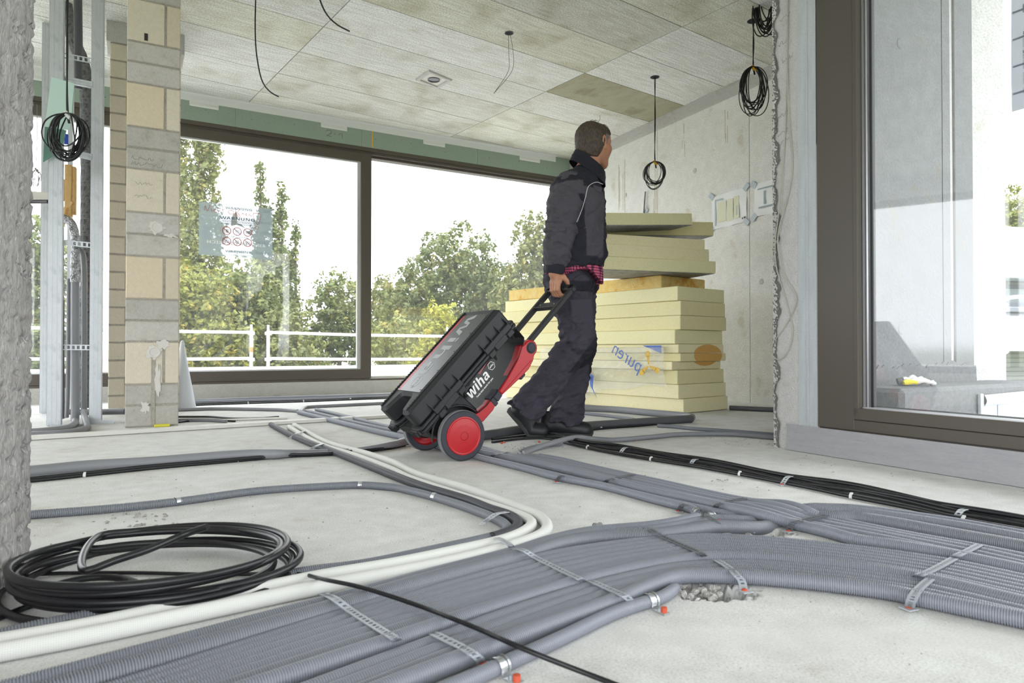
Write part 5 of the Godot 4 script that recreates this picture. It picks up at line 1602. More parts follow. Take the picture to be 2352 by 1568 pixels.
	conduit("thin hose tucked behind the nearest stout hose of the straight run", [Vector3(-0.605, 0.011, -3.777), Vector3(-0.362, 0.011, -3.417), Vector3(-0.145, 0.011, -3.068), Vector3(0.025, 0.011, -2.837), Vector3(0.193, 0.011, -2.593), Vector3(0.342, 0.011, -2.395), Vector3(0.46, 0.011, -2.226), Vector3(0.549, 0.011, -2.107), Vector3(0.584, 0.011, -2.067), Vector3(0.637, 0.008, -2.022), Vector3(0.674, 0.004, -2.002), Vector3(0.71, 0, -1.992)], 0.0103, M.hose)
	# the curl behind the man's foot and the hoses that lead to the pier
	conduit("grey hose curling back beside the man's shoe towards the pier", [Vector3(1.436, 0.014, -3.696), Vector3(1.252, 0.014, -3.846), Vector3(0.952, 0.014, -3.846), Vector3(0.737, 0.014, -3.714), Vector3(0.537, 0.014, -3.607), Vector3(0.446, 0.014, -3.642), Vector3(0.344, 0.03, -3.59), Vector3(0.224, 0.03, -3.422), Vector3(0.123, 0.014, -3.322), Vector3(0.076, 0.014, -3.209), Vector3(0.056, 0.014, -3.129), Vector3(0.074, 0.014, -3.066), Vector3(0.124, 0.014, -3.041)], 0.0135, M.lagging, "", 0.0034)
	conduit("second grey hose in the tight curl beside the man's shoe", [Vector3(0.254, 0.011, -3.496), Vector3(0.139, 0.011, -3.402), Vector3(0.067, 0.011, -3.285), Vector3(0.037, 0.011, -3.188), Vector3(0.042, 0.011, -3.11), Vector3(0.071, 0.011, -3.078), Vector3(0.118, 0.011, -3.085)], 0.0105, M.hose, "", 0.0034)
	conduit("grey hose lying behind the curled one on its way to the pier", [Vector3(0.918, 0.011, -4.305), Vector3(1.002, 0.011, -4.257), Vector3(1.079, 0.011, -4.163), Vector3(1.297, 0.011, -4.009), Vector3(1.495, 0.011, -3.847)], 0.0115, M.hose_dark, "", 0.0034)

	# straps over the bundles
	strap("long grey strap crossing the wide bundle at the lower left", [Vector3(-0.383, 0.004, -1.375), Vector3(-0.355, 0.024, -1.31), Vector3(-0.316, 0.041, -1.236), Vector3(-0.294, 0.029, -1.228), Vector3(-0.213, 0.028, -1.133), Vector3(-0.188, 0.034, -1.093), Vector3(-0.184, 0.016, -1.119), Vector3(-0.184, 0.006, -1.133)], M.strap, 0.0085, false)
	strap("long grey strap crossing the wide bundle near the white pipes", [Vector3(-0.009, 0.004, -1.691), Vector3(0.002, 0.024, -1.615), Vector3(0.028, 0.041, -1.54), Vector3(0.048, 0.029, -1.539), Vector3(0.117, 0.028, -1.423), Vector3(0.135, 0.034, -1.374), Vector3(0.149, 0.016, -1.401), Vector3(0.153, 0.006, -1.415)], M.strap, 0.0085, false)
	strap("dark strap crossing the wide bundle at its bend", [Vector3(0.358, 0.006, -1.863), Vector3(0.354, 0.03, -1.772), Vector3(0.355, 0.037, -1.72), Vector3(0.373, 0.029, -1.703), Vector3(0.423, 0.028, -1.585), Vector3(0.426, 0.034, -1.534), Vector3(0.445, 0.016, -1.567), Vector3(0.451, 0.006, -1.58)], M.strap_dark, 0.0085, false)
	strap("grey strap over the nearer row of hoses, lowest in the picture", [Vector3(-0.14, 0.005, -1.183), Vector3(-0.123, 0.028, -1.119), Vector3(-0.085, 0.028, -1.08), Vector3(-0.06, 0.034, -1.037), Vector3(-0.05, 0.024, -1.042), Vector3(-0.048, 0.003, -1.07)], M.strap, 0.0085, true)
	strap("grey strap over the nearer row of hoses beside the single hose", [Vector3(0.16, 0.005, -1.447), Vector3(0.163, 0.028, -1.373), Vector3(0.19, 0.028, -1.331), Vector3(0.21, 0.034, -1.278), Vector3(0.222, 0.024, -1.281), Vector3(0.232, 0.003, -1.311)], M.strap, 0.0085, true)
	strap("grey strap over the nearer row of hoses beside the small pit", [Vector3(0.469, 0.005, -1.587), Vector3(0.455, 0.028, -1.508), Vector3(0.464, 0.028, -1.457), Vector3(0.458, 0.034, -1.39), Vector3(0.467, 0.024, -1.391), Vector3(0.473, 0.002, -1.396)], M.strap, 0.0085, true)
	strap("grey strap over the six small hoses near the right edge", [Vector3(1.043, 0.005, -1.61), Vector3(0.979, 0.028, -1.52), Vector3(0.869, 0.028, -1.431), Vector3(0.83, 0.034, -1.395), Vector3(0.848, 0.012, -1.44)], M.strap, 0.0085, false)
	strap("grey strap over the nearer row of hoses at the right edge", [Vector3(0.9, 0.005, -1.466), Vector3(0.846, 0.028, -1.386), Vector3(0.798, 0.028, -1.338), Vector3(0.752, 0.034, -1.28), Vector3(0.736, 0.029, -1.262), Vector3(0.756, 0.002, -1.302)], M.strap, 0.0085, true)
	strap("pale strap over the straight run near the right edge", [Vector3(1.182, 0.004, -1.721), Vector3(1.111, 0.028, -1.628), Vector3(1.034, 0.029, -1.565), Vector3(0.999, 0.03, -1.537), Vector3(1.012, 0.012, -1.57)], M.strap, 0.0085, false)
	strap("dark strap over the straight run above the broad hose", [Vector3(0.937, 0.006, -2.025), Vector3(0.879, 0.029, -1.916), Vector3(0.789, 0.029, -1.858), Vector3(0.751, 0.03, -1.825), Vector3(0.747, 0.018, -1.835), Vector3(0.748, 0.003, -1.843)], M.strap_dark, 0.0085, true)
	strap("dark strap over the straight run before the hump", [Vector3(0.776, 0.006, -2.23), Vector3(0.721, 0.029, -2.128), Vector3(0.649, 0.029, -2.079), Vector3(0.613, 0.03, -2.038), Vector3(0.612, 0.018, -2.056), Vector3(0.618, 0.006, -2.079)], M.strap_dark, 0.0085, false)
	strap("dark strap midway along the straight run", [Vector3(0.477, 0.006, -2.654), Vector3(0.442, 0.029, -2.532), Vector3(0.377, 0.029, -2.472), Vector3(0.34, 0.03, -2.423), Vector3(0.335, 0.016, -2.455), Vector3(0.337, 0.004, -2.492)], M.strap_dark, 0.0085, false)
	strap("dark strap on the straight run close to the near wheel", [Vector3(-0.012, 0.006, -3.235), Vector3(-0.031, 0.029, -3.073), Vector3(-0.051, 0.029, -3.047), Vector3(-0.08, 0.03, -3), Vector3(-0.09, 0.012, -3.054)], M.strap_dark, 0.0085, false)
	strap("dark strap with a plug on the nearest stout hose, midway", [Vector3(0.217, 0.004, -2.655), Vector3(0.197, 0.019, -2.574), Vector3(0.174, 0.029, -2.486), Vector3(0.168, 0.015, -2.51), Vector3(0.166, 0.002, -2.527)], M.strap_dark, 0.0085, true)
	strap("dark strap with a plug on the nearest stout hose before the corner", [Vector3(0.568, 0.004, -2.164), Vector3(0.535, 0.02, -2.094), Vector3(0.505, 0.029, -2.031), Vector3(0.504, 0.015, -2.052), Vector3(0.506, 0.002, -2.074)], M.strap_dark, 0.0085, true)
	strap("dark strap over the broad hose ending at an orange plug by the long pit", [Vector3(0.555, 0.006, -1.998), Vector3(0.546, 0.024, -1.93), Vector3(0.538, 0.038, -1.82), Vector3(0.548, 0.03, -1.816), Vector3(0.561, 0.015, -1.833), Vector3(0.569, 0.002, -1.838)], M.strap_dark, 0.0085, true)

	# hoses on the left
	var i_path := conduit("long grey corrugated hose arching across the left of the floor", [Vector3(-1.45, 0.013, -1.968), Vector3(-1.4, 0.013, -1.988), Vector3(-1.228, 0.013, -2.056), Vector3(-1.057, 0.013, -2.158), Vector3(-0.86, 0.013, -2.324), Vector3(-0.617, 0.013, -2.409), Vector3(-0.538, 0.013, -2.421), Vector3(-0.419, 0.013, -2.383), Vector3(-0.354, 0.013, -2.331), Vector3(-0.251, 0.013, -2.222), Vector3(-0.135, 0.013, -2.076), Vector3(-0.051, 0.013, -1.948), Vector3(-0.019, 0.013, -1.88), Vector3(-0.012, 0.013, -1.83), Vector3(-0.029, 0.013, -1.778), Vector3(-0.057, 0.013, -1.746), Vector3(-0.21, 0.013, -1.619), Vector3(-0.331, 0.013, -1.528), Vector3(-0.433, 0.013, -1.483), Vector3(-0.549, 0.013, -1.401), Vector3(-0.645, 0.013, -1.327), Vector3(-0.802, 0.013, -1.203), Vector3(-0.862, 0.013, -1.152), Vector3(-0.919, 0.013, -1.115)], 0.0130, M.hose_dark, "", 0.0046, "corrugated_conduit", 12)
	conduit("dark hose running beside the white sleeved pipes from the back", [Vector3(-1.536, 0.015, -4.343), Vector3(-1.405, 0.015, -4.106), Vector3(-1.239, 0.015, -3.815), Vector3(-1.023, 0.015, -3.464), Vector3(-0.868, 0.015, -3.24), Vector3(-0.694, 0.015, -2.972), Vector3(-0.458, 0.015, -2.602), Vector3(-0.31, 0.015, -2.38), Vector3(-0.141, 0.015, -2.168), Vector3(-0.067, 0.015, -2.047), Vector3(-0.013, 0.015, -1.975), Vector3(0.015, 0.015, -1.9), Vector3(0.012, 0.015, -1.836), Vector3(-0.018, 0.015, -1.771), Vector3(-0.051, 0.015, -1.734)], 0.0150, M.hose_black, "", 0.0040, "corrugated_conduit", 12)
	strap("short bright strap where the dark hose leaves the plank", [Vector3(-1.231, 0.004, -4.072), Vector3(-1.18, 0.03, -3.836), Vector3(-1.178, 0.032, -3.721), Vector3(-1.209, 0.012, -3.729), Vector3(-1.219, 0.002, -3.733)], M.zinc, 0.0085, false)
	strap("short bright strap on the dark hose beside the insulated pipe", [Vector3(-0.968, 0.004, -3.547), Vector3(-0.93, 0.03, -3.344), Vector3(-0.934, 0.032, -3.255), Vector3(-0.97, 0.012, -3.292), Vector3(-0.988, 0.002, -3.317)], M.zinc, 0.0085, false)
	strap("curved pale strap round the two dark hoses at their bend", [Vector3(-0.005, 0.006, -2.057), Vector3(-0.02, 0.034, -1.929), Vector3(-0.044, 0.036, -1.901), Vector3(-0.062, 0.03, -1.876), Vector3(-0.078, 0.01, -1.913), Vector3(-0.088, 0.002, -1.915)], M.zinc, 0.0085, false)
	strap("pale strap over the white sleeved pipes behind the wide bundle", [Vector3(-0.05, 0.004, -1.78), Vector3(-0.033, 0.034, -1.664), Vector3(-0.017, 0.035, -1.634), Vector3(-0.004, 0.034, -1.605), Vector3(0.004, 0.01, -1.663)], M.zinc, 0.0085, false)
	for p in [[Vector3(-1.057, 0.013, -2.158), Vector3(-0.885, 0, -2.389), "small bright clip midway along the arching hose"], [Vector3(-0.539, 0.013, -2.421), Vector3(-0.431, 0, -2.449), "small bright clip at the crest of the arching hose"], [Vector3(-0.251, 0.013, -2.222), Vector3(-0.139, 0, -2.134), "small bright clip where the arching hose turns down"]]:
		var dir: Vector3 = (p[1] - p[0])
		dir.y = 0
		var o := thing("hose_clip", p[2], "clip", p[0], 0.0, "small bright clips on the arching hose")
		dir = dir.normalized()
		var arc := MB.new()
		var sd := dir.cross(Vector3.UP)
		for k in 10:
			var a0 := PI * k / 10.0
			var a1 := PI * (k + 1) / 10.0
			var k0 := (sd * cos(a0) + Vector3.UP * sin(a0)) * 0.0142
			var k1 := (sd * cos(a1) + Vector3.UP * sin(a1)) * 0.0142
			arc.quad(k0 + dir * 0.008, k0 - dir * 0.008, k1 - dir * 0.008, k1 + dir * 0.008)
		obj("band", arc, M.zinc_bright, o)
		obj("foot", MB.new().box(Vector3(-0.008, -0.001, -0.008), Vector3(0.014, 0.001, 0.008), Transform3D(Basis(-sd, Vector3.UP, dir), -sd * 0.0165 + Vector3(0, -0.0125, 0))), M.zinc_bright, o)
	pipe("white_sleeved_pipe", "white sleeved pipe on the inner side of the bend", [Vector3(-1.37, 0.016, -4.194), Vector3(-1.293, 0.016, -4.036), Vector3(-0.949, 0.016, -3.398), Vector3(-0.668, 0.016, -3.004), Vector3(-0.476, 0.016, -2.702), Vector3(-0.384, 0.016, -2.53), Vector3(-0.196, 0.016, -2.263), Vector3(-0.045, 0.016, -2.059), Vector3(0.021, 0.016, -1.963), Vector3(0.053, 0.016, -1.889), Vector3(0.044, 0.016, -1.821), Vector3(-0.008, 0.016, -1.725), Vector3(-0.14, 0.016, -1.611), Vector3(-0.263, 0.016, -1.52), Vector3(-0.404, 0.016, -1.436), Vector3(-0.565, 0.016, -1.314), Vector3(-0.734, 0.016, -1.182), Vector3(-0.837, 0.016, -1.119), Vector3(-0.895, 0.016, -1.085)], 0.0155, M.hose_white, "pipe", "white sleeved pipes")
	pipe("white_sleeved_pipe", "white sleeved pipe on the outer side of the bend, printed with a date", [Vector3(-1.369, 0.016, -4.289), Vector3(-1.213, 0.016, -3.993), Vector3(-0.927, 0.016, -3.46), Vector3(-0.655, 0.016, -3.103), Vector3(-0.509, 0.016, -2.889), Vector3(-0.369, 0.016, -2.617), Vector3(-0.152, 0.016, -2.334), Vector3(-0.033, 0.016, -2.147), Vector3(0.037, 0.016, -2.026), Vector3(0.075, 0.016, -1.958), Vector3(0.095, 0.016, -1.861), Vector3(0.079, 0.016, -1.769), Vector3(0, 0.016, -1.66), Vector3(-0.133, 0.016, -1.542), Vector3(-0.253, 0.016, -1.458), Vector3(-0.387, 0.016, -1.376), Vector3(-0.543, 0.016, -1.263), Vector3(-0.709, 0.016, -1.143), Vector3(-0.809, 0.016, -1.082), Vector3(-0.866, 0.016, -1.051)], 0.0155, M.hose_white, "pipe", "white sleeved pipes")
	pipe("insulated_pipe", "grey insulated pipe with tape bands lying along the left of the floor", [Vector3(-1.982, 0.024, -2.556), Vector3(-1.852, 0.024, -2.619), Vector3(-1.704, 0.024, -2.746), Vector3(-1.512, 0.024, -2.83), Vector3(-1.278, 0.024, -2.99), Vector3(-1.158, 0.024, -3.051), Vector3(-1.052, 0.024, -3.064), Vector3(-1.002, 0.018, -3.129), Vector3(-0.896, 0.012, -3.209), Vector3(-0.738, 0.014, -3.25), Vector3(-0.596, 0.022, -3.37), Vector3(-0.535, 0.024, -3.482), Vector3(-0.383, 0.024, -3.619), Vector3(-0.124, 0.024, -3.747)], [0.024, 0.024, 0.024, 0.024, 0.024, 0.024, 0.022, 0.013, 0.010, 0.014, 0.020, 0.024, 0.024, 0.025], M.lagging, "pipe", "", 14)
	pipe("insulated_pipe", "thick dark insulated pipe passing behind the man's shoes", [Vector3(-0.212, 0.026, -3.657), Vector3(-0.124, 0.026, -3.75), Vector3(0.056, 0.026, -3.973), Vector3(0.227, 0.026, -4.061), Vector3(0.499, 0.026, -4.2), Vector3(0.763, 0.026, -4.349), Vector3(0.988, 0.026, -4.468), Vector3(1.208, 0.026, -4.593)], [0.026, 0.026, 0.026, 0.025, 0.025, 0.0255, 0.026, 0.026], M.lagging_dark, "pipe", "", 14)
	pipe("insulated_pipe", "thick grey insulated pipe along the foot of the yellow boards", [Vector3(0.397, 0.025, -5.708), Vector3(0.512, 0.025, -5.454), Vector3(0.756, 0.025, -5.336), Vector3(1.011, 0.025, -5.044), Vector3(1.221, 0.025, -4.782), Vector3(1.239, 0.025, -4.691)], 0.0245, M.lagging, "pipe", "", 14)
	conduit("thin grey conduit between the two insulated pipes behind the man", [Vector3(0.393, 0.012, -5.405), Vector3(0.522, 0.012, -5.148), Vector3(0.703, 0.012, -4.914), Vector3(0.832, 0.012, -4.672)], 0.0115, M.hose, "", 0.006)
	pipe("insulated_pipe", "dark pipe at the foot of the right wall beyond the boards", [Vector3(1.759, 0.02, -5.512), Vector3(1.886, 0.02, -5.432), Vector3(2.083, 0.02, -5.316)], 0.019, M.lagging_dark)

	# far end of the floor under the sliding window
	pipe("floor_conduit", "grey conduit from the brick pillar to the straight run, with a pale tape", [Vector3(-2.652, 0.013, -5.388), Vector3(-2.5, 0.013, -5.466), Vector3(-2.423, 0.013, -5.494), Vector3(-2.241, 0.013, -5.486), Vector3(-1.952, 0.013, -5.427), Vector3(-1.809, 0.013, -5.388), Vector3(-1.663, 0.013, -5.294)], 0.0135, M.lagging)
	pipe("floor_conduit", "grey conduit leading right from the straight run towards the tool case", [Vector3(-1.625, 0.013, -5.239), Vector3(-1.678, 0.013, -5.466), Vector3(-1.706, 0.013, -5.65), Vector3(-1.638, 0.013, -5.715), Vector3(-1.409, 0.013, -5.87), Vector3(-1.076, 0.013, -6.108)], 0.0130, M.lagging)
	pipe("floor_conduit", "pale conduit nearest the window upstand", [Vector3(-3.097, 0.013, -6.292), Vector3(-2.996, 0.013, -6.399), Vector3(-2.822, 0.013, -6.453), Vector3(-2.414, 0.013, -6.711), Vector3(-1.501, 0.013, -7.122), Vector3(-1.021, 0.013, -7.402)], 0.0125, M.hose)
	pipe("floor_conduit", "pale conduit a little in front of the one at the upstand", [Vector3(-2.985, 0.011, -6.066), Vector3(-2.91, 0.011, -6.215), Vector3(-2.486, 0.011, -6.425), Vector3(-2.003, 0.011, -6.593), Vector3(-1.452, 0.011, -6.892), Vector3(-0.996, 0.011, -7.22)], 0.0105, M.hose)
	pipe("floor_conduit", "grey conduit crossing in front of the brick pillar under the plank", [Vector3(-2.271, 0.012, -4.615), Vector3(-2.151, 0.012, -4.643), Vector3(-2.027, 0.012, -4.629), Vector3(-1.909, 0.012, -4.559)], 0.012, M.lagging)
	pipe("pipe_stub", "short dark pipe along the floor between studs and brick pillar", [Vector3(-3.111, 0.058, -4.75), Vector3(-2.925, 0.058, -4.72), Vector3(-2.601, 0.075, -4.6)], 0.021, M.lagging_dark)


func cable(label: String, path: Array, r: float, m: Material, group := "", called := "cable", seg := 7) -> Array:
	var p := smooth(path, 0.015)
	tag(obj(called, MB.new().tube(p, r, seg), m), label, "cable", group)
	return p


func zip_tie(label: String, at: Vector3, dir: Vector3, r: float) -> void:
	dir.y = 0
	dir = dir.normalized()
	var side := dir.cross(Vector3.UP)
	var mb := MB.new()
	for k in 12:
		var a0 := -0.6 + (PI + 1.2) * k / 12.0
		var a1 := -0.6 + (PI + 1.2) * (k + 1) / 12.0
		var k0 := (side * cos(a0) + Vector3.UP * sin(a0)) * r
		var k1 := (side * cos(a1) + Vector3.UP * sin(a1)) * r
		mb.quad(k0 + dir * 0.005, k0 - dir * 0.005, k1 - dir * 0.005, k1 + dir * 0.005)
	mb.box(Vector3(-0.004, r - 0.002, -0.004), Vector3(0.004, r + 0.003, 0.004), Transform3D(Basis(side, Vector3.UP, side.cross(Vector3.UP)), Vector3.ZERO))
	var o := obj("cable_tie", mb, M.tie)
	o.position = at
	tag(o, label, "tie", "white cable ties along the floor cables")


func floor_cables() -> void:
	# the black bundle on the right
	var mid := [Vector3(0.208, 0.012, -3.785), Vector3(0.289, 0.012, -3.657), Vector3(0.386, 0.012, -3.473), Vector3(0.537, 0.012, -3.278), Vector3(0.786, 0.012, -2.947), Vector3(0.912, 0.012, -2.754), Vector3(1.028, 0.012, -2.551), Vector3(1.182, 0.012, -2.331), Vector3(1.283, 0.012, -2.141), Vector3(1.334, 0.012, -2.032), Vector3(1.42, 0.012, -1.895), Vector3(1.486, 0.012, -1.788)]
	var names := ["black cable on the near side of the black bundle", "black cable on top of the black bundle", "black cable in the middle of the black bundle", "black cable on the far side of the black bundle", "black cable looping out behind the black bundle", "glossy black cable lying low in the black bundle"]
	for k in 6:
		var p := []
		var sm := smooth(mid, 0.12)
		for i in sm.size():
			var d: Vector3 = sm[mini(i + 1, sm.size() - 1)] - sm[maxi(i - 1, 0)]
			d.y = 0
			var away: float = [-0.018, -0.004, 0.006, 0.018, 0.028, -0.010][k] + 0.006 * sin(i * 0.7 + k * 2.0) + (0.012 * maxf(0.0, sin(i * 0.45)) if k == 4 else 0.0)
			p.append(sm[i] + d.normalized().cross(Vector3.UP) * -away + Vector3(0, [0.0, 0.014, 0.0, 0.002, -0.003, 0.008][k] + 0.003 * sin(i * 1.1 + k), 0))
		cable(names[k], p, [0.0085, 0.008, 0.0085, 0.008, 0.0075, 0.008][k], M.cable, "black cable bundle")
	var front := [Vector3(0.26, 0.009, -3.58), Vector3(0.373, 0.009, -3.36), Vector3(0.509, 0.009, -3.139), Vector3(0.613, 0.009, -3.003), Vector3(0.764, 0.009, -2.826), Vector3(0.885, 0.009, -2.649), Vector3(1.046, 0.009, -2.392), Vector3(1.119, 0.009, -2.251), Vector3(1.218, 0.009, -2.091), Vector3(1.285, 0.009, -1.943), Vector3(1.366, 0.009, -1.823), Vector3(1.432, 0.009, -1.724)]
	cable("single black cable with white ties in front of the black bundle", front, 0.0080, M.cable)
	for p in [[Vector3(0.373, 0.009, -3.36), "white tie nearest the man's shoe on the single black cable"], [Vector3(0.613, 0.009, -3.003), "second white tie from the man's shoe on the single black cable"], [Vector3(0.885, 0.009, -2.649), "white tie midway on the single black cable"], [Vector3(1.119, 0.009, -2.251), "white tie on the single black cable left of the broad hose"], [Vector3(1.285, 0.009, -1.943), "white tie on the single black cable near the right edge"]]:
		zip_tie(p[1], p[0], front[4] - front[3], 0.0098)
	strap("pale strap on the black bundle nearest the man", [Vector3(0.59, 0.003, -3.398), Vector3(0.548, 0.026, -3.253), Vector3(0.52, 0.03, -3.183), Vector3(0.509, 0.016, -3.182), Vector3(0.512, 0.002, -3.221)], M.zinc, 0.0085, false)
	strap("pale strap on the black bundle, second from the man", [Vector3(0.837, 0.003, -3.037), Vector3(0.786, 0.026, -2.907), Vector3(0.756, 0.03, -2.848), Vector3(0.75, 0.016, -2.856), Vector3(0.754, 0.002, -2.885)], M.zinc, 0.0085, false)
	strap("pale strap on the black bundle with an orange plug", [Vector3(1.092, 0.003, -2.634), Vector3(1.03, 0.026, -2.519), Vector3(0.986, 0.03, -2.456), Vector3(0.98, 0.016, -2.463), Vector3(0.98, 0.002, -2.479)], M.zinc, 0.0085, true)
	strap("pale strap on the black bundle near the right edge", [Vector3(1.407, 0.003, -2.098), Vector3(1.327, 0.026, -2), Vector3(1.283, 0.03, -1.956), Vector3(1.279, 0.016, -1.963), Vector3(1.289, 0.004, -1.981)], M.zinc, 0.0085, false)
	cable("thin black cable under the dark insulated pipe behind the shoes", [Vector3(-0.108, 0.006, -3.685), Vector3(0.059, 0.006, -3.832), Vector3(0.286, 0.006, -3.93), Vector3(0.526, 0.006, -4.165), Vector3(0.82, 0.006, -4.342), Vector3(1.008, 0.006, -4.481)], 0.0065, M.cable)
	cable("second thin black cable beneath the dark insulated pipe", [Vector3(-0.105, 0.006, -3.582), Vector3(0.033, 0.006, -3.703), Vector3(0.153, 0.006, -3.739), Vector3(0.264, 0.006, -3.633)], 0.0065, M.cable)
	zip_tie("white tie on the thin cable beneath the dark insulated pipe", Vector3(0.548, 0.006, -4.188), Vector3(1, 0, -0.5), 0.008)

	# beside the grey insulated pipe on the left
	var lp := [Vector3(-1.921, 0.007, -2.477), Vector3(-1.786, 0.007, -2.526), Vector3(-1.643, 0.007, -2.648), Vector3(-1.478, 0.007, -2.793), Vector3(-1.206, 0.007, -2.983), Vector3(-1.01, 0.007, -3.11), Vector3(-0.847, 0.007, -3.162), Vector3(-0.626, 0.007, -3.326), Vector3(-0.543, 0.007, -3.461)]
	cable("black cable along the near side of the grey insulated pipe", lp, 0.0075, M.cable)
	cable("second black cable along the near side of the grey insulated pipe", [Vector3(-1.926, 0.015, -2.485), Vector3(-1.792, 0.015, -2.535), Vector3(-1.645, 0.015, -2.651), Vector3(-1.481, 0.015, -2.798), Vector3(-1.203, 0.015, -2.975), Vector3(-1.005, 0.015, -3.097), Vector3(-0.844, 0.015, -3.149), Vector3(-0.621, 0.015, -3.3)], 0.0070, M.cable)
	zip_tie("white tie at the left end of the cable beside the grey insulated pipe", Vector3(-1.651, 0.007, -2.639), Vector3(1, 0, -0.35), 0.0095)
	zip_tie("white tie midway on the cable beside the grey insulated pipe", Vector3(-1.203, 0.007, -2.989), Vector3(1, 0, -0.35), 0.0095)

	# thin black cable across the foreground
	cable("thin black cable lying slantwise across the wide bundle", [Vector3(-1.16, 0.006, -1.474), Vector3(-1.042, 0.006, -1.48), Vector3(-1.002, 0.006, -1.489), Vector3(-0.833, 0.006, -1.494), Vector3(-0.638, 0.006, -1.483), Vector3(-0.506, 0.008, -1.483), Vector3(-0.448, 0.018, -1.449), Vector3(-0.371, 0.04, -1.351), Vector3(-0.28, 0.043, -1.294), Vector3(-0.159, 0.032, -1.227), Vector3(-0.101, 0.036, -1.166), Vector3(-0.049, 0.034, -1.122), Vector3(-0.001, 0.038, -1.063), Vector3(0.045, 0.03, -1.037), Vector3(0.095, 0.012, -1.034), Vector3(0.143, 0.005, -1.008), Vector3(0.187, 0.005, -0.97)], 0.0042, M.cable)
	cable("black cable end running under the coil to the rough wall end", [Vector3(-0.946, 0.006, -1.203), Vector3(-0.932, 0.006, -1.246), Vector3(-0.92, 0.006, -1.296), Vector3(-0.891, 0.006, -1.339)], 0.0055, M.cable)

	# the loose coil
	var c0 := Vector3(-0.75, 0, -1.448)
	var loops := []
	var rng := RandomNumberGenerator.new()
	rng.seed = 17
	for k in 6:
		var rx := 0.285 - 0.018 * (k % 3) + rng.randf_range(-0.012, 0.012)
		var rz := 0.235 - 0.014 * (k % 4) + rng.randf_range(-0.01, 0.01)
		var off := Vector3(rng.randf_range(-0.012, 0.016), 0, rng.randf_range(-0.02, 0.02))
		for i in 24:
			var a := TAU * i / 24.0 + PI * 0.86
			var f := k + i / 24.0
			var y := 0.008 + 0.0085 * f + 0.016 * (0.5 + 0.5 * sin(a * 1.0 + k * 1.9)) * (0.4 + k * 0.16)
			loops.append(c0 + off + Vector3(cos(a) * rx, y, -sin(a) * rz))
	loops.append_array([Vector3(-0.83, 0.062, -1.336), Vector3(-0.803, 0.068, -1.377), Vector3(-0.762, 0.075, -1.431), Vector3(-0.721, 0.088, -1.496), Vector3(-0.669, 0.105, -1.5)])
	var pth := smooth(loops, 0.02)
	tag(obj("cable_coil", MB.new().tube(pth, 0.0078, 9), M.cable), "loose coil of thick black cable with one end sticking up", "cable coil")
	cable("short loop of black cable lying inside the coil", [Vector3(-0.859, 0.02, -1.278), Vector3(-0.939, 0.012, -1.377), Vector3(-0.902, 0.012, -1.437), Vector3(-0.844, 0.01, -1.451), Vector3(-0.775, 0.008, -1.419), Vector3(-0.743, 0.008, -1.374), Vector3(-0.739, 0.008, -1.326)], 0.0072, M.cable)

	# cables under the window
	cable("black cable along the window upstand, further one", [Vector3(-2.878, 0.006, -5.848), Vector3(-2.824, 0.006, -6.032), Vector3(-2.439, 0.006, -6.305), Vector3(-1.983, 0.006, -6.492), Vector3(-1.596, 0.006, -6.719), Vector3(-1.227, 0.006, -6.963)], 0.008, M.cable)
	cable("black cable along the window upstand, nearer one", [Vector3(-2.793, 0.006, -5.675), Vector3(-2.759, 0.006, -5.893), Vector3(-2.371, 0.006, -6.128), Vector3(-1.933, 0.006, -6.331), Vector3(-1.501, 0.006, -6.603), Vector3(-1.194, 0.006, -6.779)], 0.007, M.cable)
	for p in [[570, 925, "white tie under the left part of the sliding window"], [697, 921, "white tie under the middle of the sliding window"], [805, 916, "white tie under the window mullion"]]:
		zip_tie(p[2], Vector3.ZERO, Vector3(1, 0, -0.55), 0.012)
		get_child(get_child_count() - 1).position = {570: Vector3(-2.371, 0.006, -6.128), 697: Vector3(-1.936, 0.006, -6.331), 805: Vector3(-1.564, 0.006, -6.603)}[p[0]]
	cable("black cable looping beside the plank in front of the pillar", [Vector3(-2.417, 0.006, -4.912), Vector3(-2.339, 0.006, -4.912), Vector3(-2.182, 0.006, -4.912), Vector3(-1.944, 0.006, -4.789), Vector3(-1.784, 0.006, -4.819), Vector3(-1.68, 0.006, -4.912)], 0.008, M.cable)
	cable("black cable curving towards the brick pillar foot", [Vector3(-2.231, 0.006, -4.534), Vector3(-2.181, 0.006, -4.644), Vector3(-2.016, 0.006, -4.672), Vector3(-1.874, 0.006, -4.616)], 0.007, M.cable)


# ------------------------------------------------------------------ things that hang from the ceiling or are fixed to it and the walls

func ceiling_ring(label: String, at: Vector3, r := 0.036) -> void:
	var o := thing("ceiling_box", label, "ceiling box", Vector3(at.x, CEIL - 0.0005, at.z), 0.0, "round dark blue boxes cast into the ceiling")
	obj("rim", MB.new().lathe([Vector2(r, 0.0), Vector2(r, -0.002), Vector2(r * 0.86, -0.002), Vector2(r * 0.86, 0.0)], 24), mat(rgb(24, 26, 62), 0.5), o)
	obj("recess", MB.new().lathe([Vector2(r * 0.87, -0.0012), Vector2(0.0, -0.001)], 24), mat(rgb(14, 14, 22), 0.8), o)


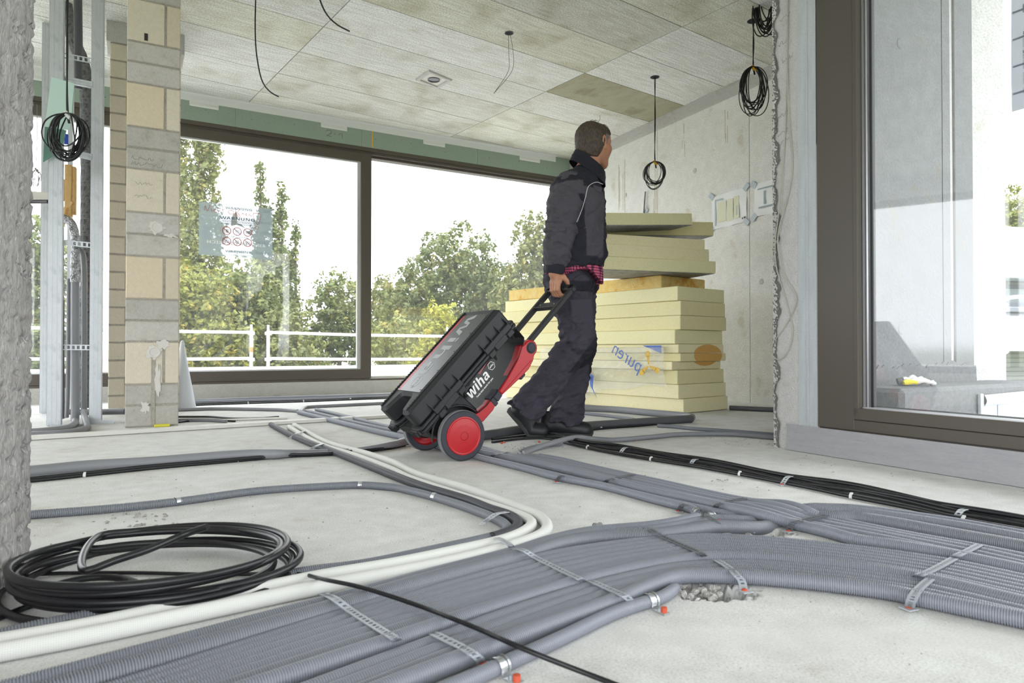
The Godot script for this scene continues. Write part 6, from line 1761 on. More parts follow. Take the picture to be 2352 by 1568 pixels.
func ceiling_cables() -> void:
	var a := Vector3(1.325, 3.015, -6.294)
	ceiling_ring("round ceiling box above the smaller hanging coil", a, 0.042)
	hanging_coil("loose coil of black wires hanging above the yellow boards", Vector3(a.x, Vector3(1.391, 2.106, -6.6).y, a.z), 0.105, 0.125, 12, [a + Vector3(-0.004, 0, 0), a + Vector3(0.006, 0, 0)], 0.0034, 91, M.cable, M.yellow)
	var b := Vector3(1.854, 3.015, -5.211)
	ceiling_ring("round ceiling box above the larger hanging coil", b, 0.045)
	hanging_coil("large coil of black wires hanging beside the concrete pier", Vector3(b.x, Vector3(1.869, 2.479, -5.25).y, b.z), 0.105, 0.185, 14, [b + Vector3(-0.005, 0, 0), b + Vector3(0.006, 0, 0)], 0.0036, 92, M.cable, M.yellow)
	hanging_coil("dense black coil at the top edge of the picture, cut off by the pier", Vector3(1.869, 3.004, -5), 0.085, 0.19, 16, [Vector3(1.869, 3.586, -5)], 0.0042, 93, M.cable, M.cable)
	var c := Vector3(-0.024, 3.015, -5.413)
	ceiling_ring("round ceiling box with two thin grey wires", c, 0.036)
	for k in 2:
		var e := Vector3(-0.151, 2.608, -5.62)
		var pts := [c + Vector3(-0.006 + 0.014 * k, 0, 0), c + Vector3(-0.002 + 0.036 * k, -0.16, 0), (c + e) * 0.5 + Vector3(0.06 + 0.03 * k, -0.05, 0), e]
		tag(obj("thin_wire", MB.new().tube(smooth(pts, 0.03), 0.0022, 6), M.cable_grey), ["thin grey wire curving down from the ceiling box, the inner one", "thin grey wire curving down from the ceiling box, the outer one"][k], "wire", "thin grey wires from the ceiling box")
	tag(obj("ceiling_cable", MB.new().tube(smooth([Vector3(-1.58, 3.037, -4.2), Vector3(-1.589, 2.656, -4.2), Vector3(-1.591, 2.467, -4.2), Vector3(-1.58, 2.304, -4.2), Vector3(-1.542, 2.142, -4.2), Vector3(-1.493, 2.082, -4.2), Vector3(-1.444, 2.055, -4.2)], 0.03), 0.0042, 7), M.cable), "long black cable end hanging from the ceiling, bent at its tip", "cable")
	tag(obj("ceiling_cable", MB.new().tube(smooth([Vector3(-1.245, 2.901, -4.2), Vector3(-1.19, 2.656, -4.2), Vector3(-1.144, 2.561, -4.2), Vector3(-1.082, 2.502, -4.2), Vector3(-1.006, 2.461, -4.2)], 0.03), 0.0050, 7), M.cable), "short black cable end reaching in from the top of the picture", "cable")

	# square pocket with a pipe end in the ceiling
	var q0 := Vector3(-0.908, 3.015, -6.345)
	var q1 := Vector3(-0.751, 3.015, -6.126)
	var q2 := Vector3(-0.555, 3.015, -6.355)
	var q3 := Vector3(-0.712, 3.015, -6.568)
	var mid := (q0 + q1 + q2 + q3) * 0.25
	var o := thing("ceiling_pocket", "square mortar pocket in the ceiling with a dark pipe end", "pocket", mid)
	var mb := MB.new()
	var cs := [q0 - mid, q3 - mid, q2 - mid, q1 - mid]
	for i in 4:
		var p0: Vector3 = cs[i]
		var p1: Vector3 = cs[(i + 1) % 4]
		mb.quad(p1, p0, p0 * 0.93 + Vector3(0, -0.012, 0), p1 * 0.93 + Vector3(0, -0.012, 0))
		mb.quad(p1 * 0.93 + Vector3(0, -0.012, 0), p0 * 0.93 + Vector3(0, -0.012, 0), p0 * 0.74 + Vector3(0, -0.012, 0), p1 * 0.74 + Vector3(0, -0.012, 0))
		mb.quad(p1 * 0.74 + Vector3(0, -0.012, 0), p0 * 0.74 + Vector3(0, -0.012, 0), p0 * 0.7 + Vector3(0, -0.001, 0), p1 * 0.7 + Vector3(0, -0.001, 0))
	obj("rim", mb, M.pier, o)
	var inner := MB.new()
	inner.quad(cs[3] * 0.72 + Vector3(0, -0.001, 0), cs[2] * 0.72 + Vector3(0, -0.001, 0), cs[1] * 0.72 + Vector3(0, -0.001, 0), cs[0] * 0.72 + Vector3(0, -0.001, 0))
	obj("bed", inner, M.plaster, o)
	obj("pipe_end", MB.new().lathe([Vector2(0.058, 0.0), Vector2(0.058, -0.010), Vector2(0.052, -0.010), Vector2(0.05, -0.002)], 24).lathe([Vector2(0.051, -0.0025), Vector2(0, -0.002)], 24), M.lagging_dark, o)

	# pale wires running down the pier
	var ro := Vector3(1.318, 0, -3.461)
	for k in 2:
		var pts := []
		for p in [[[0.128, 3.0], [0.118, 2.2], [0.10, 1.65], [0.07, 1.25], [0.035, 0.95], [0.10, 0.72], [0.135, 0.58], [0.10, 0.47], [0.05, 0.44], [0.0, 0.47], [-0.05, 0.487]], [[0.140, 3.0], [0.112, 2.2], [0.118, 1.7], [0.135, 1.35], [0.055, 1.05], [0.09, 0.86], [0.16, 0.74], [0.10, 0.62], [0.03, 0.545]]][k]:
			pts.append(Vector3(p[0], p[1], 0.008 + 0.006 * sin(p[1] * 7.0 + k)))
		var w := obj("pier_wire", MB.new().tube(smooth(pts, 0.02), 0.0030, 6), mat(rgb(176, 172, 160), 0.6))
		w.position = ro
		w.rotation.y = deg_to_rad(-63)
		tag(w, ["pale wire down the pier with its end sticking out past the broken edge", "pale wire down the pier crossing over the other one"][k], "wire", "pale wires on the concrete pier")

	# drawings taped to the right wall
	var bo := Vector3(2.304, 0, -6.013)
	for k in 3:
		var box: Array = [[-0.745, -0.295, 1.665, 1.988], [-0.206, 0.25, 1.690, 1.990], [-2.25, -1.77, 1.78, 2.03]][k]
		var p := thing("plan_sheet", ["taped floor plan with green and yellow fields on the concrete wall", "taped plan partly hidden by the pier", "half hidden plan sheet behind the top boards"][k], "paper", bo, deg_to_rad(-63.15), "plan sheets taped to the concrete wall")
		var g := []
		for j in 9:
			var row := []
			for i in 13:
				row.append(Vector3(lerpf(box[0], box[1], i / 12.0), lerpf(box[2], box[3], j / 8.0) + 0.012 * (i / 12.0 - 0.5) * (1 if k == 0 else -1), 0.006 + 0.004 * sin(i * 0.9 + j) * (1.0 if j > 0 else 1.6)))
			g.append(row)
		obj("sheet", MB.new().sheet(g), M.paper, p)
		if k == 0:
			obj("plan_print", MB.new().box(Vector3(-0.70, 1.69, 0.0108), Vector3(-0.685, 1.93, 0.0112)).box(Vector3(-0.70, 1.93, 0.0108), Vector3(-0.60, 1.945, 0.0112)).box(Vector3(-0.42, 1.75, 0.0108), Vector3(-0.405, 1.84, 0.0112)), mat(rgb(168, 184, 190), 0.8), p)
			obj("plan_field", MB.new().box(Vector3(-0.66, 1.72, 0.0108), Vector3(-0.55, 1.91, 0.0111)).box(Vector3(-0.54, 1.71, 0.0108), Vector3(-0.46, 1.92, 0.0111)).box(Vector3(-0.45, 1.72, 0.0108), Vector3(-0.385, 1.93, 0.0111)), mat(rgb(214, 214, 190), 0.8), p)
			obj("title_block", MB.new().box(Vector3(-0.35, 1.70, 0.0108), Vector3(-0.335, 1.715, 0.0112)).box(Vector3(-0.325, 1.70, 0.0108), Vector3(-0.305, 1.72, 0.0112)), M.pencil, p)
		elif k == 1:
			obj("plan_print", MB.new().box(Vector3(-0.16, 1.93, 0.0108), Vector3(0.15, 1.942, 0.0112)).box(Vector3(-0.09, 1.79, 0.0108), Vector3(-0.065, 1.91, 0.0112)).box(Vector3(-0.15, 1.76, 0.0108), Vector3(0.15, 1.775, 0.0112)), mat(rgb(150, 164, 172), 0.8), p)
		for e in [[0, 3], [1, 3], [1, 2], [0, 2]]:
			if k == 2 and e[1] == 2:
				continue
			var z := Transform3D(Basis(Vector3.BACK, 0.75 if e[0] == e[1] - 2 else -0.7), Vector3(box[e[0]], box[e[1]], 0.012))
			obj("tape_tab", MB.new().box(Vector3(-0.036, -0.025, 0), Vector3(0.036, 0.025, 0.0015), z), mat(rgb(178, 188, 198), 0.5), p)
	# conduit on the wall above the stack
	tag(obj("wall_cable", MB.new().tube(smooth([Vector3(1.507, 2.249, -7.588) + Vector3(-0.02, 0, 0.01), Vector3(1.492, 1.963, -7.616) + Vector3(-0.02, 0, 0.01), Vector3(1.492, 1.67, -7.617) + Vector3(-0.02, 0, 0.01)], 0.05), 0.008, 7), M.cable_grey), "thin grey cable on the concrete wall behind the boards", "cable")


func warning_sheets() -> void:
	# printed film stuck to the sliding sash
	var sheet := mat(Color(0.74, 0.80, 0.84, 0.80), 0.5)
	sheet.transparency = BaseMaterial3D.TRANSPARENCY_ALPHA
	var dark := mat(rgb(96, 116, 132), 0.6)
	var faint := mat(rgb(164, 180, 190), 0.6)
	var white := mat(rgb(236, 240, 242), 0.6)
	var red := mat(rgb(178, 52, 50), 0.6)
	var o := thing("warning_sheet", "pale blue printed warning sheet stuck on the sliding window", "sheet", Vector3(-1.58, 0, -7.654), deg_to_rad(30.5))
	var g := []
	for j in 7:
		var row := []
		for i in 11:
			row.append(Vector3(lerpf(-1.771, -1.066, i / 10.0), lerpf(1.435, 1.965, j / 6.0) - 0.004 * i / 10.0, -0.030 + 0.0015 * sin(i * 1.2)))
		g.append(row)
	obj("film", MB.new().sheet(g), sheet, o)
	var at := func(x: float, y: float) -> Transform3D: return Transform3D(Basis(), Vector3(-1.771 + x * 0.705, 1.435 + y * 0.53, -0.0265))
	text("WARNUNG", 0.030, dark, o, at.call(0.515, 0.735), "headline").scale.x = 1.55
	obj("rule", MB.new().box(Vector3(-1.558, 1.797, -0.0268), Vector3(-1.262, 1.801, -0.0262)), dark, o)
	text("Zement zerstört Aluminium", 0.0125, dark, o, at.call(0.52, 0.665), "print").scale.x = 1.35
	text("Aluminium vor Zement schützen", 0.0125, dark, o, at.call(0.52, 0.63), "print").scale.x = 1.18
	for k in [[0.53, 0.93], [0.87, 0.925], [0.87, 0.70], [0.87, 0.50], [0.87, 0.30], [0.53, 0.10], [0.87, 0.10]]:
		text("WARNUNG" if k[0] < 0.6 else "WARN", 0.024, faint, o, at.call(k[0], k[1]), "faint_print").scale.x = 1.5
	for r in 2:
		for c in 3:
			var p := Vector3(-1.771 + (0.365 + 0.142 * c) * 0.705, 1.435 + (0.49 - 0.20 * r) * 0.53, -0.0262)
			obj("prohibition_ring", MB.new().lathe([Vector2(0.036, 0.0004), Vector2(0.042, 0.0004), Vector2(0.042, -0.0004)], 28, Transform3D(Basis(Vector3.RIGHT, PI / 2), p)).box(Vector3(-0.040, -0.0025, 0), Vector3(0.040, 0.0025, 0.0006), Transform3D(Basis(Vector3.BACK, -0.72), p)), red, o)
			obj("ring_text", MB.new().box(Vector3(-0.022, 0.008, 0), Vector3(0.022, 0.012, 0.0003), Transform3D(Basis(), p)).box(Vector3(-0.024, -0.003, 0), Vector3(0.024, 0.001, 0.0003), Transform3D(Basis(), p)).box(Vector3(-0.018, -0.016, 0), Vector3(0.018, -0.012, 0.0003), Transform3D(Basis(), p)), dark, o)
	# the print of the other side shows through, mirrored
	var back := func(x: float, y: float, wide: float) -> Transform3D: return Transform3D(Basis(Vector3(-wide, 0, 0), Vector3.UP, Vector3(0, 0, -1)), Vector3(-1.771 + x * 0.705, 1.435 + y * 0.53, -0.0268))
	text("ZIEGLER DIETRICH", 0.030, white, o, back.call(0.5, 0.255, 1.55), "mirrored_print")
	text("METALLBAU", 0.017, white, o, back.call(0.52, 0.385, 1.5), "mirrored_print")
	text("Singen", 0.026, white, o, back.call(0.515, 0.10, 1.4), "mirrored_print")
	text("www.ziegler-dietrich.de", 0.015, white, o, back.call(0.51, 0.04, 1.2), "mirrored_print")
	for k in 14:
		if k in [4, 5]:
			continue
		obj("small_print", MB.new().box(Vector3(-1.735, 1.50 + k * 0.0165, -0.0268), Vector3(-1.735 + [0.07, 0.06, 0.05, 0.11, 0, 0, 0.07, 0.09, 0.06, 0.1, 0.08, 0.1, 0.07, 0.12][k], 1.504 + k * 0.0165, -0.0264)), faint, o)
	var sail := PackedVector2Array([Vector2(-1.415, 1.905), Vector2(-1.415, 1.78), Vector2(-1.375, 1.775), Vector2(-1.335, 1.735), Vector2(-1.42, 1.765), Vector2(-1.475, 1.745), Vector2(-1.47, 1.82), Vector2(-1.455, 1.865)])
	obj("sail_mark", MB.new().prism(sail, -0.0275, -0.027), mat(rgb(206, 213, 214), 0.7), o)
	# red handwriting: Nicht öffnen, and a large mark
	var strokes := [[[0, 0], [0.006, 0.045], [0.022, 0.0], [0.04, 0.055]], [[0.052, 0.03], [0.056, 0.0]], [[0.09, 0.028], [0.07, 0.018], [0.072, 0.002], [0.092, 0.0]], [[0.1, 0.045], [0.104, 0.0], [0.114, 0.02], [0.124, 0.0]], [[0.135, 0.04], [0.14, 0.0]], [[0.126, 0.024], [0.152, 0.028]],
		[[0.205, 0.035], [0.18, 0.02], [0.19, -0.003], [0.22, 0.004], [0.212, 0.034], [0.2, 0.03]], [[0.245, 0.045], [0.236, 0.04], [0.24, -0.03], [0.25, -0.02], [0.236, 0.008]], [[0.27, 0.048], [0.258, 0.04], [0.262, -0.03], [0.272, -0.02], [0.258, 0.01]], [[0.285, 0.0], [0.29, 0.018], [0.302, 0.0]], [[0.312, 0.014], [0.324, 0.018], [0.312, 0.002], [0.328, 0.0]], [[0.338, 0.0], [0.342, 0.016], [0.354, 0.0], [0.362, 0.006]],
		[[0.38, 0.03], [0.372, 0.015], [0.408, -0.075], [0.43, 0.028], [0.375, 0.03]], [[0.40, -0.09], [0.388, -0.105], [0.40, -0.122], [0.415, -0.105], [0.40, -0.09]]]
	for s in strokes:
		var pts := []
		for p in s:
			pts.append(Vector3(-1.722 + p[0] * 1.24, 1.878 - p[0] * 0.03 + p[1] * 1.1, -0.0262))
		obj("red_handwriting", MB.new().tube(smooth(pts, 0.004), 0.0016, 5), red, o)

	# the same kind of sheet on the tall window
	var r := thing("warning_sheet", "grey blue printed sheet stuck high on the tall window at the right edge", "sheet", Vector3(1.318, 0, -3.461), deg_to_rad(-63))
	var s2 := mat(Color(0.50, 0.54, 0.58, 0.93), 0.55)
	s2.transparency = BaseMaterial3D.TRANSPARENCY_ALPHA
	var g2 := []
	for j in 9:
		var row := []
		for i in 8:
			row.append(Vector3(lerpf(1.088, 1.62, i / 7.0), lerpf(1.37, 2.12, j / 8.0), -0.0405 + 0.003 * sin(j * 0.9)))
		g2.append(row)
	obj("film", MB.new().sheet(g2), s2, r)
	var ink := mat(rgb(62, 68, 76), 0.7)
	var wash := mat(rgb(112, 122, 132), 0.7)
	var lines := ["Ihr Partner", "> Beratung", "> Herstellung", "> Montage", "> Service", "", "Unser", "> Aluminium", "> Aluminium", "> Glas", "> Sonder", "> Brandschutz", "", "> Winter", "> Balkone", "> Überdach", "> Vordächer", "", "> Sonnen", "> Solar"]
	for k in lines.size():
		if lines[k]:
			var tm := text(lines[k], 0.0115, ink, r, Transform3D(Basis(), Vector3.ZERO), "print", false)
			tm.scale.x = 1.35
			var ww: float = tm.mesh.get_aabb().size.x * 1.35
			tm.position = Vector3(1.128 + ww / 2.0, 1.645 - k * 0.01135 * (1.0 if k < 30 else 1.0), -0.036)
	for k in 4:
		obj("faint_print", MB.new().box(Vector3(1.095, 1.43 + k * 0.10, -0.0365), Vector3(1.6, 1.437 + k * 0.10, -0.036)), wash, r)
	text("N", 0.03, wash, r, Transform3D(Basis(), Vector3(1.142, 1.735, -0.036)), "faint_print")
	text("H", 0.028, mat(rgb(170, 178, 186), 0.6), r, Transform3D(Basis(Vector3(-1, 0, 0), Vector3.UP, Vector3(0, 0, -1)), Vector3(1.17, 1.505, -0.0362)), "mirrored_print")


func small_things() -> void:
	warning_sheets()
	# long white plank on the floor
	var a := Vector3(-2.665, 0, -3.677)
	var b := Vector3(-0.867, 0, -4.925)
	var d := (b - a)
	var o := obj("white_plank", MB.new().box(Vector3(0, 0.002, -0.03), Vector3(d.length(), 0.024, 0.03), Transform3D(Basis(d.normalized(), Vector3.UP, d.normalized().cross(Vector3.UP)), Vector3.ZERO), 0.002), M.white_wood)
	o.position = a
	tag(o, "long white plank lying on the floor in front of the brick pillar", "plank")
	var a2 := Vector3(-2.063, 0, -4.645)
	var b2 := Vector3(-1.591, 0, -4.833)
	d = b2 - a2
	o = obj("white_batten", MB.new().box(Vector3(0, 0.002, -0.012), Vector3(d.length(), 0.014, 0.012), Transform3D(Basis(d.normalized(), Vector3.UP, d.normalized().cross(Vector3.UP)), Vector3.ZERO), 0.002), M.white_wood)
	o.position = a2
	tag(o, "thin white batten lying behind the long plank", "batten")
	# white cone of rolled film beside the pillar
	var cp := Vector3(-2.8, 0, -5.787)
	o = obj("film_cone", MB.new().lathe([Vector2(0.0, 0.0), Vector2(0.11, 0.0), Vector2(0.105, 0.02), Vector2(0.055, 0.30), Vector2(0.012, 0.56), Vector2(0.0, 0.57)], 28), mat(rgb(206, 212, 222), 0.6))
	o.position = cp
	tag(o, "pale cone of rolled film standing behind the brick pillar", "roll")
	# yellow level by the pillar foot
	o = obj("yellow_wedge", MB.new().box(Vector3(-0.045, 0.0, -0.012), Vector3(0.045, 0.018, 0.012), Transform3D(), 0.004), mat(rgb(222, 216, 70), 0.5))
	o.position = Vector3(-2.223, 0, -4.334)
	o.rotation.y = deg_to_rad(29)
	tag(o, "small bright yellow wedge at the foot of the brick pillar", "wedge")
	# grit and crumbs on the floor
	var rng := RandomNumberGenerator.new()
	rng.seed = 101
	var mb := MB.new()
	var spots := [[Vector3(-1.101, 0, -1.972), 0.10, 26, 0.007], [Vector3(-0.971, 0, -1.89), 0.05, 10, 0.006], [Vector3(0.119, 0, -3.464), 0.16, 60, 0.004], [Vector3(0.788, 0, -2.554), 0.04, 12, 0.005], [Vector3(0.379, 0, -1.404), 0.05, 26, 0.009], [Vector3(0.64, 0, -1.846), 0.08, 20, 0.006], [Vector3(0.985, 0, -1.877), 0.3, 30, 0.003], [Vector3(-0.342, 0, -1.947), 0.8, 60, 0.0028], [Vector3(0.565, 0, -2.733), 0.5, 60, 0.003], [Vector3(-0.987, 0, -2.291), 0.7, 60, 0.003], [Vector3(0.552, 0, -1.199), 0.4, 30, 0.002], [Vector3(1.276, 0, -3.677), 0.25, 40, 0.005], [Vector3(1.669, 0, -2.833), 0.5, 50, 0.004]]
	for s in spots:
		for k in s[2]:
			var an := rng.randf_range(0, TAU)
			var ra: float = sqrt(rng.randf()) * s[1]
			var p: Vector3 = s[0] + Vector3(cos(an) * ra, 0.0, sin(an) * ra)
			var r: float = s[3] * rng.randf_range(0.4, 1.2)
			mb.box(Vector3(-r, -r * 0.3, -r * 0.7), Vector3(r, r * 0.7, r * 0.7), Transform3D(Basis(Vector3(rng.randf(), rng.randf(), rng.randf()).normalized(), rng.randf_range(0, 3)), p), r * 0.35)
	o = obj("floor_grit", mb, M.broken)
	tag(o, "grey crumbs of concrete strewn over the floor", "grit", "", "stuff")
	mb = MB.new()
	for p in [Vector3(-0.041, 0, -3.592), Vector3(-0.054, 0, -3.559), Vector3(0.654, 0, -3.66), Vector3(0.143, 0, -3.609), Vector3(1.344, 0, -4.083)]:
		mb.box(Vector3(-0.008, 0.0, -0.005), Vector3(0.008, 0.008, 0.005), Transform3D(Basis(Vector3.UP, rng.randf_range(0, 3)), p), 0.002)
	tag(obj("plug_fragments", mb, M.red_plug), "orange plastic plug crumbs near the man's shoes", "crumbs", "", "stuff")


# ------------------------------------------------------------------ the wheeled tool case

func rounded(pts: PackedVector2Array, r: float, n := 4) -> PackedVector2Array:
	var out := PackedVector2Array()
	for i in pts.size():
		var a := pts[(i + pts.size() - 1) % pts.size()]
		var b := pts[i]
		var c := pts[(i + 1) % pts.size()]
		var rr := minf(r, minf((a - b).length(), (c - b).length()) * 0.45)
		var p := b + (a - b).normalized() * rr
		var q := b + (c - b).normalized() * rr
		for k in n + 1:
			var t := float(k) / n
			out.append(p.lerp(b, t).lerp(b.lerp(q, t), t))
	return out


func trolley() -> void:
	var o := thing("tool_trolley", "black hard shell tool case on red wheels, tilted and pulled by the man", "trolley", Vector3(-0.3254, 0, -3.1737), deg_to_rad(32.7))
	var black := mat(rgb(38, 39, 41), 0.5)
	black.metallic_specular = 0.45
	black.heightmap_enabled = true
	black.heightmap_texture = relief(256, 70.0, 3, 500)
	black.heightmap_scale = 0.02
	black.uv1_scale = Vector3(6, 6, 6)
	var dark := mat(rgb(26, 26, 28), 0.55)
	var sheen := mat(rgb(38, 39, 41), 0.24)
	sheen.metallic_specular = 0.6
	var red := mat(rgb(176, 26, 34), 0.38)
	var white := mat(rgb(224, 224, 222), 0.55)
	var tyre := mat(rgb(52, 54, 62), 0.7)
	var tread := mat(rgb(126, 126, 128), 0.85)
	var pale := mat(rgb(150, 152, 154), 0.4)
	var rose := mat(rgb(176, 26, 34), 0.3)
	var L := Vector3(0.7046, 0.7096, 0)
	var N := Vector3(-0.7096, 0.7046, 0)
	var og := Vector3(-0.2428, 0.2288, 0)
	var side := Transform3D(Basis(L, N, Vector3.BACK), og)          # x along the case, y out of the lid, z to the near side
	var top := Transform3D(Basis(L, Vector3.FORWARD, N), og)        # outlines seen from above the lid

	# lid with the hand recess at its lower end
	var lid_line := rounded(PackedVector2Array([Vector2(-0.012, -0.162), Vector2(0.645, -0.162), Vector2(0.645, 0.162), Vector2(-0.012, 0.162), Vector2(-0.012, 0.088), Vector2(0.088, 0.058), Vector2(0.088, -0.058), Vector2(-0.012, -0.088)]), 0.022)
	var lid := obj("lid", MB.new().prism(lid_line, -0.095, 0.0, top, 0.014), black, o)
	obj("lid_plate", MB.new().prism(rounded(PackedVector2Array([Vector2(0.105, -0.118), Vector2(0.605, -0.118), Vector2(0.605, 0.128), Vector2(0.105, 0.128)]), 0.004), 0.0, 0.002, top, 0.0007), sheen, lid)
	obj("lid_stripe", MB.new().prism(PackedVector2Array([Vector2(0.11, 0.100), Vector2(0.60, 0.100), Vector2(0.60, 0.122), Vector2(0.11, 0.122)]), 0.002, 0.0023, top), rose, lid)
	text("wiha", 0.085, pale, lid, Transform3D(Basis(-L, Vector3.BACK, N), side * Vector3(0.40, 0.0024, -0.01)), "lettering", true, 0.0004).transform.basis = Basis(-L * 1.5, Vector3.BACK * 1.0, N)
	var hexl := MB.new()
	_hexagon(hexl, Transform3D(Basis(-L, Vector3.BACK, N), side * Vector3(0.165, 0.0024, 0.0)), 0.042, 0.0025)
	obj("hexagon_mark", hexl, pale, lid)
	text("wiha", 0.02, pale, lid, Transform3D(Basis(-L * 1.3, Vector3.BACK, N), side * Vector3(0.165, 0.0024, 0.0)), "lettering", true, 0.0004)
	for s in [-1.0, 1.0]:
		var rail := MB.new().box(Vector3(0.0, 0.0, 0.140 * s - 0.006), Vector3(0.628, 0.005, 0.140 * s + 0.006), side, 0.002)
		for k in 40:
			rail.box(Vector3(0.012 + k * 0.0152, 0.005, 0.140 * s - 0.005), Vector3(0.020 + k * 0.0152, 0.0072, 0.140 * s + 0.005), side)
		obj("lid_edge_rail", rail, dark, lid)
		for k in 5:
			obj("plate_screw", MB.new().lathe([Vector2(0.003, 0.0), Vector2(0.003, 0.001), Vector2(0, 0.0012)], 8, Transform3D(Basis(L, N, Vector3.BACK), side * Vector3(0.12 + k * 0.118, 0.002, -0.005 + 0.112 * s))), dark, lid)

	# flanges where the halves meet
	var rim_line := rounded(PackedVector2Array([Vector2(-0.028, -0.170), Vector2(0.660, -0.170), Vector2(0.660, 0.170), Vector2(-0.028, 0.170), Vector2(-0.028, 0.080), Vector2(0.04, 0.05), Vector2(0.04, -0.05), Vector2(-0.028, -0.080)]), 0.028)
	obj("lid_flange", MB.new().prism(rim_line, -0.1065, -0.092, top, 0.003), black, lid)
	var body_poly := PackedVector2Array([Vector2(-0.006, -0.122), Vector2(0.650, -0.122), Vector2(0.650, -0.200), Vector2(0.635, -0.214), Vector2(0.5644, -0.2445), Vector2(0.4685, -0.262), Vector2(0.3674, -0.274), Vector2(0.283, -0.276), Vector2(0.236, -0.268)])
	for k in 9:
		var a := deg_to_rad(-2.0 + 140.0 * k / 8.0)
		body_poly.append(Vector2(0.0895 + cos(a) * 0.130, -0.256 + sin(a) * 0.130))
	var body := obj("case_body", MB.new().prism(body_poly, -0.162, 0.162, side, 0.008), black, o)
	obj("body_flange", MB.new().prism(rim_line, -0.124, -0.1095, top, 0.003), black, body)
	obj("under_tray", MB.new().prism(PackedVector2Array([Vector2(-0.002, -0.115), Vector2(0.24, -0.115), Vector2(0.25, -0.268), Vector2(0.10, -0.27), Vector2(0.03, -0.235)]), -0.112, 0.112, side, 0.006), dark, body)
	obj("arch_lip", _arch_lip(side), black, body)
	obj("side_groove", MB.new().box(Vector3(0.0, -0.132, 0.1615), Vector3(0.645, -0.130, 0.1635), side), dark, body)
	for z in [-0.122, 0.122]:
		var foot := MB.new().box(Vector3(-0.040, -0.125, z - 0.036), Vector3(-0.02, -0.094, z + 0.036), side, 0.006)
		for k in 5:
			foot.box(Vector3(-0.046, -0.124, z - 0.03 + k * 0.0135), Vector3(-0.036, -0.096, z - 0.023 + k * 0.0135), side, 0.002)
		obj("stand_foot", foot, dark, body)
	# latches with their fins
	for l0 in [0.078, 0.44]:
		var la := obj("latch", MB.new().box(Vector3(l0, -0.108, 0.166), Vector3(l0 + 0.186, -0.078, 0.177), side, 0.003)
			.box(Vector3(l0 + 0.052, -0.132, 0.166), Vector3(l0 + 0.134, -0.100, 0.1785), side, 0.003)
			.box(Vector3(l0 + 0.004, -0.139, 0.164), Vector3(l0 + 0.046, -0.110, 0.1755), side, 0.004)
			.box(Vector3(l0 + 0.140, -0.139, 0.164), Vector3(l0 + 0.182, -0.110, 0.1755), side, 0.004), black, o)
		for k in 4:
			var x: float = l0 + 0.004 + k * 0.0585
			obj("fin", MB.new().prism(PackedVector2Array([Vector2(0.158, -0.080), Vector2(0.1765, -0.080), Vector2(0.1765, -0.072), Vector2(0.160, -0.034), Vector2(0.158, -0.034)]), -0.0018, 0.0018, Transform3D(Basis(Vector3.BACK, N, -L), side * Vector3(x, 0, 0))), black, la)
		for k in 2:
			obj("gusset", MB.new().prism(PackedVector2Array([Vector2(0.160, -0.139), Vector2(0.1735, -0.139), Vector2(0.160, -0.164)]), -0.005, 0.005, Transform3D(Basis(Vector3.BACK, N, -L), side * Vector3(l0 + 0.025 + k * 0.136, 0, 0))), dark, la)
	# lettering on the side
	var tb := Basis(L, N + L * 0.16, Vector3.BACK)
	text("wiha", 0.046, white, body, Transform3D(tb, side * Vector3(0.318, -0.168, 0.1624)), "lettering", true, 0.0006)
	text("Tools that work for you", 0.0078, white, body, Transform3D(Basis(L, N, Vector3.BACK), side * Vector3(0.33, -0.205, 0.1624)), "lettering", true, 0.0006)
	var hx := MB.new()
	_hexagon(hx, Transform3D(Basis(L, N, Vector3.BACK), side * Vector3(0.425, -0.160, 0.1625)), 0.021, 0.0022)
	obj("hexagon_mark", hx, white, body)
	text("wiha", 0.0085, white, body, Transform3D(tb, side * Vector3(0.425, -0.160, 0.1624)), "lettering", true, 0.0006)

	# red folding arms on both sides
	for s in [1.0, -1.0]:
		var z0: float = 0.098 if s > 0 else -0.152
		var z1: float = 0.152 if s > 0 else -0.098
		var up := PackedVector2Array([Vector2(0.608, -0.2165), Vector2(0.546, -0.2447), Vector2(0.46, -0.263), Vector2(0.372, -0.275), Vector2(0.369, -0.3045), Vector2(0.45, -0.3165), Vector2(0.5225, -0.3255), Vector2(0.567, -0.329), Vector2(0.612, -0.318)])
		for k in 9:
			var a := deg_to_rad(-100.0 + 200.0 * k / 8.0)
			up.append(Vector2(0.642 + cos(a) * 0.041, -0.264 + sin(a) * 0.041))
		var arm := obj("upper_arm", MB.new().prism(up, z0, z1, side, 0.008), red, o)
		var face: float = z1 if s > 0 else z0
		obj("pivot_ring", MB.new().lathe([Vector2(0.0, 0.0012), Vector2(0.026, 0.0012), Vector2(0.028, 0.0), Vector2(0.028, -0.002)], 24, Transform3D(Basis(Vector3.RIGHT, PI / 2 * s), side * Vector3(0.644, -0.264, face))), dark, arm)
		obj("pivot_cap", MB.new().lathe([Vector2(0.0, 0.008), Vector2(0.014, 0.0075), Vector2(0.0205, 0.005), Vector2(0.0215, 0.0)], 24, Transform3D(Basis(Vector3.RIGHT, PI / 2 * s), side * Vector3(0.644, -0.264, face))), tyre, arm)
		obj("ridge", MB.new().prism(PackedVector2Array([Vector2(0.602, -0.305), Vector2(0.38, -0.296), Vector2(0.38, -0.3), Vector2(0.52, -0.319), Vector2(0.58, -0.322)]), face - 0.001 * s, face + 0.003 * s, side, 0.001), red, arm)
		obj("joint_block", MB.new().prism(rounded(PackedVector2Array([Vector2(0.376, -0.262), Vector2(0.376, -0.308), Vector2(0.338, -0.312), Vector2(0.332, -0.268)]), 0.006), z0 + 0.004, z1 - 0.002, side, 0.004), tyre, arm)
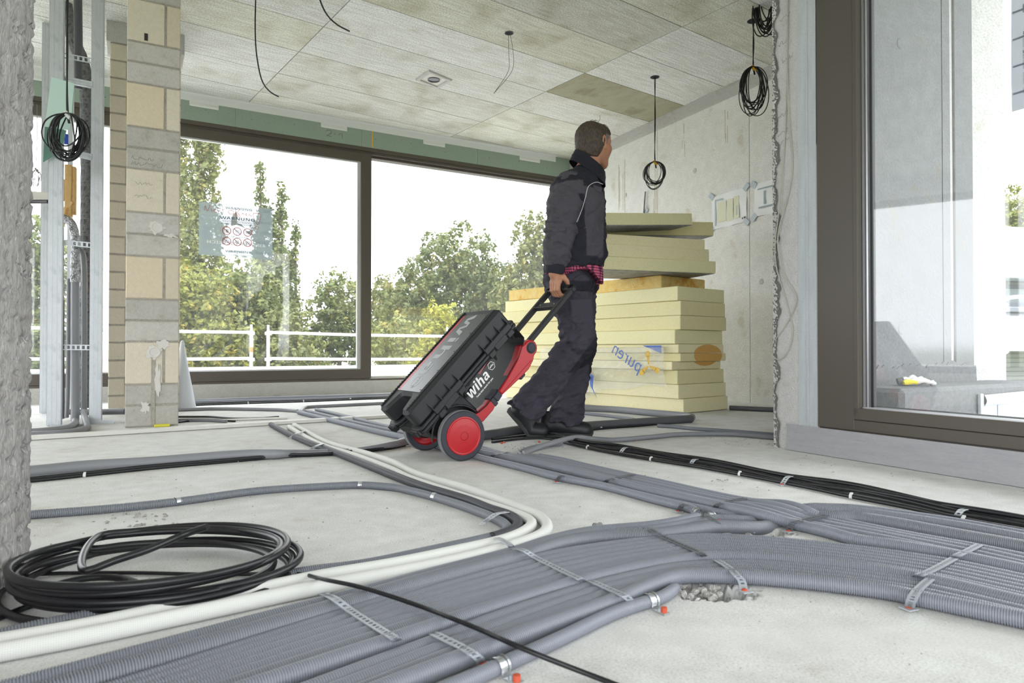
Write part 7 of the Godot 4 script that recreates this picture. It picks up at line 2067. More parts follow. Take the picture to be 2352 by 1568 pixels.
		obj("release_button", MB.new().box(Vector3(0.50, -0.336, z0 + 0.02), Vector3(0.535, -0.322, z0 + 0.048), side, 0.003), tyre, arm)
		var low := obj("lower_arm", MB.new().prism(PackedVector2Array([Vector2(0.334, -0.268), Vector2(0.336, -0.310), Vector2(0.294, -0.322), Vector2(0.224, -0.319), Vector2(0.10, -0.285), Vector2(0.06, -0.256), Vector2(0.10, -0.232), Vector2(0.228, -0.2613), Vector2(0.283, -0.272)]), z0 + 0.006, z1 - 0.006, side, 0.007), red, o)
		obj("arm_cap", MB.new().box(Vector3(0.312, -0.318, z0 + 0.003), Vector3(0.336, -0.264, z1 - 0.003), side, 0.004), tyre, low)

	# telescopic handle
	var h := Node3D.new()
	h.name = "handle"
	o.add_child(h, true)
	for s in [-1.0, 1.0]:
		obj("rail", MB.new().box(Vector3(0.62, -0.272, 0.10 * s - 0.012), Vector3(1.06, -0.244, 0.10 * s + 0.012), side, 0.004).box(Vector3(0.66, -0.266, 0.10 * s - 0.0135), Vector3(1.0, -0.250, 0.10 * s + 0.0135), side, 0.001), dark, h)
	obj("crossbar", MB.new().box(Vector3(0.925, -0.266, -0.09), Vector3(0.962, -0.250, 0.09), side, 0.003).box(Vector3(0.919, -0.270, -0.09), Vector3(0.926, -0.244, 0.09), side, 0.002), dark, h)
	for s in [-1.0, 1.0]:
		obj("rivet", MB.new().lathe([Vector2(0.003, 0), Vector2(0.0025, 0.0012), Vector2(0, 0.0014)], 8, Transform3D(Basis(L, N, Vector3.BACK), side * Vector3(0.945, -0.250, 0.06 * s))), M.zinc_bright, h)
	var grip := PackedVector2Array([Vector2(1.045, -0.116), Vector2(1.071, -0.116), Vector2(1.085, -0.098), Vector2(1.085, 0.098), Vector2(1.071, 0.116), Vector2(1.045, 0.116), Vector2(1.045, 0.09), Vector2(1.051, 0.078), Vector2(1.051, -0.078), Vector2(1.045, -0.09)])
	obj("grip", MB.new().prism(rounded(grip, 0.006), -0.273, -0.243, top, 0.006), dark, h)
	for k in 4:
		obj("grip_rib", MB.new().box(Vector3(1.052, -0.2445, 0.026 + k * 0.014), Vector3(1.084, -0.2415, 0.032 + k * 0.014), side, 0.001), black, h)

	# wheels
	for s in [1.0, -1.0]:
		var axle := side * Vector3(0.0895, -0.256, 0)
		axle.y = 0.1125
		var w := Node3D.new()
		w.name = "wheel"
		o.add_child(w, true)
		w.position = Vector3(axle.x, axle.y, 0.186 * s)
		var b := Transform3D(Basis(Vector3.RIGHT, PI / 2 * s), Vector3.ZERO)
		obj("tyre", MB.new().lathe([Vector2(0.084, -0.020), Vector2(0.104, -0.021), Vector2(0.1105, -0.016)], 48, b).lathe([Vector2(0.1105, 0.014), Vector2(0.105, 0.020), Vector2(0.084, 0.021)], 48, b), tyre, w)
		obj("tread", MB.new().lathe([Vector2(0.1105, -0.016), Vector2(0.1125, -0.012), Vector2(0.1125, 0.010), Vector2(0.1105, 0.014)], 48, b), tread, w)
		var hub := obj("hub_disc", MB.new().lathe([Vector2(0.086, 0.019), Vector2(0.084, 0.0245), Vector2(0.080, 0.0252), Vector2(0.076, 0.0235), Vector2(0.05, 0.0262), Vector2(0.019, 0.0275)], 48, b).lathe([Vector2(0.0182, 0.0265), Vector2(0.0175, 0.0278), Vector2(0.0, 0.0282)], 32, b).lathe([Vector2(0.03, 0.008), Vector2(0.060, 0.004), Vector2(0.078, -0.004), Vector2(0.086, -0.0195)], 48, b), red, w)
		obj("hub_back", MB.new().lathe([Vector2(0.0, -0.045), Vector2(0.045, -0.040), Vector2(0.052, -0.02), Vector2(0.052, 0.006)], 32, b), dark, w)
	var hx_axle := (side * Vector3(0.0895, -0.256, 0)).x
	obj("axle", MB.new().tube([Vector3(hx_axle, 0.1125, -0.16), Vector3(hx_axle, 0.1125, 0.16)], 0.012, 10), dark, o)


func _hexagon(mb: MB, t: Transform3D, r: float, w: float) -> void:
	for k in 6:
		var a := TAU * k / 6.0
		var b := TAU * (k + 1) / 6.0
		var p0 := Vector3(cos(a), sin(a), 0)
		var p1 := Vector3(cos(b), sin(b), 0)
		mb.quad(t * (p0 * r), t * (p1 * r), t * (p1 * (r - w)), t * (p0 * (r - w)))


func _arch_lip(t: Transform3D) -> MB:
	var mb := MB.new()
	var pts := []
	for k in 15:
		var a := deg_to_rad(5.0 + 140.0 * k / 14.0)
		pts.append(t * Vector3(0.0895 + cos(a) * 0.1315, -0.256 + sin(a) * 0.1315, 0.160))
	mb.tube(pts, 0.0045, 6)
	return mb


# ------------------------------------------------------------------ the man

class Field:
	var o: Vector3
	var c: float
	var nx: int
	var ny: int
	var nz: int
	var f := PackedFloat32Array()

	func _init(lo: Vector3, hi: Vector3, cell: float) -> void:
		o = lo
		c = cell
		nx = int(ceil((hi.x - lo.x) / cell)) + 1
		ny = int(ceil((hi.y - lo.y) / cell)) + 1
		nz = int(ceil((hi.z - lo.z) / cell)) + 1
		f.resize(nx * ny * nz)
		f.fill(0.5)

	# tapered rounded limb from a to b, melted into what is there; squash < 1 flattens it along axis sq
	func limb(a: Vector3, b: Vector3, ra: float, rb: float, k := 0.02, cut_end := false, cut_start := false) -> Field:
		var m := maxf(ra, rb) + k * 2.0 + c * 2.0
		var lo := Vector3(minf(a.x, b.x), minf(a.y, b.y), minf(a.z, b.z)) - Vector3.ONE * m - o
		var hi := Vector3(maxf(a.x, b.x), maxf(a.y, b.y), maxf(a.z, b.z)) + Vector3.ONE * m - o
		var i0 := maxi(0, int(lo.x / c))
		var i1 := mini(nx - 1, int(hi.x / c) + 1)
		var j0 := maxi(0, int(lo.y / c))
		var j1 := mini(ny - 1, int(hi.y / c) + 1)
		var k0 := maxi(0, int(lo.z / c))
		var k1 := mini(nz - 1, int(hi.z / c) + 1)
		var ab := b - a
		var inv := 1.0 / maxf(ab.length_squared(), 1e-9)
		var dir := ab.normalized()
		for kz in range(k0, k1 + 1):
			for j in range(j0, j1 + 1):
				var row := (kz * ny + j) * nx
				var p := Vector3(o.x + i0 * c, o.y + j * c, o.z + kz * c)
				for i in range(i0, i1 + 1):
					var ap := p - a
					var t := clampf(ap.dot(ab) * inv, 0.0, 1.0)
					var d := (ap - ab * t).length() - (ra + (rb - ra) * t)
					if cut_end:
						d = maxf(d, (p - b).dot(dir))
					if cut_start:
						d = maxf(d, -ap.dot(dir))
					var e := f[row + i]
					var h := maxf(k - absf(e - d), 0.0) / k
					f[row + i] = minf(e, d) - h * h * k * 0.25
					p.x += c
		return self

	func ball(a: Vector3, r: float, k := 0.02) -> Field:
		return limb(a, a + Vector3(0, 0.0005, 0), r, r, k)

	# keep what lies below the plane (point, outward normal)
	func slice(p0: Vector3, n: Vector3) -> Field:
		for kz in nz:
			for j in ny:
				var row := (kz * ny + j) * nx
				for i in nx:
					f[row + i] = maxf(f[row + i], (Vector3(o.x + i * c, o.y + j * c, o.z + kz * c) - p0).dot(n))
		return self

	func carve(how: Callable, near := 0.05) -> Field:
		for kz in nz:
			for j in ny:
				var row := (kz * ny + j) * nx
				for i in nx:
					if absf(f[row + i]) < near:
						f[row + i] = how.call(Vector3(o.x + i * c, o.y + j * c, o.z + kz * c), f[row + i])
		return self

	# surface nets into mb; paint(p, n) gives a vertex colour when mb is coloured
	func net(mb: MB, paint = null) -> MB:
		var at := PackedInt32Array()
		at.resize(nx * ny * nz)
		at.fill(-1)
		var sx := 1
		var sy := nx
		var sz := nx * ny
		for kz in nz - 1:
			for j in ny - 1:
				var row := (kz * ny + j) * nx
				for i in nx - 1:
					var q := row + i
					var v0 := f[q]
					var v1 := f[q + sx]
					var v2 := f[q + sy]
					var v3 := f[q + sx + sy]
					var v4 := f[q + sz]
					var v5 := f[q + sx + sz]
					var v6 := f[q + sy + sz]
					var v7 := f[q + sx + sy + sz]
					var neg := int(v0 < 0) + int(v1 < 0) + int(v2 < 0) + int(v3 < 0) + int(v4 < 0) + int(v5 < 0) + int(v6 < 0) + int(v7 < 0)
					if neg == 0 or neg == 8:
						continue
					var s := Vector3.ZERO
					var n := 0
					for e in [[v0, v1, 0, 0, 0, 0], [v2, v3, 0, 0, 1, 0], [v4, v5, 0, 0, 0, 1], [v6, v7, 0, 0, 1, 1], [v0, v2, 1, 0, 0, 0], [v1, v3, 1, 1, 0, 0], [v4, v6, 1, 0, 0, 1], [v5, v7, 1, 1, 0, 1], [v0, v4, 2, 0, 0, 0], [v1, v5, 2, 1, 0, 0], [v2, v6, 2, 0, 1, 0], [v3, v7, 2, 1, 1, 0]]:
						if (e[0] < 0) != (e[1] < 0):
							var t: float = e[0] / (e[0] - e[1])
							var p := Vector3(e[3], e[4], e[5])
							p[e[2]] += t
							s += p
							n += 1
					s /= n
					var g := Vector3((v1 - v0 + v3 - v2 + v5 - v4 + v7 - v6), (v2 - v0 + v3 - v1 + v6 - v4 + v7 - v5), (v4 - v0 + v5 - v1 + v6 - v2 + v7 - v3)).normalized()
					var w := o + (Vector3(i, j, kz) + s) * c
					if paint != null:
						mb.col = paint.call(w, g)
					at[q] = mb.add(w, g, Vector2(w.x + w.z, w.y))
		for kz in range(1, nz - 1):
			for j in range(1, ny - 1):
				var row := (kz * ny + j) * nx
				for i in range(1, nx - 1):
					var q := row + i
					var here := f[q] < 0
					for e in [[sx, sy, sz], [sy, sz, sx], [sz, sx, sy]]:
						if (f[q + e[0]] < 0) != here:
							var a := at[q]
							var b := at[q - e[1]]
							var d := at[q - e[1] - e[2]]
							var g := at[q - e[2]]
							if a < 0 or b < 0 or d < 0 or g < 0:
								continue
							if here:
								mb.ix.append_array([a, d, b, a, g, d])
							else:
								mb.ix.append_array([a, b, d, a, d, g])
		return mb


func person() -> void:
	var foot := Vector3(0.284, 0, -3.899)
	var o := thing("person", "man in dark work clothes walking away to the right, pulling the tool trolley", "person", Vector3(foot.x, 0, foot.z))
	var skin := mat(rgb(176, 126, 98), 0.55)
	skin.subsurf_scatter_enabled = true
	skin.subsurf_scatter_strength = 0.15
	var cloth := mat(Color.WHITE, 0.85)
	cloth.vertex_color_use_as_albedo = true
	cloth.heightmap_enabled = true
	cloth.heightmap_texture = relief(256, 60.0, 2, 610)
	cloth.heightmap_scale = 0.04
	cloth.uv1_scale = Vector3(9, 9, 9)
	var GREY := Color(0.058, 0.052, 0.066)
	var NAVY := Color(0.041, 0.038, 0.053)
	var INK := Color(0.010, 0.011, 0.016)
	var wr := noise(FastNoiseLite.TYPE_SIMPLEX_SMOOTH, 1.0, 2, 620)

	# joints
	var hip_r := Vector3(0.31, 0.855, -3.73)
	var hip_l := Vector3(0.363, 0.871, -3.89)
	var knee_r := Vector3(0.358, 0.539, -3.64)
	var knee_l := Vector3(0.387, 0.497, -3.88)
	var ank_r := Vector3(0.071, 0.163, -3.61)
	var ank_l := Vector3(0.303, 0.084, -3.86)
	var sh_r := Vector3(0.295, 1.355, -3.6)
	var sh_l := Vector3(0.433, 1.467, -3.93)
	var elb_r := Vector3(0.255, 1.099, -3.55)
	var wri_r := Vector3(0.22, 0.887, -3.545)
	var elb_l := Vector3(0.44, 1.155, -3.95)
	var wri_l := Vector3(0.468, 0.93, -3.93)
	var hand_l := Vector3(0.473, 0.862, -3.93)
	var neck := Vector3(0.41, 1.485, -3.74)
	var head := Vector3(0.458, 1.623, -3.76)
	var pelvis := (hip_r + hip_l) * 0.5
	var chest := Vector3(0.349, 1.287, -3.735)
	var belly := Vector3(0.336, 1.046, -3.725)

	# head axes: turned away to the right
	var ph := deg_to_rad(47)
	var fw := Vector3(sin(ph), 0.02, -cos(ph)).normalized()
	var rt := Vector3(cos(ph), 0, sin(ph))
	var upv := rt.cross(fw).normalized()
	var H := func(f: float, r: float, u: float) -> Vector3: return head + fw * f + rt * r + upv * u

	# --- body: one skin from head to foot, mostly under the clothes
	var mb := MB.new()
	var fb := Field.new(Vector3(-0.35, 0.08, -4.15), Vector3(0.75, 1.50, -3.38), 0.02)
	fb.limb(hip_r, knee_r, 0.075, 0.055).limb(hip_l, knee_l, 0.075, 0.055).limb(knee_r, knee_r.lerp(ank_r, 0.9), 0.05, 0.03).limb(knee_l, knee_l.lerp(ank_l, 0.9), 0.05, 0.03)
	fb.limb(hip_r, hip_l, 0.10, 0.10).limb(pelvis, belly, 0.11, 0.11).limb(belly, chest, 0.11, 0.11).limb(chest, neck, 0.10, 0.06).limb(sh_r, sh_l, 0.06, 0.06)
	fb.limb(sh_r, elb_r, 0.05, 0.042).limb(sh_l, elb_l, 0.05, 0.042).limb(elb_r, wri_r, 0.042, 0.03).limb(elb_l, wri_l, 0.042, 0.03).limb(wri_l, hand_l, 0.028, 0.03)
	fb.net(mb)
	var fh := Field.new(head - Vector3(0.17, 0.26, 0.17), head + Vector3(0.17, 0.16, 0.17), 0.0042)
	fh.limb(H.call(-0.030, 0, 0.035), H.call(0.025, 0, 0.040), 0.082, 0.073, 0.03)
	fh.limb(H.call(-0.02, -0.02, -0.01), H.call(0.045, -0.012, -0.03), 0.060, 0.050, 0.03).limb(H.call(-0.02, 0.02, -0.01), H.call(0.045, 0.012, -0.03), 0.060, 0.050, 0.03)
	fh.limb(H.call(-0.005, 0.042, -0.055), H.call(0.062, 0.016, -0.098), 0.024, 0.020, 0.03).limb(H.call(-0.005, -0.042, -0.055), H.call(0.062, -0.016, -0.098), 0.024, 0.020, 0.03)
	fh.limb(H.call(0.05, 0, -0.06), H.call(0.074, 0, -0.102), 0.034, 0.018, 0.02)
	fh.limb(H.call(0.082, -0.028, 0.026), H.call(0.082, 0.028, 0.026), 0.014, 0.014, 0.02)
	fh.limb(H.call(0.090, 0, 0.012), H.call(0.112, 0, -0.026), 0.009, 0.013, 0.012).limb(H.call(0.098, -0.014, -0.030), H.call(0.098, 0.014, -0.030), 0.009, 0.009, 0.01)
	fh.limb(H.call(0.086, -0.016, -0.062), H.call(0.086, 0.016, -0.062), 0.008, 0.008, 0.008).limb(H.call(0.084, -0.014, -0.074), H.call(0.084, 0.014, -0.074), 0.008, 0.008, 0.008)
	fh.limb(H.call(0.05, 0.048, -0.022), H.call(0.03, 0.055, -0.03), 0.022, 0.022, 0.02).limb(H.call(0.05, -0.048, -0.022), H.call(0.03, -0.055, -0.03), 0.022, 0.022, 0.02)
	fh.limb(H.call(-0.035, 0, -0.04), neck + Vector3(0, -0.06, 0), 0.058, 0.066, 0.03)
	for s in [1.0, -1.0]:
		# ear: a rim, a lobe and a shallow bowl
		var e := []
		for k in 7:
			var a := deg_to_rad(-70.0 + 250.0 * k / 6.0)
			e.append(H.call(-0.020 + cos(a + PI / 2) * 0.016, s * (0.078 + 0.010 * sin(PI * k / 6.0)), 0.002 + sin(a + PI / 2) * 0.026 * (1.0 if k > 1 else 0.9)))
		for k in 6:
			fh.limb(e[k], e[k + 1], 0.0055, 0.0055, 0.006)
		fh.limb(H.call(-0.012, s * 0.076, 0.012), H.call(-0.008, s * 0.074, -0.022), 0.010, 0.009, 0.010)
		fh.limb(H.call(-0.006, s * 0.080, -0.020), H.call(-0.004, s * 0.079, -0.032), 0.0085, 0.0085, 0.008)
		fh.limb(H.call(0.002, s * 0.074, 0.0), H.call(0.002, s * 0.074, -0.008), 0.007, 0.006, 0.006)
	fh.net(mb)
	# right hand closed round the grip of the trolley
	var hd := Vector3(0.8415, 0, -0.5402)
	var bar := Vector3(0.5402, 0, 0.8415)
	var grip := Vector3(-0.3254, 0, -3.1737) + hd * 0.692 + Vector3(0, 0.804, 0) + bar * -0.012
	var G := func(out: float, up: float, along: float) -> Vector3: return grip - hd * out + Vector3(0, up, 0) + bar * along
	var fd := Field.new(grip - Vector3(0.11, 0.09, 0.11), grip + Vector3(0.11, 0.16, 0.11), 0.003)
	fd.limb(wri_r, G.call(0.012, 0.062, -0.004), 0.030, 0.028, 0.015)
	for k in 4:
		var w: float = [-0.033, -0.0115, 0.0105, 0.032][k]
		fd.limb(wri_r.lerp(G.call(0.012, 0.062, w * 0.6), 0.55), G.call(0.026, 0.040, w), 0.021, 0.0135, 0.010)
	for k in 4:
		var w: float = [-0.035, -0.0115, 0.0115, 0.033][k]
		var l: float = [0.84, 0.97, 1.0, 0.94][k]
		var r: float = [0.0078, 0.0088, 0.0090, 0.0088][k]
		var k1: Vector3 = G.call(0.030, 0.040, w)
		var k2: Vector3 = G.call(0.036 * l, 0.002 - 0.006 * l, w * 0.96)
		var k3: Vector3 = G.call(0.016, -0.031 * l, w * 0.94)
		var k4: Vector3 = G.call(-0.007, -0.034 * l, w * 0.93)
		fd.limb(k1, k2, r + 0.0022, r + 0.0008, 0.004).limb(k2, k3, r + 0.0008, r, 0.004).limb(k3, k4, r, r - 0.001, 0.004)
		fd.ball(k2, r + 0.0014, 0.003)
	fd.limb(G.call(0.0, 0.062, 0.030), G.call(-0.014, 0.044, 0.040), 0.017, 0.0125, 0.010).limb(G.call(-0.014, 0.044, 0.040), G.call(-0.026, 0.020, 0.038), 0.0115, 0.0105, 0.005).limb(G.call(-0.026, 0.020, 0.038), G.call(-0.024, -0.006, 0.032), 0.0105, 0.009, 0.004)
	fd.net(mb)
	var body := obj("body", mb, skin, o)
	body.position = -o.position

	# --- hair: dark, thinner on the crown, greying over the ear
	var fg := Field.new(head - Vector3(0.16, 0.12, 0.16), head + Vector3(0.16, 0.17, 0.16), 0.0045)
	fg.limb(H.call(-0.032, 0, 0.034), H.call(0.026, 0, 0.044), 0.089, 0.077, 0.03).limb(H.call(-0.03, -0.02, -0.02), H.call(-0.028, 0.02, -0.02), 0.066, 0.066, 0.03).limb(H.call(-0.05, -0.02, -0.05), H.call(-0.05, 0.02, -0.05), 0.050, 0.050, 0.03)
	fg.carve(func(p: Vector3, d: float) -> float:
		var q := p - head
		var a := q.dot(fw)
		var r := absf(q.dot(rt))
		var u := q.dot(upv)
		d -= 0.004 * wr.get_noise_3d(a * 60.0 + u * 30.0, r * 160.0, u * 30.0) + 0.002 * wr.get_noise_3d(a * 200.0, r * 260.0, u * 90.0)
		# hairline: low at the nape, high over the ear, back from the brow
		var line := -0.085 if a < -0.045 else lerpf(-0.085, 0.026, clampf((a + 0.045) / 0.035, 0.0, 1.0))
		if a > 0.0:
			line = lerpf(0.020, 0.082, clampf((a - 0.028) / 0.05, 0.0, 1.0))
			if r > 0.05 and a < 0.026:
				line = -0.012
		return maxf(d, line - u), 0.08)
	var hm := MB.new()
	hm.colored = true
	fg.net(hm, func(p: Vector3, n: Vector3) -> Color:
		var q := p - head
		var k := clampf(0.5 + 1.2 * wr.get_noise_3d(p.x * 150.0, p.y * 40.0, p.z * 150.0), 0.0, 1.0)
		var c := Color(0.030, 0.020, 0.013).lerp(Color(0.075, 0.052, 0.034), k)
		if q.dot(fw) > -0.002 and q.dot(upv) < 0.045 and absf(q.dot(rt)) > 0.05:
			c = c.lerp(Color(0.22, 0.21, 0.20), 0.7)
		return c)
	var wisps := MB.new()
	var hairy := mat(Color.WHITE, 0.6)
	hairy.vertex_color_use_as_albedo = true
	var hair := obj("hair", hm, hairy, o)
	hair.position = -o.position
	for w in [[[0.02, 0.0, 0.118], [0.025, 0.02, 0.145], [0.010, 0.03, 0.158]], [[-0.02, 0.01, 0.117], [-0.005, 0.01, 0.134], [0.02, 0.012, 0.132]], [[-0.05, 0.0, 0.108], [-0.04, 0.01, 0.126], [-0.01, 0.02, 0.128]], [[0.05, 0.01, 0.11], [0.06, 0.02, 0.122], [0.085, 0.03, 0.108]]]:
		var pts := []
		for p in w:
			pts.append(H.call(p[0], p[1], p[2]))
		wisps.tube(smooth(pts, 0.006), 0.0012, 4)
	var ws := obj("hair_wisp", wisps, mat(rgb(52, 42, 34), 0.6), hair)

	# --- jacket
	var front := 0.0
	var fj := Field.new(Vector3(0.08, 0.86, -4.06), Vector3(0.60, 1.56, -3.44), 0.0088)
	var ch_r := Vector3(0.334, 1.273, -3.67)
	var ch_l := Vector3(0.388, 1.33, -3.88)
	var be_r := Vector3(0.328, 1.029, -3.69)
	var be_l := Vector3(0.353, 1.056, -3.88)
	var he_r := Vector3(0.327, 0.876, -3.7)
	var he_l := Vector3(0.351, 0.896, -3.89)
	fj.limb(ch_r, ch_l, 0.135, 0.13, 0.05).limb(ch_r, be_r, 0.132, 0.146, 0.05).limb(ch_l, be_l, 0.13, 0.142, 0.05).limb(be_r, he_r, 0.150, 0.160, 0.05).limb(be_l, he_l, 0.145, 0.155, 0.05)
	fj.limb(sh_r + Vector3(0.02, -0.01, -0.02), sh_l + Vector3(0, -0.02, 0.02), 0.088, 0.085, 0.06).limb(chest, neck + Vector3(0, -0.03, 0), 0.12, 0.082, 0.06)
	fj.limb(Vector3(0.427, 1.279, -3.7), Vector3(0.44, 1.006, -3.7), 0.075, 0.075, 0.05)
	var hem0 := Vector3(0.176, 0.907, -3.72)
	var hem1 := Vector3(0.514, 0.947, -3.72)
	var hem_dir := (hem1 - hem0).normalized()
	fj.slice(hem0, Vector3(hem_dir.y, -hem_dir.x, 0).normalized())
	fj.slice(neck + Vector3(0.0, 0.018, 0.0), Vector3(-0.32, 1.0, 0.0).normalized())
	fj.carve(func(p: Vector3, d: float) -> float: return d + 0.011 * wr.get_noise_3d(p.x * 11.0, p.y * 20.0 + p.z * 12.0, p.z * 11.0) + 0.003 * wr.get_noise_3d(p.x * 40.0, p.y * 60.0, p.z * 40.0), 0.03)
	var jm := MB.new()
	jm.colored = true
	var y_hem := (hem0.y + hem1.y) * 0.5
	fj.net(jm, func(p: Vector3, n: Vector3) -> Color:
		var fx := p.x - 0.335 - (p.y - 1.1) * 0.05          # forward of the middle of the body
		if p.y < y_hem + 0.052:
			return INK
		if p.y > 1.375 + fx * 0.12:
			return INK
		if fx > 0.155:
			return INK
		if fx > 0.045 - (p.y - 1.15) * 0.10:
			return GREY if p.y < 1.345 else INK
		if fx < -0.085 and p.y < 1.33:
			return GREY
		return INK if p.y < 1.30 else GREY)
	var jac := obj("jacket", jm, cloth, o)
	jac.position = -o.position
	# zip edge, chest pocket with flap, piping
	# stand-up collar
	var cg := []
	for j in 5:
		var row := []
		for i in 33:
			var a := TAU * i / 32.0
			var r := lerpf(0.094, 0.076, j / 4.0) * (1.0 + 0.02 * sin(a * 3.0))
			var y := lerpf(-0.035, 0.040, j / 4.0)
			var p := Vector3(cos(a) * r * 1.06, y, sin(a) * r)
			# higher at the back (towards -x), leaning with the neck
			p.y += -p.x * 0.72 - 0.006
			row.append(neck + Vector3(0.004 + j * 0.003, 0.012, 0.0) + p)
		cg.append(row)
	var inner := []
	for row in cg:
		var rr := []
		for p in row:
			rr.append(p.lerp(neck + Vector3(0, p.y - neck.y, 0), 0.07))
		inner.append(rr)
	inner.reverse()
	var col := MB.new()
	col.colored = true
	col.col = INK
	cg.reverse()
	col.sheet(cg)
	col.sheet(inner)
	var rim := []
	for i in 33:
		rim.append(cg[0][i].lerp(inner[-1][i], 0.5) + Vector3(0, 0.001, 0))
	col.tube(rim, 0.0052, 6, false)
	var co := obj("collar", col, cloth, jac)

	# sleeves with dark cuffs
	for s in 2:
		var a: Vector3 = sh_r if s == 0 else sh_l
		var b: Vector3 = elb_r if s == 0 else elb_l
		var d: Vector3 = wri_r if s == 0 else wri_l
		var lo := Vector3(minf(a.x, minf(b.x, d.x)), d.y, minf(a.z, minf(b.z, d.z))) - Vector3.ONE * 0.14
		var hi := Vector3(maxf(a.x, maxf(b.x, d.x)), a.y, maxf(a.z, maxf(b.z, d.z))) + Vector3.ONE * 0.14
		var fs := Field.new(lo, hi, 0.0085)
		var dd := (d - b).normalized()
		fs.limb(a + Vector3(0.02, 0.01, -0.03 if s == 0 else 0.03), a.lerp(b, 0.4), 0.084, 0.086, 0.04).limb(a.lerp(b, 0.4), b, 0.084, 0.076, 0.04).limb(b, b.lerp(d, 0.5), 0.076, 0.068, 0.03).limb(b.lerp(d, 0.5), d - dd * 0.035, 0.066, 0.053, 0.02, true)
		fs.carve(func(p: Vector3, e: float) -> float:
			var k := (p - b).dot(dd)
			return e + 0.011 * wr.get_noise_3d(p.x * 14.0 + p.y * 8.0, p.y * 26.0, p.z * 14.0) + 0.006 * sin(k * 80.0 + 4.0 * wr.get_noise_3d(p.x * 12.0, p.y * 12.0, p.z * 12.0)) * clampf(1.2 - absf(k) * 6.0, 0.0, 1.0), 0.03)
		var sm := MB.new()
		sm.colored = true
		sm.col = GREY
		fs.net(sm, func(p: Vector3, n: Vector3) -> Color: return INK if p.y > 1.43 and (p - a).dot(Vector3(0.3, 1, 0)) > 0.045 else GREY)
		var sl := obj("sleeve", sm, cloth, jac)
		var cu := MB.new()
		cu.colored = true
		cu.col = INK
		cu.tube([d - dd * 0.048, d - dd * 0.03, d - dd * 0.002, d + dd * 0.002], [0.052, 0.053, 0.047, 0.044], 20)
		obj("cuff", cu, cloth, sl)
	# piping and pocket on the near side
	var pocket := Transform3D(Basis(Vector3.UP, deg_to_rad(28)) * Basis(Vector3.BACK, -0.12), Vector3(0.451, 1.344, -3.61))
	var pk := MB.new()
	pk.colored = true
	pk.col = GREY
	pk.box(Vector3(-0.035, -0.016, -0.01), Vector3(0.030, 0.016, 0.006), pocket, 0.004)
	pk.box(Vector3(-0.032, -0.17, -0.012), Vector3(0.027, -0.012, 0.001), pocket, 0.006)
	obj("chest_pocket", pk, cloth, jac)
	var pp := MB.new()
	pp.tube(smooth([Vector3(0.476, 1.356, -3.555), Vector3(0.439, 1.362, -3.535), Vector3(0.396, 1.335, -3.515), Vector3(0.379, 1.277, -3.5), Vector3(0.36, 1.213, -3.495), Vector3(0.333, 1.146, -3.492)], 0.01), 0.0016, 5)
	obj("piping", pp, mat(rgb(196, 196, 196), 0.5), jac)

	# --- checked shirt showing under the hem
	var chk := Image.create(64, 64, false, Image.FORMAT_RGB8)
	for y in 64:
		for x in 64:
			var a := int(x % 16 < 7)
			var b := int(y % 16 < 7)
			chk.set_pixel(x, y, [rgb(196, 92, 116), rgb(112, 52, 78), rgb(44, 24, 46)][a + b])
	var shirt := textured(ImageTexture.create_from_image(chk), 0.055, 0.9)
	var fsx := Field.new(Vector3(0.06, 0.80, -4.05), Vector3(0.60, 1.0, -3.42), 0.0085)
	fsx.limb(be_r, he_r + Vector3(0, -0.06, 0), 0.142, 0.150, 0.05).limb(be_l, he_l + Vector3(0, -0.06, 0), 0.138, 0.148, 0.05).limb(Vector3(0.4, 0.971, -3.7), Vector3(0.412, 0.829, -3.7), 0.085, 0.08, 0.05)
	fsx.carve(func(p: Vector3, d: float) -> float:
		var fx := p.x - 0.335
		var low := 0.905 - 0.05 * smoothstep(0.05, 0.16, fx) + 0.012 * sin(fx * 26.0) - 0.02 * smoothstep(0.0, -0.14, fx)
		return maxf(d + 0.005 * wr.get_noise_3d(p.x * 20.0, p.y * 12.0, p.z * 20.0), maxf(low - p.y, p.y - 0.97)), 0.2)
	var sh := obj("shirt_hem", fsx.net(MB.new()), shirt, o)
	sh.position = -o.position

	# --- trousers
	var ft := Field.new(Vector3(-0.08, 0.04, -4.04), Vector3(0.56, 0.99, -3.42), 0.008)
	ft.limb(hip_r + Vector3(0, 0.02, 0), hip_l + Vector3(0, 0.02, 0), 0.120, 0.120, 0.05).limb(hip_r + Vector3(0, 0.13, 0), hip_r, 0.116, 0.118, 0.05, false, true).limb(hip_l + Vector3(0, 0.13, 0), hip_l, 0.116, 0.118, 0.05, false, true)
	ft.limb(hip_r, knee_r, 0.118, 0.086, 0.05).limb(hip_l, knee_l, 0.116, 0.086, 0.03)
	var hem_r := ank_r + (ank_r - knee_r).normalized() * 0.012
	var hem_l := ank_l + (ank_l - knee_l).normalized() * 0.012
	ft.limb(knee_r, knee_r.lerp(hem_r, 0.5), 0.088, 0.082, 0.03).limb(knee_r.lerp(hem_r, 0.5), hem_r, 0.080, 0.092, 0.02, true)
	ft.limb(knee_l, knee_l.lerp(hem_l, 0.5), 0.086, 0.080, 0.03).limb(knee_l.lerp(hem_l, 0.5), hem_l, 0.080, 0.093, 0.02, true)
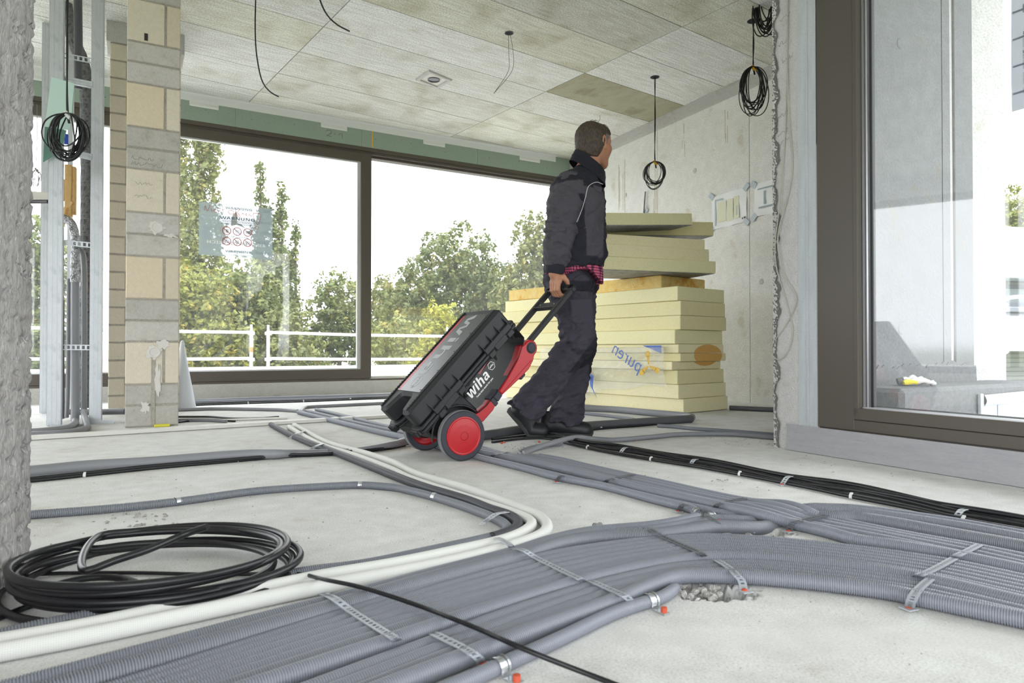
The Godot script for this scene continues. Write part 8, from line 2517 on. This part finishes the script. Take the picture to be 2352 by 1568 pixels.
	ft.carve(func(p: Vector3, d: float) -> float:
		var e := d + 0.014 * wr.get_noise_3d(p.x * 10.0 + p.y * 7.0, p.y * 24.0 - p.x * 10.0, p.z * 14.0) + 0.003 * wr.get_noise_3d(p.x * 45.0, p.y * 60.0, p.z * 45.0)
		for kn in [knee_r, knee_l]:
			var q: Vector3 = p - kn
			if q.length() < 0.20:
				e += 0.009 * sin(q.y * 58.0 + q.x * 50.0 + 2.5 * wr.get_noise_3d(p.x * 9.0, p.y * 9.0, p.z * 9.0)) * smoothstep(0.20, 0.05, q.length()) * clampf(0.6 - q.x * 6.0, 0.0, 1.0)
		for hm2 in [hem_r, hem_l]:
			var q: Vector3 = p - hm2
			if q.length() < 0.20:
				e += 0.011 * sin(q.y * 42.0 - q.x * 34.0 + 2.5 * wr.get_noise_3d(p.x * 8.0, p.y * 8.0, p.z * 8.0)) * smoothstep(0.20, 0.06, q.length())
		return e, 0.035)
	var tm := MB.new()
	tm.colored = true
	ft.net(tm, func(p: Vector3, n: Vector3) -> Color:
		# dark patches on the front of the knees and behind the hip pocket
		for kn in [knee_r, knee_l]:
			var q: Vector3 = p - kn
			var fr: Vector3 = q - (hem_r - knee_r).normalized() * q.dot((hem_r - knee_r).normalized()) if kn == knee_r else q
			if q.y < 0.05 and q.y > -0.17 and fr.x > 0.045 and q.length() < 0.22:
				return INK
		if p.y > 0.80 and p.y < 0.86 and p.x > 0.30 and n.z > 0.3:
			return INK
		return NAVY)
	var tr := obj("trousers", tm, cloth, o)
	tr.position = -o.position
	var pz := MB.new()
	pz.colored = true
	pz.col = NAVY
	pz.box(Vector3(-0.06, -0.085, -0.012), Vector3(0.06, 0.085, 0.004), Transform3D(Basis(Vector3.UP, deg_to_rad(10)) * Basis(Vector3.BACK, 0.06), Vector3(0.369, 0.676, -3.585)), 0.006)
	obj("thigh_pocket", pz, cloth, tr)

	# --- safety shoes
	shoe(o, "shoe", Vector3(0.102, 0, -3.822), deg_to_rad(6.0), deg_to_rad(47.0))
	shoe(o, "shoe", Vector3(0.351, 0, -3.879), deg_to_rad(4.0), 0.0)


# origin of the shoe: ball of the foot on the floor; the part behind the ball is lifted by bend
func shoe(parent: Node3D, called: String, at: Vector3, turn: float, bend: float) -> void:
	var leather := mat(rgb(27, 29, 33), 0.5)
	var sole_m := mat(rgb(58, 59, 58), 0.7)
	var f := Field.new(Vector3(-0.21, -0.01, -0.075), Vector3(0.125, 0.135, 0.075), 0.005)
	f.limb(Vector3(-0.155, 0.052, 0), Vector3(-0.05, 0.05, 0), 0.040, 0.043, 0.03).limb(Vector3(-0.05, 0.05, 0), Vector3(0.06, 0.035, 0), 0.046, 0.042, 0.03).limb(Vector3(0.0, 0.045, 0.012), Vector3(0.065, 0.034, 0.008), 0.040, 0.038, 0.03)
	f.limb(Vector3(-0.150, 0.06, 0), Vector3(-0.150, 0.108, 0), 0.042, 0.044, 0.03).limb(Vector3(-0.10, 0.07, 0), Vector3(-0.115, 0.112, 0), 0.045, 0.044, 0.03).limb(Vector3(-0.09, 0.085, 0), Vector3(-0.02, 0.055, 0), 0.034, 0.034, 0.03)
	f.slice(Vector3(0, 0.018, 0), Vector3(0, -1, 0))
	var up := f.net(MB.new())
	var outline := PackedVector2Array()
	for i in 36:
		var a := TAU * i / 36.0
		var x := -0.045 + cos(a) * 0.152
		var w := 0.040 + 0.010 * smoothstep(-0.08, 0.04, x) - 0.004 * smoothstep(-0.02, -0.08, x) * smoothstep(-0.16, -0.08, x)
		outline.append(Vector2(x, sin(a) * w * (1.0 if absf(sin(a)) > 0.5 else 0.98)))
	var so := MB.new()
	# layers of the sole with a stepped outline, split along the length so that it can bend
	var lay := [[0.0, -0.002], [0.006, 0.0], [0.012, 0.004], [0.026, 0.0055], [0.034, 0.002]]
	for l in lay.size() - 1:
		for i in 36:
			var j := (i + 1) % 36
			var q := []
			for e in [[l, i], [l, j], [l + 1, j], [l + 1, i]]:
				var p := outline[e[1]]
				var n := (p - Vector2(-0.045, 0)).normalized()
				q.append(Vector3(p.x + n.x * lay[e[0]][1], lay[e[0]][0], -(p.y + n.y * lay[e[0]][1])))
			so.quad(q[0], q[1], q[2], q[3])
	for strip in 35:
		var x0 := -0.197 + strip * 0.304 / 35.0
		var x1 := x0 + 0.304 / 35.0
		var w0 := _sole_half(x0)
		var w1 := _sole_half(x1)
		var y := 0.0 if strip % 4 != 3 else 0.003
		so.quad(Vector3(x0, y, w0), Vector3(x0, y, -w0), Vector3(x1, y, -w1), Vector3(x1, y, w1))
		so.quad(Vector3(x0, 0.033, -w0), Vector3(x0, 0.033, w0), Vector3(x1, 0.033, w1), Vector3(x1, 0.033, -w1))
	var lace := MB.new()
	for k in 4:
		var x := -0.005 - k * 0.021
		var y := 0.090 + k * 0.009
		lace.tube(smooth([Vector3(x, y - 0.012, -0.026), Vector3(x - 0.004, y + 0.004, 0), Vector3(x, y - 0.012, 0.026)], 0.006), 0.0026, 5)
	var stitch := MB.new()
	stitch.tube(smooth([Vector3(0.0, 0.040, 0.050), Vector3(-0.006, 0.065, 0.046), Vector3(-0.012, 0.088, 0.032)], 0.006), 0.0012, 4)
	stitch.tube(smooth([Vector3(-0.006, 0.070, 0.046), Vector3(-0.05, 0.075, 0.0475), Vector3(-0.09, 0.088, 0.0455)], 0.006), 0.0012, 4)
	stitch.tube(smooth([Vector3(-0.11, 0.045, 0.042), Vector3(-0.115, 0.08, 0.044), Vector3(-0.125, 0.12, 0.043)], 0.006), 0.0012, 4)
	var n := Node3D.new()
	n.name = called
	parent.add_child(n, true)
	n.position = at - parent.position
	n.rotation.y = -turn
	for m in [up, so, lace, stitch]:
		_bend(m, bend)
	obj("upper", up, leather, n)
	obj("sole", so, sole_m, n)
	obj("laces", lace, mat(rgb(18, 20, 20), 0.7), n)
	obj("stitching", stitch, mat(rgb(28, 84, 74), 0.7), n)


func _sole_half(x: float) -> float:
	var a := clampf((x + 0.045) / 0.152, -1.0, 1.0)
	return (0.040 + 0.010 * smoothstep(-0.08, 0.04, x) - 0.004 * smoothstep(-0.02, -0.08, x) * smoothstep(-0.16, -0.08, x)) * sqrt(maxf(0.0, 1.0 - a * a))


# everything behind the ball of the foot (x < 0) turns upwards about a soft hinge there
func _bend(mb: MB, by: float) -> void:
	if by == 0.0:
		return
	for i in mb.v.size():
		var p := mb.v[i]
		var a := by * smoothstep(0.035, -0.055, p.x)
		var r := 0.5 * a
		# rotate about z at the hinge
		var q := Vector3(p.x, p.y, 0)
		q = Basis(Vector3.BACK, -a) * q
		mb.v[i] = Vector3(q.x, maxf(q.y, 0.0), p.z)
		mb.n[i] = (Basis(Vector3.BACK, -a) * mb.n[i]).normalized()
